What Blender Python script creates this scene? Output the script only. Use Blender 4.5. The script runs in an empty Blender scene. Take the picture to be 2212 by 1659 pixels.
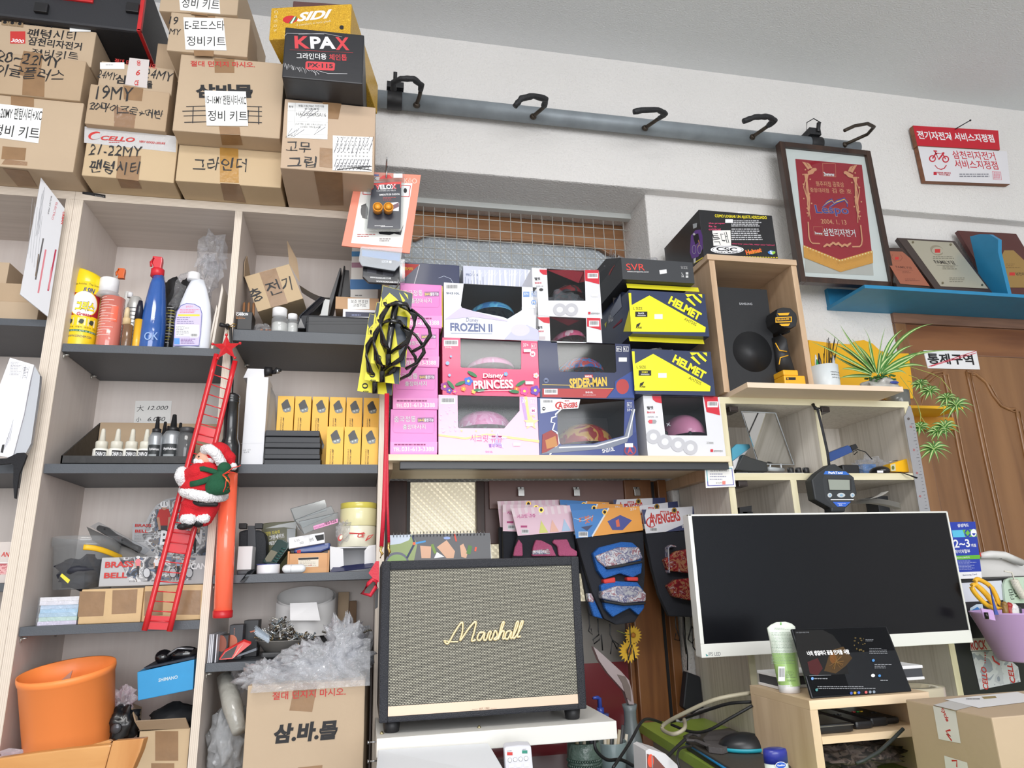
import bpy,bmesh,math,random
from mathutils import Vector as V,Matrix as MX
random.seed(7)
sc=bpy.context.scene
COL=sc.collection
H=1.1
F_PX=1508.0
R=((0.97929763,0.0259044795,0.200761317),(-0.2002016256,0.2705567906,0.9416572264),(-0.0299241973,-0.9623554336,0.2701417432))
RM=MX(R)
cd=bpy.data.cameras.new('camera');cam=bpy.data.objects.new('camera',cd);COL.objects.link(cam)
cd.sensor_width=36.0;cd.lens=F_PX/2212*36.0;cd.clip_start=0.02
cm=MX(((R[0][0],-R[0][1],-R[0][2],0),(R[1][0],-R[1][1],-R[1][2],0),(R[2][0],-R[2][1],-R[2][2],H),(0,0,0,1)))
cam.matrix_world=cm;sc.camera=cam
w=bpy.data.worlds.new('sky');sc.world=w;w.use_nodes=True
w.node_tree.nodes['Background'].inputs[0].default_value=(0.82,0.9,1.0,1);w.node_tree.nodes['Background'].inputs[1].default_value=0.55
def lamp(name,loc,target,sx,sy,power,col):
 l=bpy.data.lights.new(name,'AREA');l.shape='RECTANGLE';l.size=sx;l.size_y=sy;l.energy=power;l.color=col
 o=bpy.data.objects.new(name,l);COL.objects.link(o);o.location=loc
 o.rotation_euler=(V(target)-V(loc)).to_track_quat('-Z','Y').to_euler();return o
lamp('daylight_shop_front',(0.4,-3.6,1.75),(0.4,1.6,1.5),3.6,2.0,88,(0.98,0.985,1.0))
lamp('ceiling_light_panel',(-0.3,-0.25,2.74),(-0.3,-0.2,0),1.2,0.6,20,(1.0,0.98,0.95))
lamp('ceiling_light_rear',(1.0,-1.8,2.74),(1.0,-1.8,0),1.2,0.6,16,(1.0,0.98,0.95))
vs=sc.view_settings
vs.view_transform='Standard';vs.look='None';vs.gamma=1;vs.use_curve_mapping=False;vs.exposure=0.66
CAM=V((0,0,H))
def ray(p):return RM@V((p[0]-1106.0,p[1]-829.5,F_PX))
def W(x,y,Y):r=ray((x,y));return CAM+r*(Y/r.y)
def Wz(x,y,z):r=ray((x,y));return CAM+r*((z-H)/r.z)
def Wx(x,y,X):r=ray((x,y));return CAM+r*(X/r.x)
def Wp(p,o,n):r=ray(p);return CAM+r*((o-CAM).dot(n)/r.dot(n))
def lin(c):
 c=c/255.0
 return c/12.92 if c<=0.04045 else((c+0.055)/1.055)**2.4
def rgb(c):return(lin(c[0]),lin(c[1]),lin(c[2]),1)
MATS={}
def nm(name):
 m=bpy.data.materials.new(name);m.use_nodes=True;nt=m.node_tree
 return m,nt,nt.nodes['Principled BSDF']
def mat(c,rough=0.55,metal=0.0,name=None,emit=0,bump=0,bscale=300,var=0,vscale=8,alpha=1,coat=0,spec=0.5):
 k=(tuple(c),rough,metal,emit,bump,bscale,var,vscale,alpha,coat,spec)
 if k in MATS:return MATS[k]
 m,nt,b=nm(name or 'paint_%d_%d_%d'%tuple(c[:3]));N=nt.nodes;L=nt.links
 b.inputs['Base Color'].default_value=rgb(c);b.inputs['Roughness'].default_value=rough;b.inputs['Metallic'].default_value=metal
 b.inputs['Specular IOR Level'].default_value=spec
 if coat:b.inputs['Coat Weight'].default_value=coat;b.inputs['Coat Roughness'].default_value=0.08
 if alpha<1:b.inputs['Alpha'].default_value=alpha
 if emit:b.inputs['Emission Color'].default_value=rgb(c);b.inputs['Emission Strength'].default_value=emit
 if bump or var:
  tc=N.new('ShaderNodeTexCoord')
  if bump:
   n=N.new('ShaderNodeTexNoise');n.inputs['Scale'].default_value=bscale;n.inputs['Detail'].default_value=3
   bp=N.new('ShaderNodeBump');bp.inputs['Strength'].default_value=bump;bp.inputs['Distance'].default_value=0.004
   L.new(tc.outputs['Object'],n.inputs['Vector']);L.new(n.outputs['Fac'],bp.inputs['Height']);L.new(bp.outputs['Normal'],b.inputs['Normal'])
  if var:
   n=N.new('ShaderNodeTexNoise');n.inputs['Scale'].default_value=vscale;n.inputs['Detail'].default_value=6
   r=N.new('ShaderNodeMapRange');r.inputs[1].default_value=0.25;r.inputs[2].default_value=0.75;r.inputs[3].default_value=1-var;r.inputs[4].default_value=1+var
   mx=N.new('ShaderNodeVectorMath');mx.operation='SCALE';mx.inputs[0].default_value=rgb(c)[:3]
   L.new(tc.outputs['Object'],n.inputs['Vector']);L.new(n.outputs['Fac'],r.inputs[0]);L.new(r.outputs[0],mx.inputs['Scale']);L.new(mx.outputs[0],b.inputs['Base Color'])
 MATS[k]=m;return m
def wood(c1,c2,axis='x',scale=30,stretch=12,rough=0.5,name='wood',bump=0.05,coat=0,lo=0.35,hi=0.65):
 k=('w',tuple(c1),tuple(c2),axis,scale,stretch,rough,lo,hi)
 if k in MATS:return MATS[k]
 m,nt,b=nm(name);N=nt.nodes;L=nt.links
 tc=N.new('ShaderNodeTexCoord');mp=N.new('ShaderNodeMapping');n=N.new('ShaderNodeTexNoise');cr=N.new('ShaderNodeValToRGB')
 s={'x':(1.0/stretch,1,1),'y':(1,1.0/stretch,1),'z':(1,1,1.0/stretch)}[axis]
 mp.inputs['Scale'].default_value=s;n.inputs['Scale'].default_value=scale;n.inputs['Detail'].default_value=5;n.inputs['Distortion'].default_value=0.3
 cr.color_ramp.elements[0].position=lo;cr.color_ramp.elements[1].position=hi
 cr.color_ramp.elements[0].color=rgb(c1);cr.color_ramp.elements[1].color=rgb(c2)
 L.new(tc.outputs['Object'],mp.inputs[0]);L.new(mp.outputs[0],n.inputs['Vector']);L.new(n.outputs['Fac'],cr.inputs[0]);L.new(cr.outputs[0],b.inputs['Base Color'])
 bp=N.new('ShaderNodeBump');bp.inputs['Strength'].default_value=bump;bp.inputs['Distance'].default_value=0.002
 L.new(n.outputs['Fac'],bp.inputs['Height']);L.new(bp.outputs[0],b.inputs['Normal'])
 b.inputs['Roughness'].default_value=rough
 if coat:b.inputs['Coat Weight'].default_value=coat;b.inputs['Coat Roughness'].default_value=0.1
 MATS[k]=m;return m
def film(name,tint=(255,255,255),gloss=0.22,white=0.0,wrinkle=0.0,wscale=40,rough=0.06):
 """clear plastic sheet: mostly see-through, glossy, wrinkled"""
 k=('film',tuple(tint),gloss,white,wrinkle,wscale,rough)
 if k in MATS:return MATS[k]
 m=bpy.data.materials.new(name);m.use_nodes=True;nt=m.node_tree;N=nt.nodes;L=nt.links;N.clear()
 out=N.new('ShaderNodeOutputMaterial');t=N.new('ShaderNodeBsdfTransparent');g=N.new('ShaderNodeBsdfGlossy');mx=N.new('ShaderNodeMixShader')
 t.inputs[0].default_value=rgb(tint);g.inputs['Roughness'].default_value=rough
 fr=N.new('ShaderNodeLayerWeight');fr.inputs[0].default_value=0.5;pw=N.new('ShaderNodeMath');pw.operation='POWER';pw.inputs[1].default_value=4.0;L.new(fr.outputs['Facing'],pw.inputs[0])
 ad=N.new('ShaderNodeMath');ad.operation='MULTIPLY_ADD';ad.inputs[1].default_value=0.7;ad.inputs[2].default_value=0.02+gloss*0.06;ad.use_clamp=True
 L.new(pw.outputs[0],ad.inputs[0]);L.new(ad.outputs[0],mx.inputs[0]);L.new(t.outputs[0],mx.inputs[1]);L.new(g.outputs[0],mx.inputs[2])
 last=mx
 if white:
  d=N.new('ShaderNodeBsdfDiffuse');d.inputs[0].default_value=(0.85,0.87,0.9,1);m2=N.new('ShaderNodeMixShader');m2.inputs[0].default_value=white
  L.new(mx.outputs[0],m2.inputs[1]);L.new(d.outputs[0],m2.inputs[2]);last=m2
 if wrinkle:
  tc=N.new('ShaderNodeTexCoord');n=N.new('ShaderNodeTexNoise');n.inputs['Scale'].default_value=wscale;n.inputs['Detail'].default_value=4;n.inputs['Distortion'].default_value=1.2
  bp=N.new('ShaderNodeBump');bp.inputs['Strength'].default_value=wrinkle;bp.inputs['Distance'].default_value=0.01
  L.new(tc.outputs['Object'],n.inputs['Vector']);L.new(n.outputs['Fac'],bp.inputs['Height']);L.new(bp.outputs[0],g.inputs['Normal']);L.new(bp.outputs[0],fr.inputs['Normal'])
 L.new(last.outputs[0],out.inputs[0]);MATS[k]=m;return m
def blotch(name,cols,scale=60,rough=0.4,kind='vor'):
 """printed picture or patterned shell: irregular patches of a few colours"""
 k=('bl',tuple(map(tuple,cols)),scale,rough,kind)
 if k in MATS:return MATS[k]
 m,nt,b=nm(name);N=nt.nodes;L=nt.links
 tc=N.new('ShaderNodeTexCoord');cr=N.new('ShaderNodeValToRGB');cr.color_ramp.interpolation='CONSTANT'
 n=N.new('ShaderNodeTexNoise');n.inputs['Scale'].default_value=scale;n.inputs['Detail'].default_value=2.5;n.inputs['Distortion'].default_value=0.8
 L.new(tc.outputs['Object'],n.inputs['Vector']);L.new(n.outputs['Fac'],cr.inputs[0])
 e=cr.color_ramp.elements;lo,hi=0.34,0.66
 while len(e)<len(cols):e.new(0.5)
 for i,c in enumerate(cols):e[i].position=0.0 if i==0 else lo+(hi-lo)*(i-0.5)/max(1,len(cols)-1);e[i].color=rgb(c)
 L.new(cr.outputs[0],b.inputs['Base Color']);b.inputs['Roughness'].default_value=rough
 MATS[k]=m;return m
BLACK=mat((26,26,29),0.5);INK=mat((28,27,30),0.6);WH=mat((238,238,240),0.5);RED=mat((200,40,45),0.45)
PAPER=mat((236,234,230),0.7);STEEL=mat((170,172,175),0.28,1.0);DARKMETAL=mat((60,62,66),0.4,0.8)
CARD=mat((188,166,140),0.75,bump=0.08,bscale=90,var=0.05,vscale=6,name='cardboard');CARD2=mat((180,156,128),0.75,bump=0.08,bscale=90,var=0.06,vscale=5,name='cardboard_dark')
CARD3=mat((196,172,138),0.72,bump=0.08,bscale=80,var=0.05,vscale=5,name='cardboard_yellowish')
TAPE=mat((146,114,82),0.3,bump=0.12,bscale=60,var=0.12,vscale=40,name='brown_tape')
def rot(ax,deg):return MX.Rotation(math.radians(deg),4,ax)
def at(p,rz=0,rx=0,ry=0):return MX.Translation(V(p))@rot('Z',rz)@rot('X',rx)@rot('Y',ry)
class MB:
 def __init__(s):s.v=[];s.f=[];s.m=[];s.sm=[];s.mats=[]
 def mi(s,m):
  if m not in s.mats:s.mats.append(m)
  return s.mats.index(m)
 def add(s,vs,fs,m,smooth=False,T=None):
  n=len(s.v);s.v+=[(T@V(p))if T else V(p)for p in vs];k=s.mi(m)
  for f in fs:s.f.append([n+i for i in f]);s.m.append(k);s.sm.append(smooth)
  return s
 def box(s,x0,x1,y0,y1,z0,z1,m,T=None,skip=''):
  vs=[(x0,y0,z0),(x1,y0,z0),(x1,y1,z0),(x0,y1,z0),(x0,y0,z1),(x1,y0,z1),(x1,y1,z1),(x0,y1,z1)]
  fs={'b':(0,3,2,1),'t':(4,5,6,7),'f':(0,1,5,4),'r':(1,2,6,5),'k':(2,3,7,6),'l':(3,0,4,7)}
  return s.add(vs,[fs[k]for k in fs if k not in skip],m,False,T)
 def lathe(s,prof,m,T=None,n=28,smooth=True,cap=True):
  vs=[];fs=[]
  for r,z in prof:
   for i in range(n):a=2*math.pi*i/n;vs.append((r*math.cos(a),r*math.sin(a),z))
  for j in range(len(prof)-1):
   for i in range(n):k=(i+1)%n;fs.append((j*n+i,j*n+k,(j+1)*n+k,(j+1)*n+i))
  if cap:
   if prof[0][0]>1e-5:fs.append(tuple(range(n))[::-1])
   if prof[-1][0]>1e-5:fs.append(tuple((len(prof)-1)*n+i for i in range(n)))
  return s.add(vs,fs,m,smooth,T)
 def tb_(s,pts,r,m,n=8,cap=True,closed=False,flat=1.0,up=(0,0,1)):
  pts=[V(p)for p in pts];L=len(pts);vs=[];fs=[]
  for i,p in enumerate(pts):
   a=pts[(i-1)%L]if(i or closed)else p;b=pts[(i+1)%L]if(i<L-1 or closed)else p
   d=(b-a).normalized();u=V(up)
   if abs(d.dot(u))>0.95:u=V((1,0,0))if abs(d.x)<0.9 else V((0,1,0))
   x=d.cross(u).normalized();y=x.cross(d).normalized();rr=r[i]if isinstance(r,(list,tuple))else r
   for k in range(n):t=2*math.pi*k/n;vs.append(p+x*(rr*math.cos(t))+y*(rr*flat*math.sin(t)))
  for i in range(L if closed else L-1):
   j=(i+1)%L
   for k in range(n):q=(k+1)%n;fs.append((i*n+k,i*n+q,j*n+q,j*n+k))
  if cap and not closed:fs+=[tuple(range(n))[::-1],tuple((L-1)*n+k for k in range(n))]
  return s.add(vs,fs,m,n>4)
 def prism(s,py,d,m,T=None):
  """outline in local x,z pushed back along +y by d"""
  n=len(py);vs=[(a,0,b)for a,b in py]+[(a,d,b)for a,b in py]
  fs=[tuple(range(n)),tuple(range(2*n-1,n-1,-1))]+[(i,n+i,n+(i+1)%n,(i+1)%n)for i in range(n)]
  return s.add(vs,fs,m,False,T)
 def sl(s,pts,d,m):
  """planar outline of world points given a thickness along vector d"""
  n=len(pts);vs=[V(p)for p in pts]+[V(p)+V(d)for p in pts]
  fs=[tuple(range(n)),tuple(range(2*n-1,n-1,-1))]+[(i,n+i,n+(i+1)%n,(i+1)%n)for i in range(n)]
  return s.add(vs,fs,m)
 def ball(s,c,r,m,n=16,T=None,top=1.0,bot=-1.0):
  r=(r,r,r)if isinstance(r,(int,float))else r;k=max(5,n//2);vs=[];fs=[]
  for j in range(k+1):
   t=math.asin(bot)+(math.asin(top)-math.asin(bot))*j/k
   for i in range(n):a=2*math.pi*i/n;vs.append((c[0]+r[0]*math.cos(t)*math.cos(a),c[1]+r[1]*math.cos(t)*math.sin(a),c[2]+r[2]*math.sin(t)))
  for j in range(k):
   for i in range(n):q=(i+1)%n;fs.append((j*n+i,j*n+q,(j+1)*n+q,(j+1)*n+i))
  return s.add(vs,fs,m,True,T)
 def sheet(s,fn,nu,nv,m,smooth=True):
  vs=[fn(i/nu,j/nv)for j in range(nv+1)for i in range(nu+1)]
  fs=[(j*(nu+1)+i,j*(nu+1)+i+1,(j+1)*(nu+1)+i+1,(j+1)*(nu+1)+i)for j in range(nv)for i in range(nu)]
  return s.add(vs,fs,m,smooth)
 def bd(s,name,root=None,parent=None,bevel=0,seg=2,org=None,kind=None):
  """root: the thing's Empty (or None: top level); parent: the part it sits on when it is a sub-part"""
  if org is None:org=V(root['_o'])if root else V((sum(p.x for p in s.v)/len(s.v),sum(p.y for p in s.v)/len(s.v),min(p.z for p in s.v)))
  me=bpy.data.meshes.new(name);me.from_pydata([p-org for p in s.v],[],s.f)
  for m in s.mats:me.materials.append(m)
  me.polygons.foreach_set('material_index',s.m);me.polygons.foreach_set('use_smooth',s.sm);me.update()
  if bevel:
   bm=bmesh.new();bm.from_mesh(me)
   es=[e for e in bm.edges if len(e.link_faces)==2 and e.calc_face_angle(0)>0.5]
   bmesh.ops.bevel(bm,geom=es,offset=bevel,segments=seg,affect='EDGES',profile=0.6,clamp_overlap=True)
   bm.to_mesh(me);bm.free()
  o=bpy.data.objects.new(name,me);COL.objects.link(o)
  p=parent or root
  if p:o.parent=p
  else:o.location=org
  if kind:o['kind']=kind
  return o
def tag(o,label,cat,group=None):
 o['label']=label;o['category']=cat
 if group:o['group']=group
 return o
def th_(name,label,cat,loc,group=None):
 o=bpy.data.objects.new(name,None);COL.objects.link(o);o.location=loc;o.empty_display_size=0.02;o['_o']=tuple(loc)
 return tag(o,label,cat,group)
def dup(root,loc,label,group=None,rz=0):
 r=root.copy();COL.objects.link(r);r.location=loc;r.rotation_euler=(0,0,math.radians(rz));r['label']=label;r['_o']=tuple(loc)
 if group:r['group']=group
 for ch in list(root.children):
  c=ch.copy();COL.objects.link(c);c.parent=r
  for g in list(ch.children):d=g.copy();COL.objects.link(d);d.parent=c
 return r
def struct(mb,name,bevel=0):o=mb.bd(name,bevel=bevel);o['kind']='structure';return o
TXT={}
def glyphs(s,bold,slant,thin=False):
 k=(s,bold,slant)
 if k in TXT:return TXT[k]
 cu=bpy.data.curves.new('t','FONT');cu.body=s;cu.size=1;cu.offset=bold;cu.shear=slant;cu.resolution_u=3
 o=bpy.data.objects.new('t',cu);me=bpy.data.meshes.new_from_object(o)
 vs=[v.co.copy()for v in me.vertices];fs=[tuple(p.vertices)for p in me.polygons]
 bpy.data.objects.remove(o);bpy.data.curves.remove(cu);bpy.data.meshes.remove(me)
 if not vs:vs=[V((0,0,0)),V((1,0,0)),V((1,1,0))];fs=[(0,1,2)]
 x0=min(v.x for v in vs);x1=max(v.x for v in vs);y0=min(v.y for v in vs);y1=max(v.y for v in vs)
 r=([((v.x-x0)/(x1-x0 or 1),(v.y-y0)/(y1-y0 or 1))for v in vs],fs,(x1-x0),(y1-y0));TXT[k]=r;return r
class Face:
 def __init__(s,o,n,c=(0,0,1)):
  s.o=V(o);s.n=V(n).normalized();s.mb=MB();s.k=1;s.c=c
 def pt(s,p,k=None):return Wp((s.c[0]+p[0]/s.c[2],s.c[1]+p[1]/s.c[2]),s.o,s.n)+s.n*(0.00025*(s.k if k is None else k))
 def py(s,pts,m,k=None):
  P=[s.pt(p,k)for p in pts];f=tuple(range(len(P)))
  nrm=sum(((P[i]-P[0]).cross(P[(i+1)%len(P)]-P[0])for i in range(len(P))),V((0,0,0)))
  s.mb.add(P,[f if nrm.dot(s.n)>0 else f[::-1]],m);s.k+=0.25;return s
 def rc(s,a,b,m,k=None):return s.py([a,(b[0],a[1]),b,(a[0],b[1])],m,k)
 def ell(s,c,rx,ry,m,k=None,n=24,a0=0,a1=360,ang=0):
  ca,sa=math.cos(math.radians(ang)),math.sin(math.radians(ang));P=[]
  for i in range(n+(1 if a1-a0<360 else 0)):
   t=math.radians(a0+(a1-a0)*i/n);x,y=rx*math.cos(t),ry*math.sin(t);P.append((c[0]+x*ca-y*sa,c[1]+x*sa+y*ca))
  return s.py(P,m,k)
 def line(s,pts,w,m,k=None,closed=False):
  P=[s.pt(p,k)for p in pts];ww=(s.pt((pts[0][0]+w,pts[0][1]))-s.pt(pts[0])).length/2;L=len(P)
  vs=[]
  for i,p in enumerate(P):
   a=P[i-1]if(i or closed)else p;b=P[(i+1)%L]if(i<L-1 or closed)else p
   d=(b-a);d=d.normalized()if d.length>1e-9 else V((1,0,0));q=s.n.cross(d)*ww;vs+=[p+q,p-q]
  R_=range(L if closed else L-1)
  s.mb.add(vs,[(2*i+1,2*((i+1)%L)+1,2*((i+1)%L),2*i)for i in R_],m);s.k+=0.05;return s
 def tx(s,t,a,b,h,m,bold=0.0,slant=0.0,k=None,jit=0.0,arch=0.0):
  """t printed with its lower left corner at pixel a, lower right at b, h pixels tall"""
  g,fs,_,_=glyphs(t,bold,slant);A=s.pt(a,k);B=s.pt(b,k);u=B-A;v=s.n.cross(u).normalized()
  nb=V((-(b[1]-a[1]),b[0]-a[0])).normalized()if b!=a else V((0,1));hh=(s.pt((a[0]-nb.x*h,a[1]-nb.y*h),k)-A).length
  vs=[]
  for x,y in g:
   if jit:y+=jit*(math.sin(x*17+a[0])+0.6*math.sin(x*41+a[1]));x+=jit*0.25*math.sin(y*9+x*23)
   if arch:y+=arch*4*x*(1-x)
   vs.append(A+u*x+v*(y*hh))
  s.mb.add(vs,fs,m);s.k+=0.25;return s
 def ls(s,a,b,n,m,fill=0.5,seed=1,gap=(0.5,1.0)):
  """rows of small illegible print inside the pixel rectangle a-b"""
  rr=random.Random(seed);dy=(b[1]-a[1])/n
  for i in range(n):
   x=a[0];e=a[0]+(b[0]-a[0])*rr.uniform(*gap)
   while x<e-2:
    wd=min(e-x,rr.uniform(3,12)*max(1,dy/6));y=a[1]+i*dy;s.py([(x,y),(x+wd,y),(x+wd,y+dy*fill),(x,y+dy*fill)],m,s.k);s.k-=0.25;x+=wd+max(1.0,dy*0.3)
  s.k+=0.25;return s
 def barcode(s,a,b,seed=3):
  s.rc(a,b,WH);rr=random.Random(seed);x=a[0]+(b[0]-a[0])*0.08;e=b[0]-(b[0]-a[0])*0.08;h=b[1]-a[1];k=s.k
  while x<e:wd=rr.uniform(0.7,2.4);s.rc((x,a[1]+h*0.12),(min(e,x+wd),a[1]+h*0.72),INK,k);s.k=k;x+=wd+rr.uniform(0.8,2.0)
  s.k=k+0.25;return s
 def dn(s,name,root,parent=None):
  if not s.mb.v:return None
  return s.mb.bd(name,root,parent)
 def each(s,name,root,parent=None):
  for f_,k in zip(s.mb.f,s.mb.m):
   b=MB();b.add([s.mb.v[i]for i in f_],[tuple(range(len(f_)))],s.mb.mats[k]);b.bd(name,root,parent)
FR=V((0,-1,0))
CA=(0,0,3.607);CB=(340,0,3.607);CC=(0,380,4.148);CD=(480,360,4.148);CE=(0,740,4.148);CF=(440,740,4.148);CG=(0,1040,4.254);CH=(440,1040,4.61)
CI=(0,1360,4.608);CJ=(420,1340,4.608);CK=(820,540,3.456);CL=(1140,500,3.191);CM=(800,980,4.424);CN=(1020,1000,3.77);CO=(1480,420,3.771);CP=(1660,240,3.457)
CQ=(1520,820,4.096);CR=(1700,660,3.189);CS=(1960,1080,3.77);CT_=(1220,1320,4.608);CU=(1600,1300,3.614);CV=(790,1480,4.022);CW=(780,120,3.568);CY_=(1280,330,5.027)
def px(c,x,y):return(c[0]+x/c[2],c[1]+y/c[2])
def Wc(c,x,y,Y):return W(c[0]+x/c[2],c[1]+y/c[2],Y)
def Wcz(c,x,y,z):return Wz(c[0]+x/c[2],c[1]+y/c[2],z)
def ct_(label,P0,P1,z0,z1,depth,m,name='cardboard_box',cat='box',group=None,bev=0.0025,c=(0,0,1),part='body'):
 """closed box whose front lower edge runs from P0 to P1 (x, y); returns its Empty and its front face"""
 a=V((P0[0],P0[1],z0));b_=V((P1[0],P1[1],z0));u=(b_-a).normalized();n=V((u.y,-u.x,0));L=(b_-a).length
 t=th_(name,label,cat,(a+b_)/2-n*depth/2,group)
 T=MX(((u.x,-n.x,0,a.x),(u.y,-n.y,0,a.y),(0,0,1,z0),(0,0,0,1)))
 b=MB();b.box(0,L,0,depth,0,z1-z0,m,T);b.bd(part,t,bevel=bev)
 t['_t']=[list(r)for r in T]
 return t,Face(a,n,c)
def under(P0,z,c):return Face((P0[0],P0[1],z),(0,0,-1),c)
def side(P,n,c):return Face(P,n,c)
# the room
YF=1.6;YB=1.84;YW=1.86;YL=1.897;YN=2.045
ZB=H+1.201;ZC=H+1.685
PLASTER=mat((228,225,222),0.85,bump=1.0,bscale=150,var=0.03,vscale=3,name='rough_plaster')
CEIL=mat((226,228,230),0.9,bump=0.6,bscale=200,var=0.02,vscale=2,name='ceiling_paint')
b=MB();b.box(-3,4.2,YW,YW+0.35,ZB,ZC+0.05,PLASTER);o=struct(b,'wall_back_beam',0.006)
xj=W(1398,480,YL).x
b=MB();b.box(xj,4.2,YL,YL+0.3,0,ZB+0.01,PLASTER);struct(b,'wall_back',0.006)
b=MB();b.box(-3,-0.35,YL,YL+0.3,0,ZB+0.01,PLASTER);struct(b,'wall_back_left',0.006)
b=MB();b.box(-3,4.2,-3.7,YL+0.3,ZC,ZC+0.1,CEIL);struct(b,'ceiling')
b=MB();b.box(-3,4.2,-3.7,YL+0.4,-0.1,0,mat((170,166,160),0.6,var=0.08,vscale=4));struct(b,'floor')
b=MB();b.box(-3.1,-3,-3.7,YL+0.3,0,ZC,PLASTER);struct(b,'wall_left')
b=MB();b.box(4.2,4.3,-3.7,YL+0.3,0,ZC,PLASTER);struct(b,'wall_right')
TEAK=wood((138,98,66),(176,130,92),'x',26,9,0.35,'teak',coat=0.3);TEAKV=wood((112,68,36),(146,96,54),'z',26,9,0.4,'teak_upright',coat=0.2)
UMBER=wood((52,32,26),(72,46,38),'z',40,10,0.5,'dark_brown_wood');UMBERH=wood((56,34,28),(76,50,42),'x',40,10,0.5,'dark_brown_rail')
def glasspat(c,e,name):
 m,nt,bs=nm(name);N=nt.nodes;L=nt.links
 tc=N.new('ShaderNodeTexCoord');bs.inputs['Base Color'].default_value=rgb(c);bs.inputs['Roughness'].default_value=0.25
 v1=N.new('ShaderNodeTexWave');v1.inputs['Scale'].default_value=34;v1.bands_direction='DIAGONAL';v1.inputs['Distortion'].default_value=0.6
 v2=N.new('ShaderNodeTexChecker');v2.inputs['Scale'].default_value=130
 ml=N.new('ShaderNodeMath');ml.operation='MULTIPLY';bp=N.new('ShaderNodeBump');bp.inputs['Strength'].default_value=0.9;bp.inputs['Distance'].default_value=0.003
 L.new(tc.outputs['Object'],v1.inputs[0]);L.new(tc.outputs['Object'],v2.inputs[0]);L.new(v1.outputs['Fac'],ml.inputs[0]);L.new(v2.outputs['Fac'],ml.inputs[1]);L.new(ml.outputs[0],bp.inputs['Height']);L.new(bp.outputs[0],bs.inputs['Normal'])
 rp=N.new('ShaderNodeValToRGB');rp.color_ramp.elements[0].color=rgb([q*0.86 for q in c]);rp.color_ramp.elements[1].color=rgb([min(255,q*1.06)for q in c])
 L.new(ml.outputs[0],rp.inputs[0]);L.new(rp.outputs[0],bs.inputs['Base Color'])
 if e:L.new(rp.outputs[0],bs.inputs['Emission Color']);bs.inputs['Emission Strength'].default_value=e
 return m
GL1=glasspat((206,214,220),0.0,'patterned_glass');GL2=glasspat((238,228,200),0.42,'patterned_glass_backlit')  # lower pane glows weakly, in place of light from behind it
t=th_('window_1','barred transom window in the wall recess','window',(0.7,YN,H+0.7));t['kind']='structure';del t['label'],t['category']
tl=W(890,437,YN);tr=W(1372,470,YN);zb1=H+0.3
LG=mat((196,198,194),0.45)
b=MB();x0,x1,zt=tl.x-0.25,tr.x,tr.z+0.004
b.box(x0,x1,YN-0.02,YN+0.005,zt-0.022,zt,LG);b.box(x1-0.022,x1,YN-0.02,YN+0.005,zb1,zt-0.022,LG);b.bd('window_frame',t,bevel=0.002)
BARM=mat((196,194,186),.4);b=MB();pitch=0.0362;x=x1-0.045
while x>x0:b.tb_([(x,YN+0.004,zb1),(x,YN+0.004,zt-0.01)],0.0014,BARM,6);x-=pitch
z=zt-0.055
while z>zb1:b.tb_([(x0,YN+0.001,z),(x1-0.01,YN+0.001,z)],0.0014,BARM,6);z-=0.0385
b.bd('window_bars',t)
t=th_('window_2','','',(0.7,YN+0.06,H));t['kind']='structure';del t['label'],t['category']
YS=YN+0.075
b=MB();b.box(x0-0.1,x1+0.1,YS+0.03,YS+0.05,H-0.3,zt+0.1,UMBER);b.bd('window_backing',t)
ga=W(1130,520,YS);gb=W(1330,548,YS)
def rail(x):return W(1100,522,YS).z+0.0
zr=W(1100,522,YS).z;xl=W(905,510,YS).x;xr=W(1300,540,YS).x
ztr=W(1000,466,YS).z
prof=[(x0-0.1,ztr),(x1+0.0,ztr),(x1,zr-0.05)]
pts=[(xr+0.05,zr-0.028),(xr+0.02,zr-0.026),(xr-0.01,zr-0.008),(xr-0.04,zr-0.002),(0.62,zr+0.002),(0.5,zr+0.002),(0.36,zr-0.002),(xl+0.04,zr+0.002),(xl+0.015,zr-0.004),(xl-0.01,zr-0.02),(x0-0.1,zr-0.02)]
b=MB();b.prism(prof+pts,0.03,TEAK,MX.Translation((0,YS-0.012,0)));b.bd('window_top_rail',t,bevel=0.003)
b=MB();b.tb_([(q[0],YS-0.012,q[1])for q in pts],0.005,TEAK,8);b.bd('window_moulding',t)
b=MB();b.box(x0-0.1,x1+0.02,YS+0.008,YS+0.014,H+0.28,zr+0.03,GL1);b.bd('window_pane',t)
b=MB();b.box(x1-0.002,x1+0.03,YS-0.02,YS+0.03,zb1,zt-0.02,UMBER);b.bd('window_stile',t)
YD=1.95
pa=W(886,1100,YD).x;pb=W(1028,1100,YD).x;pc=W(1046,1100,YD).x;pd=W(1373,1500,YD).x;pe=W(1438,1540,YD).x;pf=W(1458,1540,YD).x
zs=H+0.27
b=MB();b.box(-0.06,pa-0.01,YD-0.02,YD+0.03,0.5,zs,UMBER);b.bd('window_left_post',t,bevel=0.003)
b=MB();b.box(pa-0.01,pa,YD-0.004,YD+0.03,0.5,zs,mat((70,68,66),0.6));b.bd('window_gasket',t)
zlow=W(1090,1175,YD).z
b=MB();b.box(pa,pd,YD+0.012,YD+0.018,zlow-0.16,zs,GL2);b.bd('window_pane',t)
MAUVE=mat((128,96,90),0.4,var=0.06,vscale=10);MAUVED=mat((86,58,54),0.45,var=0.06,vscale=9)
b=MB();b.box(pb,pc,YD-0.012,YD+0.03,zlow,zs,UMBER);b.bd('window_mullion',t,bevel=0.002)
b=MB();b.box(pc,pd+0.1,YD-0.008,YD+0.01,zlow,zs,MAUVED);b.bd('window_panel',t,bevel=0.002)
zk=W(1200,1098,YD-0.012).z
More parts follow.
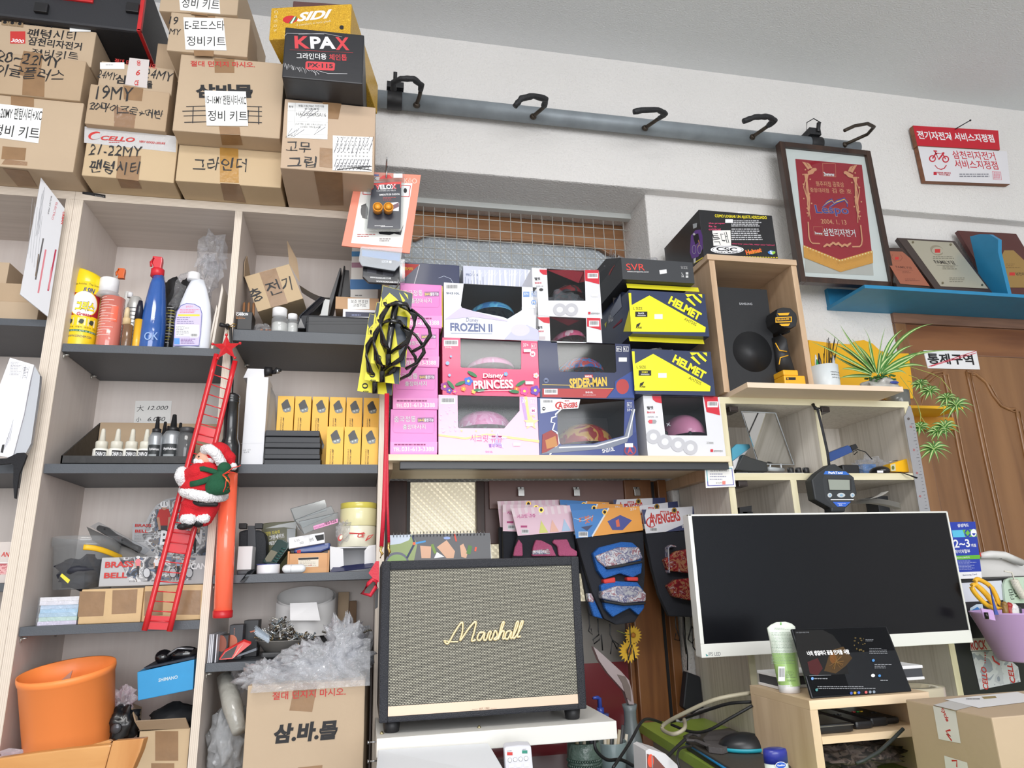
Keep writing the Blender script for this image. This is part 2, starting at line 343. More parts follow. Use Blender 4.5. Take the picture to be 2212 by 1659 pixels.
b=MB();b.box(pc+0.012,pd+0.02,YD-0.02,YD-0.008,zk,zs,MAUVE);b.bd('window_batten',t,bevel=0.001)
b=MB();b.box(pd,pe,YD-0.03,YD+0.02,0.45,zs,TEAKV);b.box(pd-0.014,pd,YD-0.012,YD+0.02,0.45,zs,TEAKV);b.box(pe,pe+0.02,YD-0.01,YD+0.02,0.45,zs,BLACK);b.box(pe+0.02,pf+0.02,YD-0.03,YD+0.02,0.45,zs,TEAKV);b.bd('window_jamb',t,bevel=0.003)
GREYG=mat((128,124,120),0.12,var=0.05,vscale=5,coat=0.4);MAR=mat((112,40,46),0.25,var=0.04,vscale=5,coat=0.3)
zm=W(1300,1432,YD).z
b=MB();b.box(pa,pd,YD+0.008,YD+0.012,zm-0.003,zlow-0.16,GREYG);b.bd('window_lower_pane',t)
b=MB();b.box(pa,pd,YD+0.006,YD+0.012,0.45,zm,MAR);b.bd('window_maroon_pane',t)
GALV=mat((138,146,152),0.5,0.2,bump=0.15,bscale=80,var=0.18,vscale=14,name='galvanised_steel')
YP=YW-0.035
p0=W(800,217,YP);p1=W(1850,318,YP);p1.z=p0.z=(p0.z+p1.z)/2
HOOKB=mat((34,35,38),0.6,bump=0.6,bscale=120);RUST=mat((74,66,58),0.5,0.7,var=0.3,vscale=60)
t=th_('hanging_rail','galvanised steel pipe fixed along the upper wall with bent bicycle hooks','pipe',(0.7,YW,p0.z-0.03))
b=MB();b.tb_([p0,p1],0.0255,GALV,24);b.bd('pipe',t)
def hook(pts,Ys,wrap,stem=None):
 P=[W(x,y,Y)for(x,y),Y in zip(pts,Ys)];Q=[]
 for i in range(len(P)-1):
  for k in range(4):Q.append(P[i].lerp(P[i+1],k/4))
 Q.append(P[-1]);b=MB()
 if wrap:
  rr=random.Random(int(pts[0][0]));nq=int(len(Q)*0.75)
  b.tb_(Q[:nq+1],[0.0085+rr.uniform(-0.0012,0.0016)for _ in range(nq+1)],HOOKB,10);b.tb_(Q[nq:],0.006,RUST,8)
 else:b.tb_(Q,0.0055,RUST,10)
 h=b.bd('hook',t);b=MB();c=Q[-1];b.lathe([(0.011,-0.003),(0.008,0.004),(0.006,0.006)],RUST,MX.Translation(c)@rot('X',90),14);b.bd('weld',t,h)
yy=YP-0.024
hook([(850,194),(850,178),(866,170),(893,170),(910,184),(907,205),(900,226)],[yy-.05,yy-.07,yy-.09,yy-.09,yy-.07,yy-.03,yy],True)
hook([(1112,230),(1126,213),(1152,207),(1180,214),(1174,232),(1152,251)],[yy-.12,yy-.125,yy-.12,yy-.1,yy-.05,yy],True)
hook([(1368,242),(1386,238),(1421,237),(1438,246),(1420,258),(1394,276)],[yy-.12,yy-.125,yy-.12,yy-.1,yy-.05,yy],True)
hook([(1606,262),(1630,253),(1660,252),(1674,260),(1655,275),(1626,295)],[yy-.12,yy-.125,yy-.12,yy-.1,yy-.05,yy],True)
hook([(1824,282),(1846,272),(1874,267),(1888,274),(1874,290),(1825,312)],[yy-.12,yy-.125,yy-.12,yy-.1,yy-.05,yy],False)
for a,nme in((852,'clamp'),(1757,'clamp')):
 c=W(a,222 if a<1000 else 306,YP);b=MB()
 b.tb_([(c.x-0.022,YP,p0.z),(c.x+0.022,YP,p0.z)],0.028,BLACK,20)
 if a<1000:b.box(c.x-0.024,c.x+0.026,YP-0.03,YP+0.02,p0.z+0.024,p0.z+0.044,HOOKB);b.tb_([(c.x,YP-0.02,p0.z+0.04),(c.x,YP-0.04,p0.z+0.07)],0.006,BLACK,8)
 else:b.box(c.x-0.03,c.x+0.012,YP-0.03,YP+0.02,p0.z+0.02,p0.z+0.046,HOOKB);b.tb_([(c.x,YP-0.03,p0.z+0.03),(c.x+0.004,YP-0.036,p0.z+0.062)],0.007,BLACK,8);b.tb_([(c.x+0.01,YP-0.04,p0.z+0.06),(c.x-0.02,YP-0.045,p0.z+0.07),(c.x-0.045,YP-0.04,p0.z+0.055),(c.x-0.045,YP-0.03,p0.z+0.02)],0.0018,BLACK,6)
 b.bd(nme,t,bevel=0.001)
 # tall bookcase units on the left
OAK=wood((217,206,199),(221,211,204),'z',90,40,0.5,'pale_oak_laminate',bump=0.03);OAKH=wood((208,198,190),(218,208,200),'x',90,40,0.5,'pale_oak_board',bump=0.03)
def reeded(name,axis,c1,c2,scale=90):
 m,nt,bs=nm(name);N=nt.nodes;L=nt.links;tc=N.new('ShaderNodeTexCoord');wv=N.new('ShaderNodeTexWave');wv.bands_direction=axis;wv.inputs['Scale'].default_value=scale;wv.inputs['Distortion'].default_value=0.8;wv.inputs['Detail Scale'].default_value=0.5
 cr=N.new('ShaderNodeValToRGB');cr.color_ramp.elements[0].color=rgb(c1);cr.color_ramp.elements[1].color=rgb(c2);L.new(tc.outputs['Object'],wv.inputs[0]);L.new(wv.outputs['Fac'],cr.inputs[0]);L.new(cr.outputs[0],bs.inputs['Base Color']);bs.inputs['Roughness'].default_value=0.5;return m
EDGEV=reeded('reeded_edge_upright','X',(206,192,176),(226,214,200));EDGEH=reeded('reeded_edge_level','Z',(206,192,176),(226,214,200))
SLATE=mat((80,84,90),0.45,bump=0.1,bscale=400,var=0.03,vscale=20,name='slate_grey_board')
ZT=H+0.893
def zpx(x,y):return W(x,y,YF).z
S1=(H+0.507,H+0.5255);S2=(H+0.2415,H+0.2615);S3=(zpx(240,1367),zpx(240,1347));T1=(zpx(640,739),zpx(640,715));T3=(zpx(640,1256),zpx(640,1238));T4=(zpx(500,1450),zpx(500,1431));S4=(H-0.42,H-0.4)
def upright(t,x0,x1,nme='side_panel'):
 b=MB();b.box(x0,x1,YF+0.002,YB,0,ZT-0.02,OAK);p=b.bd(nme,t);b=MB();b.box(x0,x1,YF,YF+0.002,0,ZT-0.02,EDGEV);b.bd('edge_strip',t,p);return p
def board(t,x0,x1,z0,z1,m=SLATE,nme='shelf'):
 b=MB();b.box(x0,x1,YF+(0.004 if m is SLATE else 0),YB-0.004,z0,z1,m);return b.bd(nme,t,bevel=0.0008)
t=th_('bookcase','tall pale oak bookcase with slate grey shelves, two bays beside the loudspeaker','bookcase',(-0.315,YB,0));BC=t
upright(t,-0.674,-0.656);upright(t,-0.325,-0.309,'divider');upright(t,0.0255,0.0425)
b=MB();b.box(-0.674,0.0425,YF,YB,ZT-0.02,ZT,OAKH);p=b.bd('top_board',t);b=MB();b.box(-0.674,0.0425,YF-0.001,YF,ZT-0.02,ZT,EDGEH);b.bd('edge_strip',t,p)
b=MB();b.box(-0.656,0.0255,YB-0.004,YB,0,ZT-0.02,OAK);b.bd('back_panel',t)
PEG=mat((190,188,182),0.3,0.8)
for z0,z1 in(S1,S2,S3,S4):board(t,-0.655,-0.326,z0,z1)
for z0,z1 in(T1,S2,T3,T4):board(t,-0.308,0.0245,z0,z1)
for x,s,z in((-0.656,1,S1[0]),(-0.656,1,S3[0]),(-0.309,1,T1[0]),(-0.309,1,T3[0]),(-0.309,1,T4[0])):
 for y in((YF+0.015,YB-0.06)):
  b=MB();b.tb_([(x,y,z-0.005),(x+s*0.012,y,z-0.004)],0.0022,PEG,8);b.tb_([(x+s*0.002,y,z-0.001),(x+s*0.002,y,z-0.012)],0.002,PEG,6);b.bd('shelf_peg',t)
f=Face((0,YF-0.001,ZT),FR);f.py([(178,413),(228,421),(228,428),(178,419)],INK);f.tx('INTERIOR',(205,424),(225,427),3,mat((150,150,150)));f.dn('maker_plate',t)
t=th_('bookcase','pale oak bookcase at the left edge of the picture, mostly cut off','bookcase',(-0.85,YB,0))
upright(t,-0.692,-0.6745);upright(t,-1.04,-1.022)
b=MB();b.box(-1.04,-0.6745,YF,YB,ZT-0.02,ZT,OAKH);p=b.bd('top_board',t);b=MB();b.box(-1.04,-0.6745,YF-0.001,YF,ZT-0.02,ZT,EDGEH);b.bd('edge_strip',t,p)
b=MB();b.box(-1.022,-0.692,YB-0.004,YB,0,ZT-0.02,OAK);b.bd('back_panel',t)
A1=(zpx(60,703),zpx(60,688));A2=(zpx(20,1022),zpx(20,1002));A3=(zpx(8,1278),zpx(8,1260))
for z0,z1 in(A1,A2,A3):board(t,-1.02,-0.693,z0,z1)
# right-hand open cabinet, top board, wood box
ASH=wood((204,196,184),(224,217,207),'z',120,40,0.5,'streaked_ash_laminate',bump=0.03,lo=0.3,hi=0.55);ASHE=wood((214,204,168),(230,222,192),'x',40,15,0.5,'cream_ash_edge');ASHEV=wood((214,204,168),(230,222,192),'z',40,15,0.5,'cream_ash_edge_upright')
PEACH=mat((232,208,184),0.5,var=0.03,vscale=8);BEECH=wood((190,158,126),(208,178,146),'z',40,14,0.5,'beech_laminate');BEECHH=wood((196,166,136),(212,184,154),'x',40,14,0.5,'beech_board')
CX0,CX1=0.885,1.452;CZ=W(1700,861,YF).z;CT=0.017
t=th_('open_cabinet','streaked ash open cabinet with cream edges behind the monitor','cabinet',(1.17,YL-0.02,0))
CY=YL-0.012
def pan(nme,x0,x1,z0,z1,upr):
 b=MB();b.box(x0,x1,YF+0.002,CY,z0,z1,ASH);p=b.bd(nme,t);b=MB();b.box(x0,x1,YF,YF+0.002,z0,z1,ASHEV if upr else ASHE);b.bd('edge_strip',t,p)
xd=W(1768,900,YF).x;zm1=W(1700,1022,YF).z;zm0=W(1700,1037,YF).z
pan('side_panel',CX0,CX0+CT,0,CZ-CT,True);pan('side_panel',CX1-CT,CX1,0,CZ-CT,True);pan('divider',xd-CT/2,xd+CT/2,zm1,CZ-CT,True)
pan('top_board',CX0,CX1,CZ-CT,CZ,False);pan('shelf',CX0+CT,CX1-CT,zm0,zm1,False);pan('shelf',CX0+CT,CX1-CT,H-0.04,H-0.022,False);pan('divider',xd-CT/2-0.1,xd+CT/2-0.1,H-0.022,zm0,True)
b=MB();b.box(CX0+CT,CX1-CT,CY-0.004,CY,0,CZ-CT,ASH);b.bd('back_panel',t)
for x,y in((1584,885),(1782,886),(1604,1046)):
 c=W(x,y,YF+0.01);b=MB();b.box(c.x-0.012,c.x+0.012,YF+0.006,YF+0.05,c.z-0.006,c.z+0.008,mat((48,38,34),0.35));b.box(c.x-0.009,c.x+0.009,YF+0.004,YF+0.007,c.z-0.004,c.z-0.002,mat((120,110,100),0.3));b.bd('door_catch',t,bevel=0.001)
zbt=W(1700,830,1.53).z
PYF=CAM.y+(Wz(1650,839,CZ)).y
t2=Wz(1640,839,CZ)
bx0=Wz(1611,839,CZ);bx1=Wz(1958,844,CZ)
BY0=(bx0.y+bx1.y)/2;BT=0.0135
b=MB();b.box(bx0.x,bx1.x,BY0,CY,CZ,CZ+BT,PEACH);o=b.bd('top_board',bevel=0.0008);o.name='loose_board';tag(o,'pale peach board lying along the top of the ash cabinet under the plant pot','board')
BZ=CZ+BT
q0=W(1567,846,YF);wx0=W(1532,568,YF).x;wx1=W(1758,823,YF).x;wzt=W(1620,556,YF).z
t=th_('wooden_box_unit','open beech laminate box standing on the board, holding the subwoofer','cabinet',((wx0+wx1)/2,YF+0.1,BZ))
WT=0.0165;wy1=YL-0.005
b=MB();b.box(wx0,wx0+WT,YF,wy1,BZ,wzt-WT,BEECH);b.bd('side_panel',t,bevel=0.0006);b=MB();b.box(wx1-WT,wx1,YF,wy1,BZ,wzt-WT,BEECH);b.bd('side_panel',t,bevel=0.0006)
b=MB();b.box(wx0-0.006,wx1,YF-0.004,wy1,wzt-WT,wzt,BEECHH);b.bd('top_board',t,bevel=0.0006)
b=MB();b.box(wx0+WT,wx1-WT,wy1-0.006,wy1,BZ,wzt-WT,BEECHH);b.bd('back_panel',t);b=MB();b.box(wx0+WT,wx1-WT,YF+0.03,wy1-0.006,BZ,BZ+0.002,BEECHH);b.bd('bottom_liner',t)
# long shelf for the helmet boxes with its square rails
YH=1.57
zh1=W(1200,983,YH).z;zh0=W(1200,996,YH).z;hx0=0.046;hx1=CX0-0.003;HY1=1.86
t=th_('long_shelf','pale wooden shelf on black steel rails carrying the helmet boxes','shelf',((hx0+hx1)/2,1.7,zh0-0.03))
b=MB();b.box(hx0,hx1+0.0,YH,HY1,zh0,zh1,wood((222,204,172),(236,220,192),'x',40,15,0.45,'pale_pine'));b.bd('board',t,bevel=0.0008)
RAILM=mat((50,52,56),0.4,var=0.05,vscale=10);xa=W(864,1004,YH+0.01).x;xb=W(851,1055,YH+0.2).x
zr0=W(1000,1013,YH+0.012).z
b=MB();b.box(xa,hx1+0.0,YH+0.012,YH+0.034,zr0,zh0,RAILM);b.bd('rail',t,bevel=0.001)
yr=Wz(900,1060,zr0).y
b=MB();b.box(xb,hx1,yr,yr+0.022,zr0,zh0,RAILM);b.bd('rail',t,bevel=0.001)
b=MB();b.box(hx1-0.02,hx1,YH+0.034,yr,zr0-0.012,zh0,BEECH);b.bd('side_cleat',t,bevel=0.001)
b=MB();b.box(0.046,0.058,YH+0.034,yr,zr0+0.002,zh0,CARD2);b.bd('end_block',t)
# cartons on top of the bookcase
MK=mat((30,30,34),0.5,name='marker_ink');MKB=mat((38,38,66),0.5);REDP=mat((196,52,48),0.6);STICK=mat((240,240,238),0.5,name='white_sticker')
CLEART=film('clear_tape',(225,205,175),0.35,0.08,0.5,60)
def R_(v):return V((v[0],v[1],0))
t,f=ct_('large cardboard box at left end of the lowest carton row, white sticker cut by frame',(-0.95,1.515),(-0.6505,1.516),ZT+0.0006,H+1.072,0.32,CARD,c=CA)
f.rc((85,742),(265,835),TAPE);f.py([(20,1140),(205,1155),(195,1250),(10,1240)],TAPE);f.py([(40,1240),(215,1262),(212,1292),(10,1282)],CLEART);f.each('tape',t)
f=Face(f.o,f.n,CA);f.k=3;f.py([(-90,800),(335,848),(300,1118),(-120,1060)],STICK);f.tx('19~20MY 팬텀시티+XC',(-55,922),(322,946),92,INK,0.008);f.tx('정비 키트',(-60,1056),(300,1088),92,INK,0.006);f.dn('sticker',t)
u=under((-0.8,1.5),ZT,CA);u.py([(20,1310),(215,1330),(290,1455),(140,1452)],TAPE);u.each('tape',t)
t,f=ct_('cardboard box marked 20~22MY by hand, second from bottom of the left stack',(-0.95,1.512),(-0.657,1.51),H+1.0725,H+1.18,0.3,CARD2,c=CA)
f.py([(185,395),(335,420),(315,590),(350,600),(345,757),(172,740),(180,590),(135,580)],TAPE);f.each('tape',t);f=Face(f.o,f.n,CA);f.k=3
f.tx('20~22MY',(-30,478),(470,530),85,MK,0.0,0.1,jit=0.06);f.tx('이글플러스',(-40,590),(490,640),95,MK,0.004,0.1,jit=0.06);f.dn('handwriting',t)
t,f=ct_('cardboard box with red square logo and 24MY marker writing, third up the left stack',(-0.95,1.532),(-0.654,1.53),H+1.1805,H+1.2795,0.28,CARD,c=CA)
f.rc((80,245),(198,340),REDP);f.tx('3000',(85,328),(185,338),28,WH,0.02,0.2)
f.tx('24MY',(190,190),(440,222),60,MK,0.0,0.15,jit=0.05);f.tx('팬텀시티',(210,296),(590,318),75,MK,0.006,0.05,jit=0.05);f.tx('삼천리자전거',(215,350),(632,396),62,MK,0.022);f.tx('정비키트',(240,440),(610,470),62,MK,0.006,jit=0.05);f.dn('printing',t)
f=Face(f.o,f.n,CA);f.k=4
for i in range(3):f.py([(15+i*58,150+i*6),(68+i*58,156+i*6),(66+i*58,202+i*6),(13+i*58,196+i*6)],mat((150,126,96),0.7));f.ell((40+i*58,176+i*6),15,12,INK,n=10)
f.rc((545,185),(708,250),STICK);f.tx('24MY CITY',(592,216),(672,220),14,mat((110,110,110)));f.dn('label',t)
c0=(-0.95,1.513);t=th_('storage_case','black plastic storage case with red edging lying across the left carton stack','case',(-0.75,1.67,H+1.2805))
CASEB=mat((40,41,46),0.55,bump=0.1,bscale=300);CASER=mat((200,40,44),0.4);cx1=-0.556
b=MB();b.box(-0.95,cx1,1.515,1.84,H+1.2815,H+1.44,CASEB);b.bd('body',t,bevel=0.006)
b=MB();b.box(cx1-0.006,cx1+0.003,1.511,1.522,H+1.2815,H+1.44,CASER);b.box(cx1-0.005,cx1+0.003,1.511,1.84,H+1.2812,H+1.287,CASER);b.bd('edging',t,bevel=0.001)
for x in(325,1035):
 c=Wc(CA,x,70,1.512);b=MB();b.box(c.x-0.014,c.x+0.014,1.506,1.515,c.z-0.012,c.z+0.014,mat((30,30,33),0.4));b.bd('latch',t,bevel=0.002)
c=Wc(CA,560,2,1.512);b=MB();b.box(c.x-0.05,c.x+0.045,1.51,1.52,c.z,c.z+0.02,CASER);b.bd('lid_edging',t,bevel=0.002)
t,f=ct_('cardboard box sealed with silver red-print tape and marked 21-22MY, lowest row',(-0.6375,1.526),(-0.4475,1.528),ZT+0.0006,H+1.0145,0.3,CARD3,c=CA)
GREYT=mat((196,194,194),0.3,bump=0.2,bscale=140,name='printed_grey_tape')
f.py([(660,985),(1375,1062),(1370,1188),(655,1112)],GREYT);f.py([(920,1215),(1100,1215),(1080,1410),(905,1390)],TAPE);f.each('tape',t);f=Face(f.o,f.n,CA);f.k=4
f.tx('CELLO',(785,1092),(1050,1110),36,REDP,0.03,0.25);f.ell((740,1058),52,30,REDP,a0=60,a1=330,n=20,ang=-12);f.ell((752,1064),44,22,GREYT,a0=50,a1=340,n=20,ang=-12);f.tx('VERY GOOD LEISURE',(1085,1112),(1288,1128),16,REDP,0.02,0.2);f.ls((850,1108),(1000,1118),1,REDP)
f.tx('21-22MY',(690,1205),(1105,1225),80,MK,0.0,0.15,jit=0.05);f.tx('팬텅시티',(695,1345),(1085,1365),100,MK,0.004,0.05,jit=0.06);f.dn('printing',t)
u=under((-0.6,1.5),ZT,CA);u.py([(915,1395),(1075,1408),(1105,1470),(945,1465)],TAPE);u.each('tape',t)
t,f=ct_('cardboard box marked 19MY in marker, middle of the second stack',(-0.641,1.51),(-0.473,1.513),H+1.0155,H+1.1205,0.28,CARD2,c=CA)
f.py([(960,665),(1118,690),(1105,790),(965,775)],TAPE);f.py([(890,820),(1060,890),(1045,1000),(888,985)],CLEART);f.each('tape',t);f=Face(f.o,f.n,CA);f.k=3
f.tx('19MY',(745,770),(1035,790),105,MK,0.0,0.1,jit=0.05);f.tx('20마이크로+어반',(690,855),(1265,935),72,MK,0.006,0.05,jit=0.06);f.dn('handwriting',t)
t,f=ct_('cardboard box with red warning print and white printed tape, top of the second stack',(-0.636,1.534),(-0.477,1.536),H+1.121,H+1.204,0.26,CARD,c=CA)
f.tx('절대 던지지 마시오.',(890,492),(1222,540),38,REDP,0.012);f.tx('24MY',(755,600),(905,630),58,MK,0.0,0.15,jit=0.05);f.tx('심',(895,650),(975,658),70,INK,0.03);f.tx('24MY',(1120,600),(1340,640),72,MK,0.0,0.1,jit=0.05);f.tx('몰',(1145,690),(1190,690),60,INK,0.03);f.dn('printing',t)
f=Face(f.o,f.n,CA);f.k=3;f.rc((780,488),(970,540),STICK);f.ls((825,505),(925,515),1,mat((120,120,120)));f.py([(1010,452),(1165,468),(1145,690),(975,660)],mat((214,206,204),0.3));f.tx('6',(1060,590),(1095,590),45,REDP,0.03,0.3);f.tx('용',(1066,515),(1100,515),42,REDP,0.02);f.tx('CE',(1050,668),(1085,668),40,REDP,0.03,0.3);f.dn('sticker',t)
t,f=ct_('low cardboard box with Korean marker word, under the big carton with red print',(-0.442,1.518),(-0.2125,1.513),ZT+0.0006,H+0.988,0.31,CARD3,c=CB)
AMB=mat((176,132,66),0.25,bump=0.25,bscale=50,var=0.12,vscale=30,name='amber_tape')
f.py([(487,1140),(630,1145),(635,1425),(487,1420)],AMB);f.each('tape',t);f=Face(f.o,f.n,CB);f.k=3;f.tx('그라인더',(270,1335),(700,1335),105,MK,0.006,0.1,jit=0.06);f.dn('handwriting',t)
u=under((-0.4,1.5),ZT,CB);u.py([(490,1425),(640,1435),(690,1580),(520,1560)],TAPE);u.each('tape',t)
t,f=ct_('big cardboard box with red Korean warning and white sticker, above the low box',(-0.445,1.466),(-0.2145,1.46),H+0.9885,H+1.193,0.3,CARD,c=CB)
f.py([(443,455),(600,460),(600,570),(447,568)],TAPE);f.py([(480,985),(640,990),(648,1048),(488,1046)],TAPE);f.each('tape',t);f=Face(f.o,f.n,CB);f.k=3
f.tx('절대 던지지 마시오.',(258,518),(760,528),44,REDP,0.016);f.tx('삼바몰',(300,765),(745,765),108,INK,0.045);
for y in(832,868,905,955):f.line([(195+(y%7)*5,y),(500,y-8),(815,y+2)],7,MK)
f.line([(280,830),(275,960)],7,MK);f.line([(790,830),(790,970)],8,MK);f.line([(710,860),(705,950)],7,MK);f.dn('printing',t);f=Face(f.o,f.n,CB);f.k=6
f.py([(368,708),(690,716),(708,985),(385,982)],STICK);f.tx('15~16MY 팬텀시티+XC',(378,815),(692,822),75,INK,0.008);f.tx('정비 키트',(395,945),(702,950),82,INK,0.006);f.dn('sticker',t)
u=under((-0.3,1.45),H+0.988,CB);u.py([(490,1050),(645,1050),(665,1130),(505,1130)],TAPE);u.each('tape',t)
t,f=ct_('cardboard box with 19MY scribble and white Korean sticker, on the big carton',(-0.475,1.46),(-0.298,1.452),H+1.1935,H+1.301,0.09,CARD,c=CB)
f.py([(290,120),(450,125),(450,150),(295,145)],TAPE);f.py([(283,392),(440,396),(438,440),(288,436)],TAPE);f.each('tape',t);f=Face(f.o,f.n,CB);f.k=3
f.tx('19',(88,190),(160,195),62,MK,0.0,0.15);f.tx('MY',(90,268),(182,275),46,MK,0.0,0.15);f.py([(203,136),(515,145),(540,396),(220,388)],STICK);f.tx('E-로드스타',(215,235),(523,240),78,INK,0.002);f.tx('정비키트',(230,358),(532,363),75,INK,0.002);f.dn('sticker',t)
t,f=ct_('plain brown carton half hidden behind the E-sticker box',(W(341,90,1.568).x,1.568),(-0.3,1.564),H+1.1935,H+1.3,0.2,CARD2)
a=Wz(343,24,H+1.301);b_=Wz(512,33,H+1.301)
t,f=ct_('topmost cardboard box of the third stack, cut by the frame, Korean sticker',(a.x,a.y),(b_.x,b_.y),H+1.3015,H+1.41,0.26,CARD,c=CB)
f.py([(165,-60),(480,-55),(490,108),(178,80)],STICK);f.tx('정비 키트',(185,58),(478,80),80,INK,0.002);f.py([(260,95),(390,110),(392,122),(262,112)],TAPE);f.dn('sticker',t)
t,f=ct_('cardboard box with two paper tables and Korean marker words, right end of the row',(-0.205,1.429),(-0.001,1.427),ZT+0.0006,H+1.0735,0.33,mat((190,166,142),0.75,bump=0.08,bscale=90,var=0.05,vscale=6,name='cardboard'),c=CB)
f.py([(1280,775),(1440,780),(1410,930),(1330,925)],TAPE);f.py([(1265,1150),(1370,1160),(1365,1310),(1262,1300)],TAPE);f.each('tape',t);f=Face(f.o,f.n,CB);f.k=3
f.py([(1018,800),(1330,815),(1325,1088),(1008,1073)],STICK);GRL=mat((150,150,150),0.6)
for y in(865,945,1045):f.line([(1015,y),(1328,y+10)],2,GRL)
f.line([(1075,803),(1065,1075)],2,GRL);f.tx('HAG0006RSA16',(1082,905),(1315,912),28,INK);f.tx('JUSTEK, J180, L/R/127mm, C',(1075,975),(1315,985),15,INK);f.tx('LOSED, TPR BLACK',(1115,998),(1275,1003),15,INK);f.tx('핸들그립(700C 자전거용',(1100,838),(1300,843),20,INK);f.tx('좌12품)블랙',(1148,858),(1258,861),16,INK);f.tx('수량',(1017,1065),(1055,1067),16,INK);f.tx('품명',(1024,840),(1058,842),16,INK)
rr=random.Random(2)
for i in range(5):x=1050+i*55;y=860+rr.uniform(-20,150);f.line([(x,y),(x-50,y+70),(x+40,y+10)],3,MKB)
f.py([(1367,1058),(1678,1072),(1672,1340),(1365,1330)],STICK)
for i in range(1,9):y=1058+i*30;f.line([(1367,y),(1676,y+12)],1.5,GRL)
for i in range(1,10):f.ls((1370+i*29,1070+i),(1384+i*29,1330),9,mat((140,140,140)),0.25,i)
for i in range(9):x=1385+i*34;f.line([(x+30,1065+rr.uniform(0,15)),(x-10,1180+rr.uniform(-30,40)),(min(1672,x+25),1120)],2.5,MKB)
for i in range(10):x=1380+i*28;f.line([(x+18,1245),(x,1300),(x+24,1290),(x+5,1328)],4,MKB)
f.line([(1400,1325),(1670,1300),(1480,1300),(1670,1330),(1560,1318)],7,MK)
f.dn('paper_label',t);f=Face(f.o,f.n,CB);f.k=3;f.tx('고무',(1000,1190),(1195,1195),88,MK,0.004,0.1,jit=0.05);f.tx('그립',(1010,1308),(1245,1312),90,MK,0.004,0.1,jit=0.05);f.dn('handwriting',t)
u=under((-0.1,1.43),ZT,CB);u.py([(1220,1335),(1440,1345),(1450,1600),(1270,1600)],TAPE);u.each('tape',t)
KPB=mat((34,35,40),0.4,bump=0.05,bscale=60,name='black_printed_card');KPR=mat((205,62,70),0.45)
t,f=ct_('black box with red and white lettering on the carton with paper tables',(-0.204,1.357),(-0.031,1.352),H+1.0745,H+1.2065,0.3,KPB,'printed_box',c=CB)
f.tx('K',(1072,378),(1190,380),98,KPR,0.03);f.tx('PA',(1195,380),(1390,382),95,WH,0.035);f.tx('X',(1390,390),(1497,393),100,KPR,0.035);f.line([(1032,388),(1525,412)],2,KPR);f.tx('그라인더용',(1085,460),(1318,466),48,WH,0.012);f.tx('체인톱',(1340,470),(1478,474),48,KPR,0.012)
f.py([(1165,478),(1375,488),(1385,498),(1380,545),(1370,552),(1165,542),(1153,532),(1155,488)],KPR);f.tx('PX·115',(1172,525),(1368,534),34,KPB,0.03)
SCR=mat((190,190,194),0.5);rr=random.Random(4)
for i in range(22):x=985+i*12;f.line([(x,490+i*3+rr.uniform(0,10)),(x+rr.uniform(5,26),520+i*2.4+rr.uniform(-8,24))],rr.uniform(1.5,4),SCR)
f.line([(1240,550),(1330,575),(1480,577)],4,SCR);f.line([(1100,270),(1300,262),(1440,290)],3,SCR);f.line([(990,285),(1010,262),(1300,268)],3,SCR);f.dn('lettering',t)
GOLD=blotch('gold_mesh_print',[(176,132,30),(214,168,44),(192,148,36),(226,184,62)],260,0.35)
t,f=ct_('yellow-gold shoe box turned at an angle on top of the black box',(-0.245,1.404),(-0.062,1.36),H+1.2075,H+1.297,0.28,GOLD,'shoe_box',c=CB)
f.tx('SIDI',(1085,170),(1362,140),68,WH,0.04,0.4);f.ell((1035,152),58,30,mat((200,44,50),0.4),ang=-4);f.py([(1025,182),(1062,132),(1085,128),(1082,150),(1045,185)],mat((40,130,70)));f.py([(1035,183),(1068,131),(1078,130),(1050,184)],WH);f.tx('il comfort ai tuoi piedi',(1085,212),(1352,178),24,mat((230,215,170)))
for i,ch in enumerate('woman'):f.tx(ch,(905+i*2,250-i*36),(930+i*2,248-i*36),20,mat((226,206,150)))
f.ell((1437,215),18,16,INK,a0=40,a1=330);f.dn('lettering',t)
t,f=ct_('dark maroon box lying on the yellow-gold shoe box, cut by the frame top',(-0.2,1.42),(-0.08,1.41),H+1.2975,H+1.34,0.2,mat((92,60,58),0.5),'box')
# shared shapes
from mathutils import noise as NZ
def kpx(c,x,y,Y):return(Wc(c,x+10,y,Y).x-Wc(c,x,y,Y).x)/10
def LP(b,c,xc,prof,Y,m,zb=None,n=28,cap=True,xw=None):
 """turned shape: profile of (half width, y) in crop pixels, foot first"""
 C0=Wc(c,xc,prof[0][1],Y);k=kpx(c,xc,prof[0][1],Y)
 P=[(max(hw*k,1e-6),Wc(c,xc,y,Y).z)for hw,y in prof]
 if zb is not None:P=[(r,max(q,zb+.0006*i))for i,(r,q)in enumerate(P)];P[0]=(P[0][0],zb);P[1]=(P[1][0],min(P[1][1],zb+.003)if len(P)>2 else P[1][1])
 b.lathe(P,m,MX.Translation((C0.x if xw is None else xw,Y,0)),n,True,cap);return C0.x,P
def wrap(b,cx,cy,r,z0,z1,a0,a1,m,n=16):
 """label wrapped round an upright cylinder; angles in degrees, 270 faces the camera"""
 vs=[];
 for i in range(n+1):a=math.radians(a0+(a1-a0)*i/n);vs+=[(cx+r*math.cos(a),cy+r*math.sin(a),z0),(cx+r*math.cos(a),cy+r*math.sin(a),z1)]
 b.add(vs,[(2*i,2*i+2,2*i+3,2*i+1)for i in range(n)],m,True)
def wraptext(b,s,cx,cy,r,z,h,a0,a1,m,bold=0.0,slant=0.0):
 g,fs,_,_=glyphs(s,bold,slant)
 b.add([(cx+r*math.cos(math.radians(a0+(a1-a0)*x)),cy+r*math.sin(math.radians(a0+(a1-a0)*x)),z+y*h)for x,y in g],fs,m)
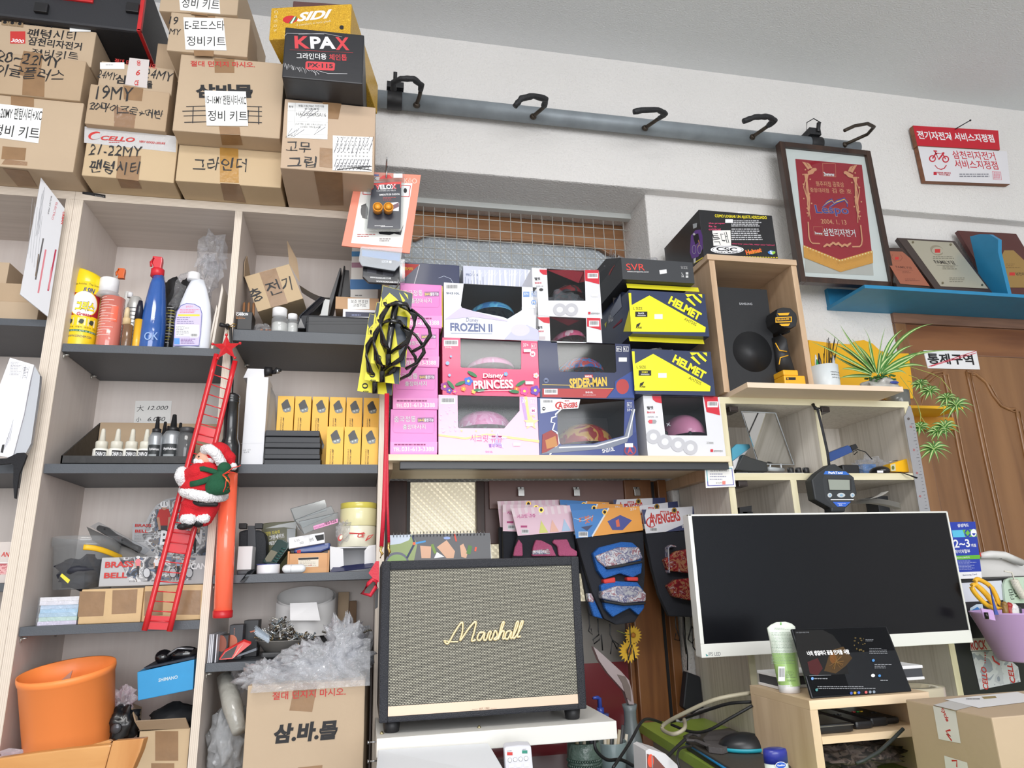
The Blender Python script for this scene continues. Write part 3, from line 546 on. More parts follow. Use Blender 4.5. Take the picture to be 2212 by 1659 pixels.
def cr_(b,c,r,m,amp=0.25,seed=1,n=34,freq=3.0,smooth=False,flat=-1.0,zmin=None,ymax=YB-.006,xmin=None,xmax=None):
 k0=len(b.v);b.ball(c,r,m,n,bot=flat);C=V(c);rr=(r,r,r)if isinstance(r,(int,float))else r
 for i in range(k0,len(b.v)):
  d=b.v[i]-C;q=V((d.x/rr[0],d.y/rr[1],d.z/rr[2]));u=NZ.noise(q*freq+V((seed*7.3,seed,0)));v=abs(NZ.noise(q*freq*2.1+V((0,seed*3.1,5))));p=C+d*(1+amp*(u-0.8*v)*1.6);p.y=min(p.y,ymax);b.v[i]=p
  if zmin is not None:p.z=max(p.z,zmin)
  if xmin is not None:p.x=max(p.x,xmin)
  if xmax is not None:p.x=min(p.x,xmax)
 for i in range(len(b.sm)):
  if not smooth and b.m[i]==b.mi(m):b.sm[i]=False
 return b
def blob(name,root,m,balls=(),segs=(),voxel=0.003,fuzz=0,parent=None,kind=None):
 """one continuous skin grown over balls (centre, radii) and tapered limbs (a, b, ra, rb)"""
 b=MB()
 for c,r in balls:b.ball(c,r,m,20)
 for a,e,ra,rb in segs:
  a=V(a);e=V(e);N_=8;b.tb_([a.lerp(e,i/N_)for i in range(N_+1)],[ra+(rb-ra)*i/N_ for i in range(N_+1)],m,14);b.ball(a,ra,m,14);b.ball(e,rb,m,14)
 o=b.bd(name,root,parent);md=o.modifiers.new('r','REMESH');md.mode='VOXEL';md.voxel_size=voxel;md.use_smooth_shade=True
 ts=bpy.data.scenes.new('tmp');ts.collection.objects.link(o);vl=ts.view_layers[0];vl.update();me=bpy.data.meshes.new_from_object(o.evaluated_get(vl.depsgraph));o.modifiers.clear();o.data=me;bpy.data.scenes.remove(ts)
 bm=bmesh.new();bm.from_mesh(me)
 for _ in range(2):bmesh.ops.smooth_vert(bm,verts=bm.verts,factor=0.5,use_axis_x=True,use_axis_y=True,use_axis_z=True)
 if fuzz:
  rr=random.Random(5);bm.normal_update()
  for v in bm.verts:v.co+=v.normal*rr.uniform(-fuzz,fuzz)
 bm.to_mesh(me);bm.free();me.materials.clear();me.materials.append(m);me.polygons.foreach_set('use_smooth',[True]*len(me.polygons));return o
def tx_(name,label,cat,c,x0,x1,yb,yt,Y,D,m,zb=None,group=None,bev=0.0015,xb=None):
 """upright box from crop pixels: left and right at its foot, foot and top rows, front plane Y"""
 p=Wc(c,x0,yb,Y);q=Wc(c,x1,yb,Y);z=p.z if zb is None else zb;tp=Wc(c,(x0+x1)/2,yt,Y).z-z
 return ct_(label,(p.x,Y),(q.x,Y),z,z+tp,D,m,name,cat,group,bev,c)
BAG=film('clear_plastic_bag',(250,250,252),1.6,0.1,1.0,90);BAGW=film('milky_plastic_bag',(252,252,255),2.2,0.26,1.0,80);BAGP=film('pinkish_plastic_bag',(246,226,232),0.5,0.22,0.9,50)
CLEAR=film('clear_rigid_plastic',(244,246,246),0.35,0.05);CLEARB=film('clear_blister',(240,242,244),0.5,0.06)
YEL=mat((244,212,30),0.4,coat=0.3);
# left bay, top tier: bottles and cans
z=S1[1]+0.0004
Y=1.655;t=th_('spray_can','yellow and red grease spray can at the left end of the bottle row','spray can',Wc(CC,720,1500,Y))
b=MB();x,P=LP(b,CC,718,[(134,1495),(136,1480),(136,985),(128,975)],Y,YEL,z,36);r=P[1][0];b.bd('can',t)
def zc(y):return Wc(CC,718,y,Y).z
b=MB();wrap(b,x,Y,r+.0003,zc(1285),zc(1085),190,350,mat((172,36,48),0.4));wrap(b,x,Y,r+.0004,zc(1432),zc(1415),225,350,mat((30,120,60)));
vs=[(x,0,0)];
def cyl(a,zz,e=0.0006):return(x+(r+e)*math.cos(math.radians(a)),Y+(r+e)*math.sin(math.radians(a)),zz)
zm_,rz_=zc(1185),(zc(1090)-zc(1285))/2*1.12
for rs,cc,e in((1.06,YEL,.0005),(1.0,WH,.0007)):
 E_=[(math.cos(math.pi*i/20),math.sin(math.pi*i/20))for i in range(21)]
 b.add([cyl(283-52*rs*q[0],zm_+sg*rz_*rs*q[1],e)for q in E_ for sg in(-1,1)],[(2*i,2*i+2,2*i+3,2*i+1)for i in range(20)],cc)
wraptext(b,'그리스',x,Y,r+.0016,zc(1250),zc(1165)-zc(1250),255,325,mat((250,220,40)),0.05,0.15);wraptext(b,'그리스',x,Y,r+.0011,zc(1254),zc(1161)-zc(1254),254,326,INK,0.075,0.15)
wraptext(b,'Grease',x,Y,r+.001,zc(1292),zc(1262)-zc(1292),264,318,mat((190,40,60)),0.03,0.1);wraptext(b,'ILSIN',x,Y,r+.0006,zc(1085),zc(1040)-zc(1085),275,318,mat((40,60,130)),0.03,0.3)
wraptext(b,'High Grade Articles · Top Score',x,Y,r+.0006,zc(1022),zc(1000)-zc(1022),205,335,mat((110,100,40)));wraptext(b,'무석면지 침투성 윤활제',x,Y,r+.0007,zc(1431),zc(1418)-zc(1431),235,345,WH);wraptext(b,'WWW.ILSINCHEM.COM',x,Y,r+.0006,zc(1482),zc(1462)-zc(1482),240,330,mat((40,60,120)));wraptext(b,'고온기계 · 자동차 · 자전거 · 모터',x,Y,r+.0006,zc(1400),zc(1384)-zc(1400),225,345,mat((90,70,30)))
for a in(242,285,322):b.add([cyl(a-15,zc(1375)),cyl(a+15,zc(1375)),cyl(a+15,zc(1310)),cyl(a-15,zc(1310))],[(0,1,2,3)],mat((235,225,180)));b.add([cyl(a+8*math.cos(i*.7)*(1+.4*(i%2)),zc(1342)+(zc(1320)-zc(1342))*math.sin(i*.7),.0009)for i in range(9)],[tuple(range(9))],mat((50,60,50)))
b.bd('label',t)
b=MB();vs=[];n=36;kk=8
for j in range(kk+1):
 for i in range(n):
  a=2*math.pi*i/n;u=j/kk;top=zc(830)+(zc(905)-zc(830))*(0.5-0.5*math.cos(a))**0.7+0.012*math.exp(-((a-5.2)/.3)**2)*-1
  rr_=r*(1.0-0.18*u**2.2);vs.append((x+rr_*math.cos(a+math.pi),Y+rr_*math.sin(a+math.pi),zc(985)+(top-zc(985))*u))
b.add(vs,[(j*n+i,j*n+(i+1)%n,(j+1)*n+(i+1)%n,(j+1)*n+i)for j in range(kk)for i in range(n)]+[tuple(kk*n+i for i in range(n))],mat((246,214,24),0.3,coat=0.4),True);b.bd('cap',t)
PINKL=mat((226,130,116),0.12,alpha=0.9,coat=0.6)
Y=1.65;t=th_('liquid_bottle','clear bottle of pink liquid with a white cap, right of the yellow spray can','bottle',Wc(CC,965,1510,Y))
b=MB();x,P=LP(b,CC,966,[(102,1505),(106,1495),(106,1100)],Y,PINKL,z);b.bd('liquid',t)
b=MB();LP(b,CC,966,[(106,1100),(106,1075),(92,1055),(86,1050)],Y,film('bottle_neck',(235,225,222),0.5,0.35));b.bd('neck',t)
b=MB();LP(b,CC,968,[(86,1062),(86,935),(80,928)],Y,WH);b.bd('cap',t)
b=MB();PT=mat((245,205,198),0.5);zt_=[Wc(CC,966,yy,Y).z for yy in range(1120,1480,24)]
for i,zz in enumerate(zt_):wrap(b,x,Y,P[1][0]+.0004,zz,zz+.0013,212,255+(i*37)%60,PT)
wrap(b,x,Y,P[1][0]+.0003,Wc(CC,966,1330,Y).z,Wc(CC,966,1190,Y).z,285,318,mat((236,110,84),0.4));b.bd('label',t)
ORG=mat((226,104,40),0.4)
def trigger(c,xc,yt,Y,s,m,root,flip=1):
 """spray head: body, nozzle and trigger lever, s = half width in pixels"""
 k=kpx(c,xc,yt,Y);p=Wc(c,xc,yt,Y);a=k*s;b=MB()
 pr=[(-1.0,0),(-0.7,0),(0.9,-0.1),(1.0,-1.0),(0.9,-2.6),(1.0,-3.2),(-0.8,-3.2),(-0.6,-2.4),(-1.0,-1.6)]
 b.prism([(p.x+flip*q[0]*a,p.z+q[1]*a)for q in pr][::flip],a*1.3,m,MX.Translation((0,Y-a*.65,0)));b.bd('spray_head',root,bevel=a*0.2)
 b=MB();b.tb_([(p.x-flip*a*.7,Y-a*.5,p.z-a*.5),(p.x-flip*a*1.1,Y-a*.9,p.z-a*1.6),(p.x-flip*a*.9,Y-a*1.0,p.z-a*2.6)],a*0.25,m,8);b.bd('trigger',root)
Y=1.75;t=th_('spray_bottle','bottle with an orange trigger head, behind the pink liquid bottle','bottle',Wc(CC,1100,1500,Y))
b=MB();LP(b,CC,1082,[(70,1560),(74,1540),(74,1200),(30,1090),(28,1040)],Y,mat((240,240,238),0.4),z);b.bd('bottle',t);trigger(CC,1095,832,Y,34,ORG,t)
Y=1.70;t=th_('spray_can','grey-white spray can with lines of black print, behind the amber bottle','spray can',Wc(CC,1165,1500,Y))
b=MB();x,P=LP(b,CC,1165,[(66,1525),(68,1515),(68,1160),(50,1095),(40,1085)],Y,mat((206,206,202),0.3,0.3),z);b.bd('can',t)
b=MB();LP(b,CC,1163,[(24,1090),(26,1060),(22,1045)],Y,WH);b.bd('nozzle',t);b=MB()
for i,yy in enumerate(range(1195,1480,34)):wrap(b,x,Y,P[1][0]+.0004,Wc(CC,1165,yy+9,Y).z,Wc(CC,1165,yy,Y).z,230+(i*13)%20,330-(i*29)%40,mat((110,112,115)))
b.bd('label',t)
Y=1.63;t=th_('small_bottle','small amber bottle with a beige screw cap, standing before the grey can','bottle',Wc(CC,1128,1515,Y))
b=MB();LP(b,CC,1128,[(40,1520),(44,1510),(44,1345),(36,1335)],Y,mat((124,92,66),0.15,alpha=0.95,coat=0.5),z,20);b.bd('bottle',t);b=MB();LP(b,CC,1132,[(36,1335),(36,1280),(33,1276)],Y,mat((214,186,140),0.5),None,20);b.bd('cap',t);b=MB();LP(b,CC,1134,[(26,1276),(22,1200),(14,1180)],Y,mat((222,200,160),0.5),None,16);b.bd('spout',t)
Y=1.635;t=th_('marker_can','slim yellow tube with a black top, left of the blue spray bottle','tube',Wc(CC,1225,1515,Y))
b=MB();LP(b,CC,1222,[(38,1520),(40,1512),(40,1290)],Y,mat((236,180,44),0.35,coat=0.4),z,20);b.bd('body',t);b=MB();LP(b,CC,1240,[(36,1290),(30,1180),(18,1120)],Y,mat((30,32,46),0.3),None,20);b.bd('top',t)
Y=1.65;t=th_('spray_bottle','tall blue spray bottle with a red trigger head','bottle',Wc(CC,1350,1525,Y))
BLUEL=mat((46,96,176),0.08,alpha=0.9,coat=0.8,var=0.15,vscale=30);b=MB();LP(b,CC,1350,[(112,1528),(118,1510),(116,1350),(96,1150),(72,980),(52,895)],Y,BLUEL,z,32);b.bd('bottle',t)
b=MB();LP(b,CC,1408,[(60,905),(60,842),(48,835)],Y,mat((212,40,54),0.35),None,24);b.bd('collar',t);trigger(CC,1420,730,Y,46,mat((212,40,54),0.3,coat=0.4),t)
f=Face((0,Y-0.031,z),FR,CC);f.tx('OK',(1290,1470),(1415,1470),70,mat((150,180,225),0.3),0.0);f.tx('×',(1360,1290),(1385,1290),24,WH);f.dn('print',t)
Y=1.72;t=th_('spray_can','black can with yellow print behind the blue spray bottle','spray can',Wc(CC,1505,1530,Y))
b=MB();x,P=LP(b,CC,1500,[(62,1545),(64,1535),(64,1200),(50,1160)],Y,mat((30,30,34),0.3,coat=0.3),z);b.bd('can',t);b=MB()
for i,yy in enumerate(range(1195,1520,26)):wrap(b,x,Y,P[1][0]+.0004,Wc(CC,1500,yy+8,Y).z,Wc(CC,1500,yy,Y).z,240+(i*17)%30,300+(i*31)%40,mat((170,160,70)if i%3 else(190,190,190)))
b.bd('label',t)
Y=1.65;t=th_('detergent_bottle','white shouldered bottle with a lilac back label','bottle',Wc(CC,1690,1540,Y));WB=mat((236,240,248),0.3,coat=0.3)
b=MB();zt0=S1[1];k=kpx(CC,1690,1540,Y);xc_=Wc(CC,1688,1540,Y).x;prf=[(158,1542),(164,1530),(160,1300),(140,1150),(98,1020),(60,930)]
b.lathe([(hw*k,(Wc(CC,1690,yy,Y).z if i_ else z))for i_,(hw,yy)in enumerate(prf)],WB,MX.Translation((xc_+0.006,Y,0))@MX.Diagonal((1,0.55,1,1)),36);b.bd('bottle',t)
b=MB();LP(b,CC,1735,[(58,940),(60,930),(58,880),(50,872)],Y,WH);b.bd('cap',t)
f=Face((0,Y-0.0222,z),FR,CC);LIL=mat((206,196,228),0.5);ol=[(1552,1525),(1566,1300),(1585,1210),(1620,1160),(1670,1140),(1740,1145),(1795,1175),(1812,1230),(1800,1400),(1785,1525)]
f.py(ol,mat((96,100,170),0.5));ce=(1685,1340);f.py([(ce[0]+(q[0]-ce[0])*.955,ce[1]+(q[1]-ce[1])*.965)for q in ol],LIL);f.rc((1595,1240),(1790,1258),mat((236,214,70)))
f.tx('@에코너',(1665,1182),(1725,1182),20,mat((220,90,110)));f.ls((1610,1195),(1790,1235),3,mat((220,110,130)),.4,2);f.ls((1585,1268),(1785,1335),4,mat((120,110,150)),.3,3);f.rc((1575,1335),(1785,1440),WH);f.ls((1580,1345),(1700,1435),6,mat((140,140,150)),.35,4);f.barcode((1705,1410),(1775,1450));f.rc((1562,1455),(1610,1510),mat((90,150,220)));f.ls((1620,1460),(1770,1510),4,mat((150,120,170)),.5,6);f.dn('label',t)
Y=1.74;t=th_('black_gloves','black gloves stuffed in a clear bag behind the bottles','gloves',Wc(CC,1650,1500,Y));c=Wc(CC,1660,1000,Y)
b=MB();cr_(b,(c.x,Y,z+0.115),(0.05,0.035,0.115),mat((30,30,32),0.7),0.3,3,30,2.2,True,zmin=z);b.bd('gloves',t)
b=MB();cr_(b,(c.x+0.01,Y+.005,z+0.12),(0.058,0.045,0.12),BAG,0.22,5,20,2.6,flat=-0.95,zmin=z,xmax=-.327);b.bd('bag',t)
Y=1.70;c=Wc(CC,1930,650,Y);b=MB();cr_(b,(c.x-.004,Y,c.z-0.018),(0.036,0.03,0.056),BAG,0.55,8,18,3.2,xmax=-.327);cr_(b,(c.x-.012,Y,c.z-.075),(0.026,0.025,0.06),BAG,0.4,9,16,3.2,xmax=-.327);tag(b.bd('plastic_bag'),'crumpled clear plastic bag sticking up behind the white envelopes','bag')
PAPW=mat((226,218,208),0.7)
for i,(xa_,xb_,yt_,yo,ln,nme)in enumerate(((1850,1905,1090,1.655,0.004,'thin white envelope, left of the three in the bottle row'),(1880,1960,890,1.66,0.006,'tallest white envelope, in the middle of the three in the bottle row'),(1975,2020,900,1.665,0.01,'padded white envelope next to the bookcase divider'))):
 p=Wc(CC,xa_,1545,yo);b=MB();h_=Wc(CC,xa_,yt_,yo).z-p.z;d=ln
 b.prism([(p.x,z),(p.x+d,z),(p.x+d+0.012,z+h_*0.9),(p.x+0.012+d*.3,z+h_)],0.14,PAPW,MX.Translation((0,yo,0)));tag(b.bd('envelope',bevel=d*.3),nme,'envelope','envelopes beside the bottles')
 # left bay, second tier: oil tray
z=S2[1]+0.0004;Y0=1.615;xl_=Wc(CE,540,1080,Y0).x;xr_=-0.3275;zb_=z
t=th_('parts_tray','black sloped plastic tray holding the oil bottles','tray',(-0.47,1.68,z));TRB=mat((44,43,43),0.5,bump=0.2,bscale=60,var=0.3,vscale=70)
lip=Wc(CE,900,1014,Y0).z-z;hb=Wc(CE,1200,722,1.797).z-z;HK=(Wc(CE,893,772,1.645).z-z-.0035)/.058
b=MB();b.box(xl_,xr_,Y0,Y0+.003,z,z+lip,TRB);b.box(xl_,xr_,Y0,1.8,z,z+.003,TRB);b.box(xl_,xr_,1.797,1.8,z,z+hb-.004,TRB)
for xx in(xl_,xr_-.003):b.add([(xx,Y0,z),(xx+.003,Y0,z),(xx+.003,1.8,z),(xx,1.8,z),(xx,Y0,z+lip),(xx+.003,Y0,z+lip),(xx+.003,1.8,z+hb),(xx,1.8,z+hb)],[(0,3,2,1),(4,5,6,7),(0,1,5,4),(1,2,6,5),(2,3,7,6),(3,0,4,7)],TRB)
b.bd('tray',t);b=MB();b.box(xl_+.004,xr_-.004,1.794,1.7965,z+.004,z+hb,CARD2);b.bd('card_liner',t)
OILW=mat((234,232,224),0.4);Y=1.645
t=th_('oil_bottle','white dropper oil bottle, first from the left in the black tray','bottle',(Wc(CE,893,1060,Y).x,Y,z+.0035),'white chain oil bottles in the tray');OB=t;x_,y_,zz=t.location
b=MB();b.lathe([(0.0148,zz),(0.0158,zz+.002),(0.0158,zz+.024*HK),(0.0135,zz+.0255*HK)],OILW,MX.Translation((x_,y_,0)),24);b.bd('bottle',t)
b=MB();b.lathe([(0.0122,zz+.0255*HK),(0.0122,zz+.036*HK),(0.0105,zz+.0375*HK),(0.0062,zz+.0385*HK),(0.0042,zz+.056*HK),(0.0028,zz+.058*HK)],mat((214,210,196),0.35),MX.Translation((x_,y_,0)),20);b.bd('dropper_cap',t)
b=MB();wrap(b,x_,y_,.0161,zz+.014,zz+.030,250,330,INK);wraptext(b,'CHAIN OIL',x_,y_,.0165,zz+.0175,.009,253,327,WH,0.03);b.bd('label',t)
for i,xx in enumerate((1030,1163,1292)):dup(OB,(Wc(CE,xx,1060,Y).x,Y,zz),'white dropper oil bottle, %s in the black tray'%('second from the left','third from the left','last of the four')[i],rz=(8,0,-20)[i])
SILV=mat((168,172,176),0.3,0.5);CAPB=mat((32,32,34),0.4)
def lube(label,c,xc,Y,r,hb,ht,zz):
 x=Wc(c,xc,1000,Y).x;t=th_('lubricant_bottle',label,'bottle',(x,Y,zz),'lubricant bottles in the tray');T=MX.Translation((x,Y,0))
 b=MB();b.lathe([(r*.95,zz),(r,zz+.002),(r,zz+hb*.85),(r*.7,zz+hb)],SILV,T,26);b.bd('bottle',t)
 b=MB();b.lathe([(r*.62,zz+hb),(r*.62,zz+hb+.009),(r*.34,zz+hb+.011),(r*.2,zz+ht),(r*.12,zz+ht+.001)],CAPB,T,20);b.bd('cap',t)
 b=MB();wrap(b,x,Y,r+.0003,zz+hb*.08,zz+hb*.6,225,325,mat((40,44,46),0.5));wrap(b,x,Y,r+.0005,zz+hb*.1,zz+hb*.3,240,300,mat((150,154,156)));wraptext(b,'Hydrlubricant',x,Y,r+.0006,zz+hb*.4,hb*.1,240,318,WH,.02);b.bd('label',t);return t
zz=z+.0035
L1=lube('small silver lubricant bottle beside the last white oil bottle',CE,1382,1.64,.0148,Wc(CE,1382,812,1.64).z-zz,Wc(CE,1400,668,1.64).z-zz,zz)
lube('larger silver lubricant bottle before the grey jar',CE,1530,1.655,.021,Wc(CE,1530,800,1.655).z-zz,Wc(CE,1560,648,1.655).z-zz,zz)
for i,(xx,yy)in enumerate(((1452,1.69),(1485,1.735))):dup(L1,(Wc(CE,xx,1000,yy).x,yy,zz),'small lubricant bottle behind the small silver one, %s'%('just its black cap showing' if i==0 else 'farther back, tip of its black cap showing'))
for i,(xx,yy)in enumerate(((1592,1.70),(1618,1.745))):dup(L1,(Wc(CE,xx,1000,yy).x,yy,zz),'lubricant bottle behind the larger silver one, %s'%('nearer cap showing' if i==0 else 'farther cap showing'))
Y=1.64;t=th_('jar','smoky clear jar with a dark lid at the right end of the tray','jar',(Wc(CE,1655,1060,Y).x,Y,zz));x=t.location.x;T=MX.Translation((x,Y,0))
b=MB();b.lathe([(.018,zz),(.0195,zz+.003),(.0195,zz+.062),(.015,zz+.07)],film('smoky_plastic',(150,150,148),0.5,0.12),T,26);b.bd('jar_body',t);b=MB();b.lathe([(.015,zz+.07),(.0155,zz+.082),(.014,zz+.083)],mat((66,66,68),0.4),T,26);b.bd('lid',t);b=MB();cr_(b,(x,Y,zz+.03),(.016,.016,.027),mat((70,70,70),0.5,0.4),.3,2,14);b.bd('contents',t)
b=MB();p=Wc(CE,1215,523,YB-.0045);q=Wc(CE,1520,722,YB-.0045);yy=YB-.0045
f=Face((0,yy-.0003,0),FR,CE);ol=[(1215,523),(1540,522),(1525,728),(1198,722)]
t=th_('price_card','handwritten price card stuck to the back panel above the oil bottles','card',f.pt((1370,725)));b=MB();b.sl([f.pt(q,0)for q in ol],(0,-.0003,0),PAPER);b.bd('card',t)
f=Face((0,yy-.0006,0),FR,CE);f.tx('大',(1225,620),(1290,612),55,MK,-.004,.1);f.tx('12.000',(1322,605),(1505,603),36,MK,0,.25);f.tx('小',(1218,712),(1265,708),40,MK,0,.1);f.tx('6.000',(1322,706),(1480,704),38,MK,0,.25);f.dn('handwriting',t)
# left bay, third tier
z=S3[1]+.0004
def kraft(label,x0,x1,yb,yt,Y,D,zb,rz=0):
 return tx_('kraft_carton',label,'box',CG,x0,x1,yb,yt,Y,D,mat((204,172,128),0.6,bump=.2,bscale=50,var=.08,vscale=20,name='taped_kraft'),zb,'taped kraft cartons')
t,f=kraft('taped kraft carton left of the red ladder foot',712,1285,1310,985,1.615,.12,z);ZK=f.o.z+.0
f.py([(735,1010),(970,1010),(950,1235),(715,1245)],TAPE);f.py([(1035,1000),(1265,990),(1250,1210),(1025,1220)],TAPE);f.each('tape',t);KT=Wc(CG,1000,985,1.615).z
t,f=kraft('taped kraft carton behind the red ladder foot',1295,1848,1296,955,1.62,.12,z)
f.py([(1330,1010),(1500,1005),(1495,1230),(1325,1235)],TAPE);f.py([(1630,1000),(1850,1000),(1835,1225),(1620,1225)],TAPE);f.each('tape',t)
t=th_('paper_stack','stack of pastel papers wrapped in clear film left of the kraft cartons','papers',Wc(CG,520,1315,1.63));p=Wc(CG,335,1318,1.625);q=Wc(CG,700,1318,1.625);hp=Wc(CG,500,1060,1.625).z-Wc(CG,500,1318,1.625).z
cols=[(228,220,240),(196,226,214),(176,208,228),(170,210,236),(190,214,236),(234,232,238),(240,238,240)];rr=random.Random(3)
for i,c_ in enumerate(cols):b=MB();d=rr.uniform(0,.003);b.box(p.x+d,q.x-.001,1.625+d,1.73,z+hp*i/7,z+hp*(i+1)/7-.0002,mat(c_,.4,coat=.3));b.bd('sheets',t)
b=MB();b.sheet(lambda u,v:V((p.x-.002-.012*(1-v)*math.sin(u*3)**2,1.622+u*.1,z+v*(hp+.001))),10,6,BAG,False);b.sheet(lambda u,v:V((p.x-.001+u*(q.x-p.x),1.6235-.001*math.sin(u*20+v*8),z+v*hp)),14,6,BAG);b.bd('wrapping',t)
Y=1.70;t=th_('clear_tub','clear plastic tub with a yellow handle and dark things inside','tub',Wc(CG,660,1040,Y));zb_=max(z+hp+.001,KT+.001)
TUBF=film('tub_plastic',(232,236,238),0.5,0.1);b=MB();T_=[(240,1040),(255,1028),(300,600),(318,595),(322,520),(312,515)];x,P=LP(b,CG,748,T_,Y,TUBF,zb_,40,False);b.lathe([(P[0][0],P[0][1]),(.001,P[0][1])],TUBF,MX.Translation((x,Y,0)),40);b.bd('tub',t)
b=MB();b.tb_([(x+P[3][0]*1.02*math.cos(a),Y+P[3][0]*1.02*math.sin(a),P[3][1]-.006-.016*math.sin((a+1.35)*1.1)**2*1.2)for a in[(-1.35+1.5*i/14)for i in range(15)]],.0026,mat((236,186,36),.4),8,flat=2.2);b.bd('handle',t)
b=MB();cr_(b,(x,Y,zb_+.034),(.055,.055,.032),mat((34,36,48),.6),.3,4,26,2.5,True);b.bd('contents',t);f=Face((x,Y-P[1][0]-.0012,zb_),FR,CG);f.py([(570,845),(645,905),(625,938),(552,870)],mat((236,216,60)));f.dn('price_tag',t)
PICT=blotch('cyclist_photo',[(58,60,68),(110,108,108),(160,160,162),(206,206,208),(120,112,108),(90,104,128),(60,62,66)],45,.25);SLV=mat((178,178,180),.4)
Y=1.76;t=th_('display_card','silver cycling display card with rounded top behind the red ladder','card',Wc(CG,1560,680,Y));f=Face((0,Y,0),FR,CG)
ol=[(1205,700),(1222,385),(1340,375),(1380,290),(1440,215),(1520,165),(1620,140),(1730,160),(1830,220),(1900,330),(1935,700)];b=MB();b.sl([f.pt(q,0)for q in ol],(0,.003,0),SLV);b.bd('card',t);f.py([(1440,690),(1330,560),(1300,470),(1360,400),(1400,290),(1470,205),(1540,175),(1620,158),(1720,170),(1810,230),(1870,320),(1900,690)],PICT)
def rider(f,x,y,s,jersey):
 SK=mat((190,140,112),.5);f.py([(x-45*s,y),(x+40*s,y-5*s),(x+62*s,y+75*s),(x+30*s,y+150*s),(x-40*s,y+150*s),(x-70*s,y+80*s)],jersey);f.py([(x-70*s,y+75*s),(x-45*s,y+75*s),(x-30*s,y+190*s),(x-50*s,y+190*s)],SK);f.py([(x+62*s,y+70*s),(x+38*s,y+75*s),(x+28*s,y+190*s),(x+48*s,y+190*s)],SK)
 f.ell((x,y-25*s),26*s,34*s,SK,n=14);f.ell((x,y-44*s),40*s,30*s,WH,n=16);f.line([(x-12*s,y-68*s),(x-16*s,y-30*s)],6*s,INK);f.line([(x+12*s,y-68*s),(x+16*s,y-30*s)],6*s,INK)
 f.py([(x-34*s,y+150*s),(x+30*s,y+150*s),(x+26*s,y+230*s),(x+6*s,y+300*s),(x-26*s,y+300*s)],mat((44,44,50),.5));f.line([(x-60*s,y+195*s),(x+58*s,y+195*s)],9*s,INK);f.ell((x,y+320*s),14*s,80*s,INK,n=18)
rider(f,1510,255,1.0,REDP);rider(f,1790,300,.9,mat((214,216,222),.4));f.tx('BRASS',(1240,418),(1390,420),28,REDP,.03);f.tx('BELL',(1240,470),(1360,472),28,REDP,.03);f.ls((1235,480),(1390,560),6,mat((140,140,140)),.3);f.tx('BICAN',(1468,585),(1850,580),135,WH,.035);f.dn('print',t)
b=MB();
t,f=tx_('bell_box','long silver bell carton with red lettering lying on the kraft cartons','box',CG,905,1880,950,690,1.64,.09,SLV,max(KT,Wc(CG,1580,955,1.62).z)+.0015)
k_=f.o.z;f.o=Wc(CG,905,950,1.64);f.py([(1095,700),(1640,690),(1800,700),(1760,905),(1190,925)],PICT);
for xx,jj in((1270,mat((214,120,130),.5)),(1440,mat((210,210,214),.5)),(1640,mat((150,170,200),.5))):rider(f,xx,715,.42,jj)
f.tx('BRASS',(965,795),(1228,785),55,REDP,.03);f.tx('BELL',(955,890),(1170,885),50,REDP,.03);f.tx('BICAN',(1700,810),(1895,806),58,WH,.03)
for xx in(1350,1590,1740):f.ell((xx,840),36,48,mat((50,50,56)));f.ell((xx,840),30,42,mat((190,192,196)))
f.dn('print',t)
f=Face((0,1.70,0),V((-.35,-.85,.35)).normalized(),CG);t=th_('blister_pack','grey blister pack with a black part, leaning behind the clear tub','pack',f.pt((1100,690)));f.o=Wc(CG,1000,600,1.725);ol=[(795,415),(1350,680),(1250,760),(850,540)]
b=MB();b.sl([f.pt(q,0)for q in ol],-f.n*.0015,mat((120,118,116),.5));b.bd('card',t);b=MB();PQ=[f.pt(q,0)+f.n*.008 for q in((930,440),(1000,470),(1080,520),(1160,570),(1240,610),(1300,640))];b.tb_(PQ,[.006,.0085,.006,.0085,.006,.007],BLACK,10);b.bd('part',t);b=MB();b.sl([f.pt(q,0)for q in((870,440),(950,400),(1380,630),(1320,680))],f.n*.016,CLEARB);b.bd('blister',t)
# left bay, lowest visible tier
z=S4[1]+.0005
Y=1.66;t=th_('orange_bucket','bright orange plastic bucket with an oval rolled rim','bucket',(Wc(CI,640,1100,Y).x,1.70,z));OR_=mat((255,146,74),.45);cxb=Wc(CI,676,480,1.63).x;kb=kpx(CI,672,600,1.63)*.97
zr_=Wc(CI,672,520,1.63).z;b=MB();n=56;prf=[(.0,z),(385*kb,z),(420*kb,z+.02),(470*kb,zr_-.014),(478*kb,zr_-.013),(486*kb,zr_-.006),(482*kb,zr_+.001),(468*kb,zr_),(455*kb,zr_-.03),(395*kb,z+.006),(0,z+.005)]
vs=[];TB_=MX.Translation((cxb+.024,1.655,z+.030))@rot('X',11)@rot('Y',-5)
for r_,zq in prf:
 for i in range(n):
  a=2*math.pi*i/n;rib=1+(.010*math.copysign(1,math.sin(a*8))if .02<r_<462*kb else 0);vs.append(TB_@V((r_*rib*math.cos(a),r_*rib*.92*math.sin(a),zq-z)))
b.add(vs,[(j*n+i,j*n+(i+1)%n,(j+1)*n+(i+1)%n,(j+1)*n+i)for j in range(len(prf)-1)for i in range(n)],OR_,True);b.bd('bucket',t)
Yp=1.64;b=MB();b.sl([Wc(CI,720,405,Yp),Wc(CI,690,520,Yp+.005),Wc(CI,570,660,Yp+.01),Wc(CI,400,760,Yp+.01),Wc(CI,460,640,Yp+.005)],(0,.002,0),mat((196,150,130),.6));tag(b.bd('card_strip'),'brownish card strip standing inside the orange bucket','card')
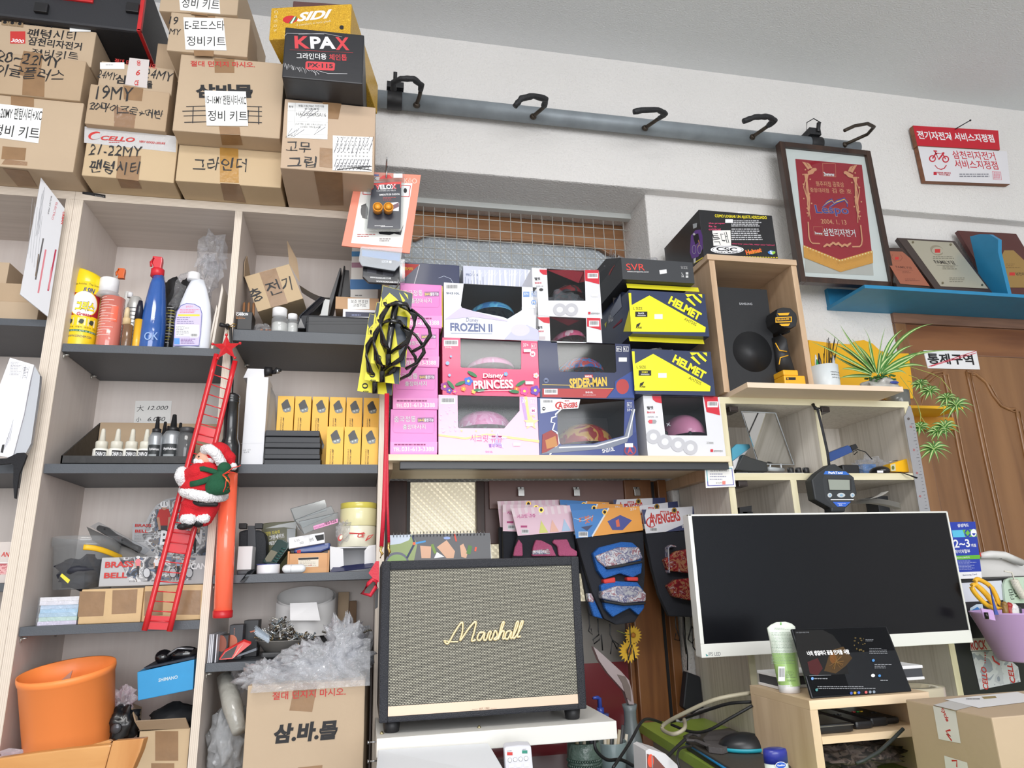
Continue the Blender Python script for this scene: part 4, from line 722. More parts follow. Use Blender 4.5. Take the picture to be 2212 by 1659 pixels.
t=th_('blue_shoe_box','blue shoe box lid tilted over the open carton, dark goggles on top','box',Wc(CI,1680,700,1.62));f=Face((0,1.625,0),V((-.1,-1,0)),CI);f.o=Wc(CI,1660,500,1.625);BL=mat((54,150,206),.5,var=.05,vscale=30)
b=MB();b.sl([f.pt(q,0)for q in((1365,425),(1935,297),(1920,597),(1372,708))],(-.004,.1,.004),BL);b.bd('body',t,bevel=.0015);f.tx('SHIMANO',(1578,522),(1770,488),34,mat((190,210,220)),.03,.1);f.dn('lettering',t)
b=MB();b.sl([f.pt(q,0)for q in((1430,378),(1935,268),(1938,291),(1450,392))],(-.004,.11,.004),mat((30,40,56),.5));b.bd('lid',t)
t=th_('goggles','glossy black goggles lying on the blue box','goggles',Wc(CI,1760,300,1.66));GB=mat((24,22,26),.1,coat=.8);b=MB();c=Wc(CI,1630,270,1.66);b.ball(c,(.017,.02,.0145),GB,20);c2=Wc(CI,1840,240,1.66);b.ball(c2,(.03,.02,.015),GB,20);b.bd('lens',t);b=MB();b.tb_([c+V((.012,-.018,.004)),(c.lerp(c2,.4))+V((0,-.022,.006)),c2+V((-.01,-.022,.013)),c2+V((.02,-.02,.01))],.0022,mat((150,150,154),.2,.6),8);b.bd('frame_rim',t)
x0_=Wc(CI,1345,915,1.62).x;x1_=-.3265
t=th_('open_carton','open brown carton under the blue box with black cloth inside','box',((x0_+x1_)/2,1.68,z));zo=Wc(CI,1600,1000,1.622).z;b=MB();b.box(x0_+.006,x1_,1.622,1.626,z,zo,CARD3);b.box(x0_+.006,x0_+.01,1.622,1.78,z,zo,CARD3);b.box(x1_-.004,x1_,1.622,1.78,z,zo,CARD3);b.box(x0_+.006,x1_,1.776,1.78,z,zo,CARD3);b.box(x0_+.006,x1_,1.622,1.78,z,z+.003,CARD3);b.bd('body',t)
b=MB();b.sl([Wc(CI,1390,1000,1.622),Wc(CI,1885,985,1.622),Wc(CI,1845,885,1.60),Wc(CI,1340,915,1.60)],(0,.003,.001),CARD2);b.bd('flap',t);b=MB();b.sl([Wc(CI,1390,1000,1.624),Wc(CI,1340,915,1.60),Wc(CI,1295,740,1.68),Wc(CI,1400,780,1.75)],(.002,.0,.002),CARD2);b.bd('flap',t)
f=Face((0,1.622,0),FR,CI);f.rc((1545,1010),(1775,1305),TAPE);f.dn('tape',t);f=Face((0,1.6218,0),FR,CI);f.rc((1505,1330),(1735,1400),TAPE);f.dn('tape',t)
b=MB();cr_(b,((x0_+x1_)/2+.008,1.70,zo+.005),(.055,.06,.035),mat((24,25,28),.7),.2,6,26,2,True);tag(b.bd('black_cloth'),'folded black cloth in the open carton under the blue box','cloth')
t=th_('black_part','black moulded bicycle part in pinkish plastic behind the orange bucket','part',Wc(CI,1230,1080,1.63));c=Wc(CI,1215,950,1.64);b=MB();cr_(b,c,(.034,.03,.036),mat((22,22,24),.35,coat=.3),.3,7,28,3,True,zmin=z);b.bd('body',t);b=MB();b.lathe([(.010,0),(.009,.004),(.001,.004)],mat((80,80,84),.3,.6),MX.Translation(c+V((0,-.034,0)))@rot('X',90),20);b.bd('button',t);c=Wc(CI,1215,720,1.66);b=MB();cr_(b,c,(.024,.02,.028),BAGP,.5,3,26,3);b.bd('wrapping',t);b=MB();b.tb_([Wc(CI,1215,1080,1.66),(c.x,1.67,z)],.02,BLACK,8);b.bd('stem',t)
c=Wc(CI,250,1190,1.60);b=MB();cr_(b,(c.x+.02,1.60,c.z-.03),(.085,.012,.035),BAGP,.3,11,24,4);tag(b.bd('plastic_bag'),'pinkish crumpled plastic bag in front of the orange bucket base','bag')
YB_=1.45;t=th_('wooden_seat_board','curved honey-coloured wooden board leaning in the lower left corner','board',Wc(CI,600,1378,YB_));HON=wood((196,136,72),(216,160,96),'x',22,6,.35,'honey_wood',coat=.3)
b=MB();P_=[Wc(CI,xx,yy,YB_)for xx,yy in((-60,1290),(350,1228),(700,1185),(1050,1150),(1130,1108),(1435,1082),(1400,1200),(1320,1400),(-60,1420))];b.sl(P_[:4]+[Wc(CI,1110,1145,YB_),Wc(CI,1040,1400,YB_),P_[8]],(.0,.02,0),HON);b.bd('panel',t,bevel=.003)
b=MB();b.sl([Wc(CI,1120,1110,YB_-.004),Wc(CI,1432,1082,YB_-.012),Wc(CI,1395,1210,YB_-.012),Wc(CI,1315,1400,YB_-.012),Wc(CI,1045,1400,YB_-.004)],(.004,.016,0),wood((188,126,66),(206,148,88),'z',20,6,.35,'honey_wood_upright',coat=.3));b.bd('end_panel',t,bevel=.002)
b=MB();b.sl([Wc(CI,800,1180,YB_+.02),Wc(CI,1080,1100,YB_+.02),Wc(CI,1112,1112,YB_+.02),Wc(CI,1060,1160,YB_+.02)],(0,.01,0),HON);b.bd('inner_lip',t)
# climbing doll on its red ladder
YD_=1.566;RL=mat((206,30,40),.3,coat=.4,name='red_plastic')
t=th_('toy_ladder','red plastic toy ladder with a star on top, hanging in front of the divider','ladder',W(340,1362,YD_));LD=t
def lp(u,v,d=0):
 a=V((468,765)).lerp(V((312,1362)),v);b_=V((508,780)).lerp(V((366,1364)),v);p=a.lerp(b_,u);return W(p.x,p.y,YD_+d)
for u in(0,1):
 b=MB();b.tb_([lp(u,i/12)for i in range(13)],.0042,RL,6,flat=1.4);b.bd('rail',t)
b=MB()
for i in range(1,28):
 v=i/28
 b.tb_([lp(0,v),lp(1,v)],.0012,RL,6)
b.bd('rungs',t)
for v0,v1 in((.255,.31),(.425,.50),(.5,.56),(.63,.715),(.945,.995)):b=MB();b.sl([lp(0,v0,.002),lp(1,v0,.002),lp(1,v1,.002),lp(0,v1,.002)],(0,.0015,0),RL);b.bd('plate',t)
c=W(489,751,YD_-.004);b=MB();n=5;vs=[c+V((0,-.008,0)),c+V((0,.006,0))]
for i in range(10):a=math.radians(90+36*i+4);r=.030 if i%2==0 else .0125;vs.append(c+V((r*math.cos(a),0,r*math.sin(a))))
b.add(vs,[(0,2+(i+1)%10,2+i)for i in range(10)]+[(1,2+i,2+(i+1)%10)for i in range(10)],RL)
for i in range(0,10,2):b.ball(vs[2+i],.0034,RL,10)
b.bd('star',t)
VEL=mat((206,28,40),.9,bump=.5,bscale=500,name='red_velvet');FUR=mat((240,238,240),.95,bump=.8,bscale=260,name='white_fur');SKIN=mat((226,172,146),.55,name='doll_face');GRV=mat((26,84,56),.9,bump=.4,bscale=500)
def e(x,y,d=0):return Wc(CE,x,y,YD_-.03+d)
t=th_('climbing_doll','plush doll in red suit with white fur trim and green sack climbing the ladder','doll',e(1800,1640))
blob('body',t,SKIN,[(e(1850,1045),(.020,.02,.021)),(e(1800,1048),(.012,.013,.014)),(e(1772,1040),(.0045,.005,.0045)),(e(1880,1090,.002),(.012,.012,.012))],[(e(1880,1100),e(1840,1250),.010,.02)],.0016)
blob('coat',t,VEL,[(e(1830,1240),(.040,.034,.036)),(e(1840,1170),(.032,.028,.026)),(e(1820,1300),(.044,.036,.022)),(e(1880,1120),(.018,.018,.012))],[(e(1770,1160,-.018),e(1670,1200,-.008),.019,.014),(e(1760,1170,.03),e(1680,1210,.03),.017,.013)],.0022,.0003)
blob('trousers',t,VEL,[(e(1800,1450),(.038,.03,.02))],[(e(1745,1450),e(1700,1560),.024,.021),(e(1860,1460),e(1825,1560),.024,.02)],.0022,.0003)
blob('hat',t,VEL,[(e(1930,1000),(.024,.024,.022)),(e(1960,980),(.024,.022,.02))],[(e(1960,975),e(2060,1030),.020,.012),(e(2060,1030),e(2080,1090),.012,.006)],.0018,.0003)
def fur(nme,pts,r):
 blob(nme,t,FUR,[],[(pts[i],pts[i+1],r,r)for i in range(len(pts)-1)],.0018,.0011)
fur('hat_brim',[e(1840,960,-.012),e(1880,955,-.026),e(1930,990,-.026),e(1985,1080,-.016)],.0105)
fur('coat_hem',[e(1650,1325,.02),e(1660,1340,-.012),e(1740,1365,-.034),e(1850,1385,-.036),e(1950,1385,-.02),e(2000,1375,.01)],.011)
fur('cuff',[e(1630,1160,-.01),e(1618,1200,-.018),e(1640,1245,-.01)],.0115)
fur('trouser_cuff',[e(1665,1580,-.012),e(1700,1585,-.018),e(1735,1580,-.006)],.0115);fur('trouser_cuff',[e(1800,1575,-.01),e(1835,1575,-.014)],.0105)
fur('beard',[e(1765,1065,-.006),e(1775,1085,-.012),e(1800,1075,-.014)],.0075);fur('hair',[e(1880,1040,-.014),e(1900,1060,-.012)],.006);fur('bobble',[e(2085,1105),e(2092,1112)],.008)
b=MB();b.ball(e(1782,1022,-.016),(.002,.002,.002),INK,8);b.bd('eye',t)
blob('belt',t,mat((28,26,28),.5),[],[(e(1705,1425,-.02),e(1800,1445,-.03),.005,.006),(e(1800,1445,-.03),e(1935,1450,-.022),.006,.005)],.0018)
BT_=mat((24,24,26),.4)
blob('boot',t,BT_,[(e(1690,1635,-.014),(.010,.010,.008)),(e(1640,1650,-.012),(.012,.009,.007))],[],.0016);blob('boot',t,BT_,[(e(1780,1615,-.008),(.011,.010,.010))],[],.0016)
blob('sack',t,GRV,[(e(1950,1290,-.036),(.024,.016,.018)),(e(1960,1240,-.036),(.022,.015,.016)),(e(1900,1330,-.036),(.012,.011,.008)),(e(1990,1330,-.034),(.016,.012,.008))],[(e(1975,1230,-.036),e(1995,1180,-.036),.016,.007),(e(1995,1180,-.036),e(2010,1130,-.034),.007,.014)],.002)
b=MB();b.tb_([e(1990,1185,-.038),e(1900,1150,-.036),e(1820,1130,-.034),e(1745,1140,-.03)],.0052,GRV,8,flat=.4,up=(0,1,0));b.tb_([e(1960,1190,-.04),e(1860,1230,-.04),e(1780,1255,-.04),e(1705,1270,-.034)],.006,GRV,8,flat=.4,up=(0,1,0));b.bd('strap',t)
b=MB();RB=mat((226,60,44),.4)
for p in([(1995,1185),(2030,1210),(2020,1290),(2000,1340)],[(1995,1185),(2050,1150),(2090,1120),(2140,1110),(2156,1098)],[(1995,1190),(2050,1240),(2060,1290),(2030,1320)],[(1995,1185),(2060,1160),(2100,1165)]):b.tb_([e(x,y,-.055)for x,y in p],.0019,RB,6,flat=.5)
b.tb_([e(x,y,-.056)for x,y in((1995,1185),(2030,1230),(2060,1270),(2040,1300))],.0008,mat((220,180,70),.3,.8),5);b.bd('ribbon',t)
YQ=1.585;f_=lambda x,y,d=0:Wc(CE,x,y,YQ+d)
t=th_('signal_baton','orange traffic baton with black torch handle hanging from the divider','baton',W(497,1340,YQ))
b=MB();cp=[(2080,450),(2082,480),(2083,860),(2078,890)];
def axis(y):return Wc(CE,2082-(y-470)*.0118*4.148*.9,y,YQ)
def seg(prof,m,nme,n=26):
 a=axis(prof[0][1]);P=[];b=MB();k=kpx(CE,2080,700,YQ);vs=[]
 for hw,y in prof:
  c=axis(y)
  for i in range(n):q=2*math.pi*i/n;vs.append((c.x+hw*k*math.cos(q),c.y+hw*k*math.sin(q),c.z))
 L_=len(prof);b.add(vs,[(j*n+(i+1)%n,j*n+i,(j+1)*n+i,(j+1)*n+(i+1)%n)for j in range(L_-1)for i in range(n)]+[tuple(range(n)),tuple(range((L_-1)*n,L_*n))[::-1]],m,True);b.bd(nme,t)
HB=mat((26,27,30),.25,coat=.4)
seg([(20,452),(62,468),(72,480),(72,496),(68,500),(72,506),(72,520),(68,524),(72,530),(72,545),(66,550),(66,860),(80,895),(86,925),(86,1160),(80,1170)],HB,'handle')
seg([(78,1168),(77,2450)],mat((255,112,80),.22,alpha=.93,coat=.5,emit=.12),'light_tube');seg([(84,2400),(84,2460),(76,2468)],mat((196,34,40),.35),'end_cap')
c1=axis(452);c0=Wc(CE,2060,-140,YQ);b=MB();b.tb_([c1,Wc(CE,2085,300,YQ),Wc(CE,2062,40,YQ),c0],.0014,BLACK,6);b.tb_([c1,Wc(CE,2092,300,YQ),Wc(CE,2075,40,YQ),c0+V((.003,0,0))],.0014,BLACK,6);b.bd('cord',t)
t=th_('cable_hook','black screw hook with gold wire holding the ladder and baton cords','hook',Wc(CC,2045,1360,1.59));b=MB();b.lathe([(.0055,0),(.0055,.012),(.002,.016)],BLACK,MX.Translation(Wc(CC,2045,1358,1.60))@rot('X',90),12);b.tb_([Wc(CC,1970,1330,1.58),Wc(CC,1990,1336,1.58),Wc(CC,2045,1355,1.586)],[.0048,.0055,.002],BLACK,8);b.bd('hook',t);b=MB();b.tb_([Wc(CC,2050,1355,1.585),Wc(CC,2090,1325,1.58),Wc(CC,2122,1330,1.58),Wc(CC,2100,1350,1.58),Wc(CC,2060,1358,1.585)],.0009,mat((190,150,60),.3,.8),6);b.bd('wire',t);b=MB();b.tb_([Wc(CC,2050,1365,1.585),Wc(CC,2030,1440,1.57)],.0006,mat((190,150,60),.3,.8),5);b.bd('thread',t)
# right bay, top tier
z=T1[1]+.0004
Y=1.66;t=th_('open_carton','small cardboard box with Korean marker word, tilted with flaps up','box',Wc(CD,480,1290,Y));n_=V((-.06,-1,.06)).normalized();f=Face(Wc(CD,460,1080,Y),n_,CD);C4=[(198,985),(600,870),(725,1180),(318,1300)];Pq=[f.pt(q,0)for q in C4]
b=MB();b.sl(Pq,-n_*.09,CARD3);b.bd('body',t,bevel=.0015);f.py([(332,950),(480,910),(590,1225),(438,1262)],TAPE);f.each('tape',t);f=Face(f.o,f.n,CD);f.k=3;f.tx('충',(285,1225),(382,1180),130,MK,.004,0,jit=.04);f.tx('전',(420,1165),(540,1125),130,MK,.004,0,jit=.04);f.tx('기',(545,1120),(632,1105),125,MK,.004,0,jit=.04);f.dn('handwriting',t)
b=MB();b.sl([Pq[0],Pq[0]+V((.007,.09,.0)),Wc(CD,225,800,Y+.03),Wc(CD,205,850,Y)],(-.0015,0,0),CARD2);b.bd('flap',t);b=MB();b.sl([Pq[1],Wc(CD,690,1030,Y-.004),Wc(CD,665,830,Y+.02),Wc(CD,580,665,Y+.045)],(.0015,.001,0),CARD2);b.bd('flap',t)
t,f=tx_('small_box','small black box with white lettering at the left of the upper right-bay shelf','box',CD,130,262,1432,1298,1.605,.05,mat((36,35,36),.4),z);f.o=Wc(CD,130,1432,1.605);f.tx('CARBON',(126,1336),(232,1334),24,WH,.03);f.ls((125,1305),(235,1312),1,WH);f.ls((125,1345),(235,1368),2,mat((170,110,60)));f.dn('lettering',t)
def wjar(label,xc,yb,yt,hw,Y):
 t=th_('small_jar',label,'jar',(Wc(CD,xc,yb,Y).x,Y,z));b=MB();LP(b,CD,xc,[(hw*.92,yb+10),(hw,yb-10),(hw,yt+hw*1.3),(hw*.7,yt+hw)],Y,film('jar_clear',(236,238,238),.5,.18),z,26);b.bd('jar_body',t);b=MB();LP(b,CD,xc,[(hw*.86,yt+hw*.95),(hw*.88,yt+6),(hw*.8,yt)],Y,WH,None,26);b.bd('lid',t);b=MB();LP(b,CD,xc,[(hw*.9,yb+10),(hw*.94,yb),(hw*.9,yb-30)],Y,mat((226,224,220),.6),z+.001,24);b.bd('contents',t)
wjar('larger clear jar with a white lid before the tilted carton',514,1440,1275,76,1.625);wjar('smaller clear jar with a white lid beside the black tablet',630,1442,1325,50,1.63)
b=MB();c=Wc(CD,370,1390,1.64);cr_(b,(c.x,1.64,z+.014),(.022,.018,.014),BAG,.3,4,20,3,zmin=z);o=b.bd('parts_bag');tag(o,'clear bag of small orange parts between the black box and the jars','bag');b=MB()
for i,xx in enumerate((340,385,420)):p=Wc(CD,xx,1415,1.635);b.tb_([(p.x,1.635,z+.004),(p.x+.004,1.64,z+.014)],.003,mat((206,128,76),.4),8)
b.bd('orange_part',None,o,org=o.location)
for i,xx in enumerate((198,240,285)):b=MB();p=Wc(CD,xx,1290,1.67);b.tb_([(p.x,1.67,z),(p.x-.002,1.672,Wc(CD,xx,1225,1.67).z),(p.x-.001,1.672,Wc(CD,xx,1212,1.67).z)],[.003,.003,.001],mat((150,104,66),.5),8);tag(b.bd('wooden_stick'),'brown wooden stick upright behind the black box','stick','three wooden sticks behind the black box')
t=th_('tablet_case','black tablet in its case leaning on the black flat case','tablet',Wc(CD,780,1440,1.63));b=MB();b.sl([Wc(CD,658,1448,1.63),Wc(CD,690,1330,1.63),Wc(CD,880,1160,1.66),Wc(CD,930,1180,1.66),Wc(CD,770,1340,1.63),Wc(CD,745,1450,1.63)],(.0,.06,.0),mat((34,36,42),.25,coat=.3));b.bd('body',t,bevel=.002);b=MB();b.tb_([Wc(CD,668,1440,1.628),Wc(CD,700,1335,1.628),Wc(CD,885,1165,1.658)],.0016,mat((70,72,78),.3),8);b.bd('edge_trim',t)
t,f=tx_('flat_case','flat black ribbed case lying on the upper right-bay shelf','case',CD,748,1330,1460,1335,1.62,.14,mat((42,44,48),.45),z,bev=.006);f.o=Wc(CD,748,1460,1.62);f.line([(752,1385),(1340,1385)],4,BLACK);f.line([(752,1410),(1340,1412)],4,BLACK);f.dn('seam',t);zf=Wc(CD,1045,1335,1.62).z
def leaner(name,label,cat,ol,Y,d,m,dy=.1):b=MB();b.sl([Wc(CD,x,y,Y)for x,y in ol],(0,dy,0),m);o=b.bd(name,bevel=.0008);return tag(o,label,cat)
leaner('white_book','white book leaning left of the black frames','book',[(878,1335),(915,1185),(965,1192),(945,1335)],1.66,0,mat((206,208,206),.6),.1)
leaner('picture_frame','thin black frame leaning leftmost above the flat case','frame',[(965,1170),(1055,905),(1068,910),(1000,1180),(960,1330),(935,1330)],1.68,0,mat((46,46,50),.4),.08)
leaner('picture_frame','black frame with tall pointed top in the middle of the leaning frames','frame',[(1035,1165),(1090,885),(1102,890),(1060,1165)],1.69,0,BLACK,.08);leaner('picture_frame','thick black frame leaning against the blue and white carton','frame',[(1060,1175),(1100,925),(1138,930),(1150,1165),(1060,1170)],1.70,0,mat((38,38,42),.4),.08)
b=MB();b.sheet(lambda u,v:V((Wc(CD,690+270*u,1060+110*math.sin(u*1.9),1.70).x,1.70+.07*v+.01*u,Wc(CD,690+270*u,1060+100*math.sin(u*1.7)-30*v,1.70).z)),12,4,mat((206,206,208),.6));tag(b.bd('paper_sheet'),'curled white paper sheet behind the tilted carton','paper')
t,f=tx_('booklet_box','navy booklet box with white border lying under the brown labelled box','box',CD,1080,1400,1336,1280,1.63,.12,mat((230,230,234),.5),zf+.0008);f.o=Wc(CD,1080,1340,1.63);f.py([(1105,1300),(1450,1310),(1450,1345),(1105,1345)],mat((36,40,70),.4));f.ls((1160,1326),(1300,1340),1,mat((150,160,200)));f.dn('cover_print',t);zf2=Wc(CD,1265,1280,1.63).z
t,f=tx_('labelled_box','brown box with a Korean paper label on the booklet box','box',CD,1012,1402,1278,1172,1.635,.12,mat((190,152,116),.7),zf2+.0008,bev=.001);f.rc((1125,1182),(1320,1278),STICK);f.tx('보조 번호판',(1152,1222),(1305,1228),32,INK);f.tx('고정키트',(1170,1256),(1290,1260),30,INK);f.dn('label',t);zf3=Wc(CD,1225,1172,1.635).z
t,f=tx_('striped_box','blue and white carton upright on the brown labelled box','box',CD,1148,1395,1170,730,1.66,.09,mat((206,204,200),.5),zf3+.0008,bev=.001);f.o=Wc(CD,1148,1170,1.66);f.rc((1146,1010),(1425,1100),mat((52,104,156),.5));f.rc((1160,760),(1290,805),mat((70,130,180),.5));f.rc((1160,860),(1260,905),mat((150,110,130),.5));f.ls((1190,1150),(1300,1168),1,mat((120,120,120)));f.dn('print',t)
YG=1.50;cz=Wc(CD,1470,45,YG)
t=th_('display_hook','thin steel display hook holding the hanging packages','hook',cz);b=MB();b.tb_([(cz.x,YF+.02,cz.z+.012),(cz.x,YG-.02,cz.z+.012),(cz.x,YG-.03,cz.z+.02)],.0018,STEEL,8);b.tb_([Wc(CD,1478,-5,YG-.03),Wc(CD,1470,100,YG-.03)],.0018,STEEL,8);b.bd('prong',t)
f=Face((0,YG,0),V((-.04,-1,0)),CD);f.o=Wc(CD,1420,400,YG);ol=[(1210,40),(1780,75),(1680,775),(1070,708)];ORC=mat((236,140,116),.5,var=.03)
t=th_('hang_card','faded orange header card with white insert, biggest of the hanging packages','pack',f.pt((1400,760)));b=MB();b.sl([f.pt(q,0)for q in ol],(0,.004,0),ORC);b.bd('card',t)
f.py([(1258,128),(1705,148),(1612,725),(1155,684)],mat((232,230,226),.5));f.py([(1262,135),(1345,140),(1335,255),(1258,250)],REDP);f.py([(1268,143),(1338,147),(1330,247),(1264,243)],WH);f.py([(1600,165),(1690,170),(1676,275),(1592,270)],REDP);f.py([(1606,172),(1683,177),(1670,267),(1598,263)],WH);f.ell((1640,215),16,22,INK)
for i,cc in enumerate(((220,60,60),(240,200,70),(60,90,170))):f.py([(1242+i*55,62+i*3),(1295+i*55,65+i*3),(1292+i*55,82+i*3),(1240+i*55,79+i*3)],mat(cc,.5))
f.py([(1230,84),(1412,95),(1405,125),(1228,115)],WH);f.tx('LOOK',(1236,114),(1385,121),26,INK,.04);f.tx('KēO',(1630,150),(1745,155),48,mat((240,200,185),.5),.01)
f.ell((1275,400),34,62,mat((34,34,38),.3));f.py([(1245,350),(1290,330),(1300,470),(1255,460)],mat((34,34,38),.3));f.py([(1400,585),(1600,575),(1625,520),(1600,615),(1540,600),(1500,615),(1410,605)],mat((34,34,38),.3));f.ls((1210,605),(1375,640),2,mat((190,90,90)),.4,2);f.ls((1410,645),(1570,680),2,mat((150,140,140)),.4,3);f.dn('insert_print',t)
f=Face(Wc(CD,1450,300,YG-.018),V((-.04,-1,.03)),CD);t=th_('blister_pack','black blister pack with two orange bar-end plugs, in front of the orange card','pack',f.pt((1450,560)));ol=[(1310,48),(1360,50),(1630,40),(1637,60),(1610,565),(1590,580),(1290,575),(1275,555)]
b=MB();b.sl([f.pt(q,0)for q in ol],(0,.003,0),CLEAR);b.bd('blister',t);f.py([(1345,145),(1605,135),(1598,558),(1298,555)],mat((46,50,62),.35,coat=.4));f.py([(1405,110),(1440,80),(1500,75),(1528,105)],mat((206,60,60),.4));f.py([(1340,150),(1605,135),(1603,190),(1338,205)],mat((206,66,64),.4));f.py([(1350,165),(1596,158),(1594,215),(1346,220)],mat((46,50,62),.35));f.tx('VELOX',(1378,208),(1562,200),44,WH,.04);f.tx('V',(1378,208),(1412,206),44,KPR,.05);f.tx('X',(1522,202),(1565,200),40,KPR,.04);f.tx("L'UNIVERS DU VELO",(1385,225),(1555,220),12,WH);f.tx('EMBOUTS DE GUIDON',(1410,262),(1590,256),16,WH,.02);f.ls((1440,275),(1585,310),3,mat((190,90,90)),.35,5);f.py([(1470,330),(1575,318),(1585,330),(1582,400),(1465,395)],mat((220,222,226)));f.py([(1490,365),(1582,322),(1584,360),(1510,395)],mat((120,90,100)));f.ls((1365,530),(1535,538),1,WH);f.rc((1535,64),(1615,102),WH);f.rc((1420,538),(1530,543),WH);f.dn('card_print',t)
OR2=mat((250,164,50),.4)
for x in(1392,1487):c=f.pt((x,405),0)+V((0,-.02,0));b=MB();b.lathe([(.0105,-.022),(.0112,-.004),(.0112,-.001),(.0098,0)],OR2,MX.Translation(c+V((0,-.004,0)))@rot('X',96),24);b.lathe([(.0095,-.0),(.0,.0005)],OR2,MX.Translation(c+V((0,-.004,0)))@rot('X',96),24);b.bd('bar_plug',t)
f=Face(Wc(CD,1410,850,YG+.012),V((-.05,-1,-.22)),CD);t=th_('hanging_pack','blue and black blister pack hanging under the orange card','pack',f.pt((1410,960)));b=MB();b.sl([f.pt(q,0)for q in((1240,740),(1600,760),(1590,880),(1540,940),(1260,890),(1232,850))],(0,.008,0),mat((40,44,54),.35,coat=.3));b.bd('body',t,bevel=.001);f.py([(1250,745),(1598,775),(1590,850),(1252,800)],mat((36,110,176),.3));f.py([(1300,820),(1560,840),(1545,890),(1290,870)],mat((22,24,30),.3));f.tx('LOOK',(1430,860),(1490,862),22,WH,.03);f.py([(1495,843),(1518,845),(1516,866),(1494,864)],WH);f.dn('print',t)
b=MB();b.sl([f.pt(q,0)-V((0,.012,0))for q in((1240,735),(1615,750),(1590,900),(1545,950),(1250,905),(1225,860))],(0,.003,0),CLEARB);b.bd('blister',t)
f=Face(Wc(CD,1440,950,YG+.03),V((0,-1,0)),CD);t=th_('hanging_pack','black blister pack with web addresses, lowest of the hanging packages','pack',f.pt((1440,1050)));b=MB();b.sl([f.pt(q,0)for q in((1262,870),(1600,890),(1595,1050),(1310,1035),(1258,985))],(0,.01,0),mat((36,36,42),.3));b.bd('body',t,bevel=.001);f.tx('WWW.ROADCASE.CO.KR',(1325,1000),(1515,1010),16,WH,.02);f.tx('WWW.ROADCASE.CO.KR',(1380,1035),(1590,1045),15,WH,.02);f.py([(1300,900),(1385,905),(1380,965),(1298,950)],mat((70,70,78),.3));f.py([(1440,930),(1540,935),(1530,980),(1438,975)],mat((70,70,78),.3));f.dn('print',t);b=MB();b.sl([f.pt(q,0)-V((0,.014,0))for q in((1580,770),(1632,775),(1635,1050),(1590,1055))],(0,.02,0),CLEARB);b.bd('blister',t)
CAGE=mat((26,26,28),.18,coat=.7);YC=mat((236,226,40),.4);NAVY=mat((56,66,80),.45)
def cage(label,dx,dy,Y,s=1.0):
 f=Face(Wc(CD,1500+dx,1300+dy,Y),V((-.06,-1,.04)),CD);g=lambda x,y:(x+dx,y+dy);t=th_('bottle_cage',label,'bottle cage',f.pt(g(1500,1800)),'bottle cages hanging on yellow cards')
 ol=[g(1440,1065),g(1690,1130),g(1708,1140),g(1640,1800),g(1330,1760),g(1425,1150)];b=MB();b.sl([f.pt(q,0)for q in ol],(0,.0015,0),YC);b.bd('card',t)
 f.py([g(1442,1068),g(1690,1132),g(1706,1142),g(1690,1330),g(1560,1180),g(1500,1130),g(1436,1200),g(1424,1160)],NAVY);f.py([g(1435,1200),g(1500,1132),g(1530,1200),g(1480,1300),g(1410,1310)],YC);f.py([g(1585,1125),g(1640,1200),g(1618,1220)],YC);f.py([g(1625,1125),g(1668,1190),g(1660,1150)],YC);f.py([g(1530,1330),g(1660,1350),g(1640,1800),g(1600,1795)],NAVY)
 f.tx('BOTTLE',g(1520,1192),g(1600,1262),24,YC,.04);f.tx('CAGE',g(1618,1290),g(1672,1312),24,YC,.04);f.line([g(1432,1198),g(1470,1192),g(1466,1250),g(1428,1252)],4,INK,closed=True);f.ell(g(1450,1225),9,14,INK);f.ell(g(1400,1715),26,26,INK);f.ell(g(1400,1715),18,12,YC);f.tx('AXIS',g(1378,1770),g(1430,1778),16,INK,.03,.2);f.dn('card_print',t)
 pt=lambda x,y,d:f.pt(g(x,y),0)+f.n*d
 b=MB();b.tb_([pt(1600,1225,.004),pt(1555,1260,.012),pt(1530,1400,.016),pt(1505,1550,.018),pt(1490,1680,.016),pt(1490,1790,.006)],[.006,.0075,.0075,.007,.006,.006],CAGE,10,flat=.5,up=(0,-1,0));b.bd('spine',t)
 b=MB();b.tb_([pt(1570,1250,.012),pt(1490,1300,.03),pt(1440,1420,.05),pt(1425,1520,.055),pt(1450,1640,.045),pt(1490,1700,.02)],.0078,CAGE,10,flat=.4);b.tb_([pt(1490,1305,.03),pt(1470,1290,.03),pt(1462,1270,.03)],.004,CAGE,8);b.bd('left_arm',t)
 b=MB();b.tb_([pt(1610,1280,.012),pt(1680,1340,.03),pt(1720,1420,.055),pt(1720,1520,.06),pt(1660,1640,.05),pt(1520,1700,.02)],.0078,CAGE,10,flat=.4);b.tb_([pt(1700,1350,.04),pt(1790,1440,.05),pt(1850,1520,.045),pt(1860,1570,.04),pt(1800,1650,.03),pt(1700,1690,.02)],.0055,CAGE,10,flat=.6);b.bd('right_arm',t)
 b=MB();b.tb_([pt(1480,1300,.03),pt(1560,1330,.065),pt(1650,1335,.06),pt(1690,1345,.035)],.0035,CAGE,8,flat=1.4);b.bd('upper_band',t);return t
cage('bottle cage on yellow card, front one of the hanging three',0,0,1.46);cage('bottle cage on yellow card, middle one of the hanging three',-55,150,1.492);cage('bottle cage on yellow card, rear one of the hanging three, half hidden',-120,250,1.53)
c=Wc(CD,1575,1120,1.46);t=th_('display_hook','thin steel display hook carrying the bottle cages','hook',c);b=MB();b.tb_([(.03,YF+.01,c.z+.02),(.034,1.56,c.z+.02),(c.x,1.45,c.z+.012),(c.x,1.448,c.z+.03)],.0018,STEEL,8);b.bd('prong',t);b=MB();b.box(.018,.05,YF-.003,YF-.0005,c.z-.005,c.z+.03,STEEL);b.bd('plate',t)
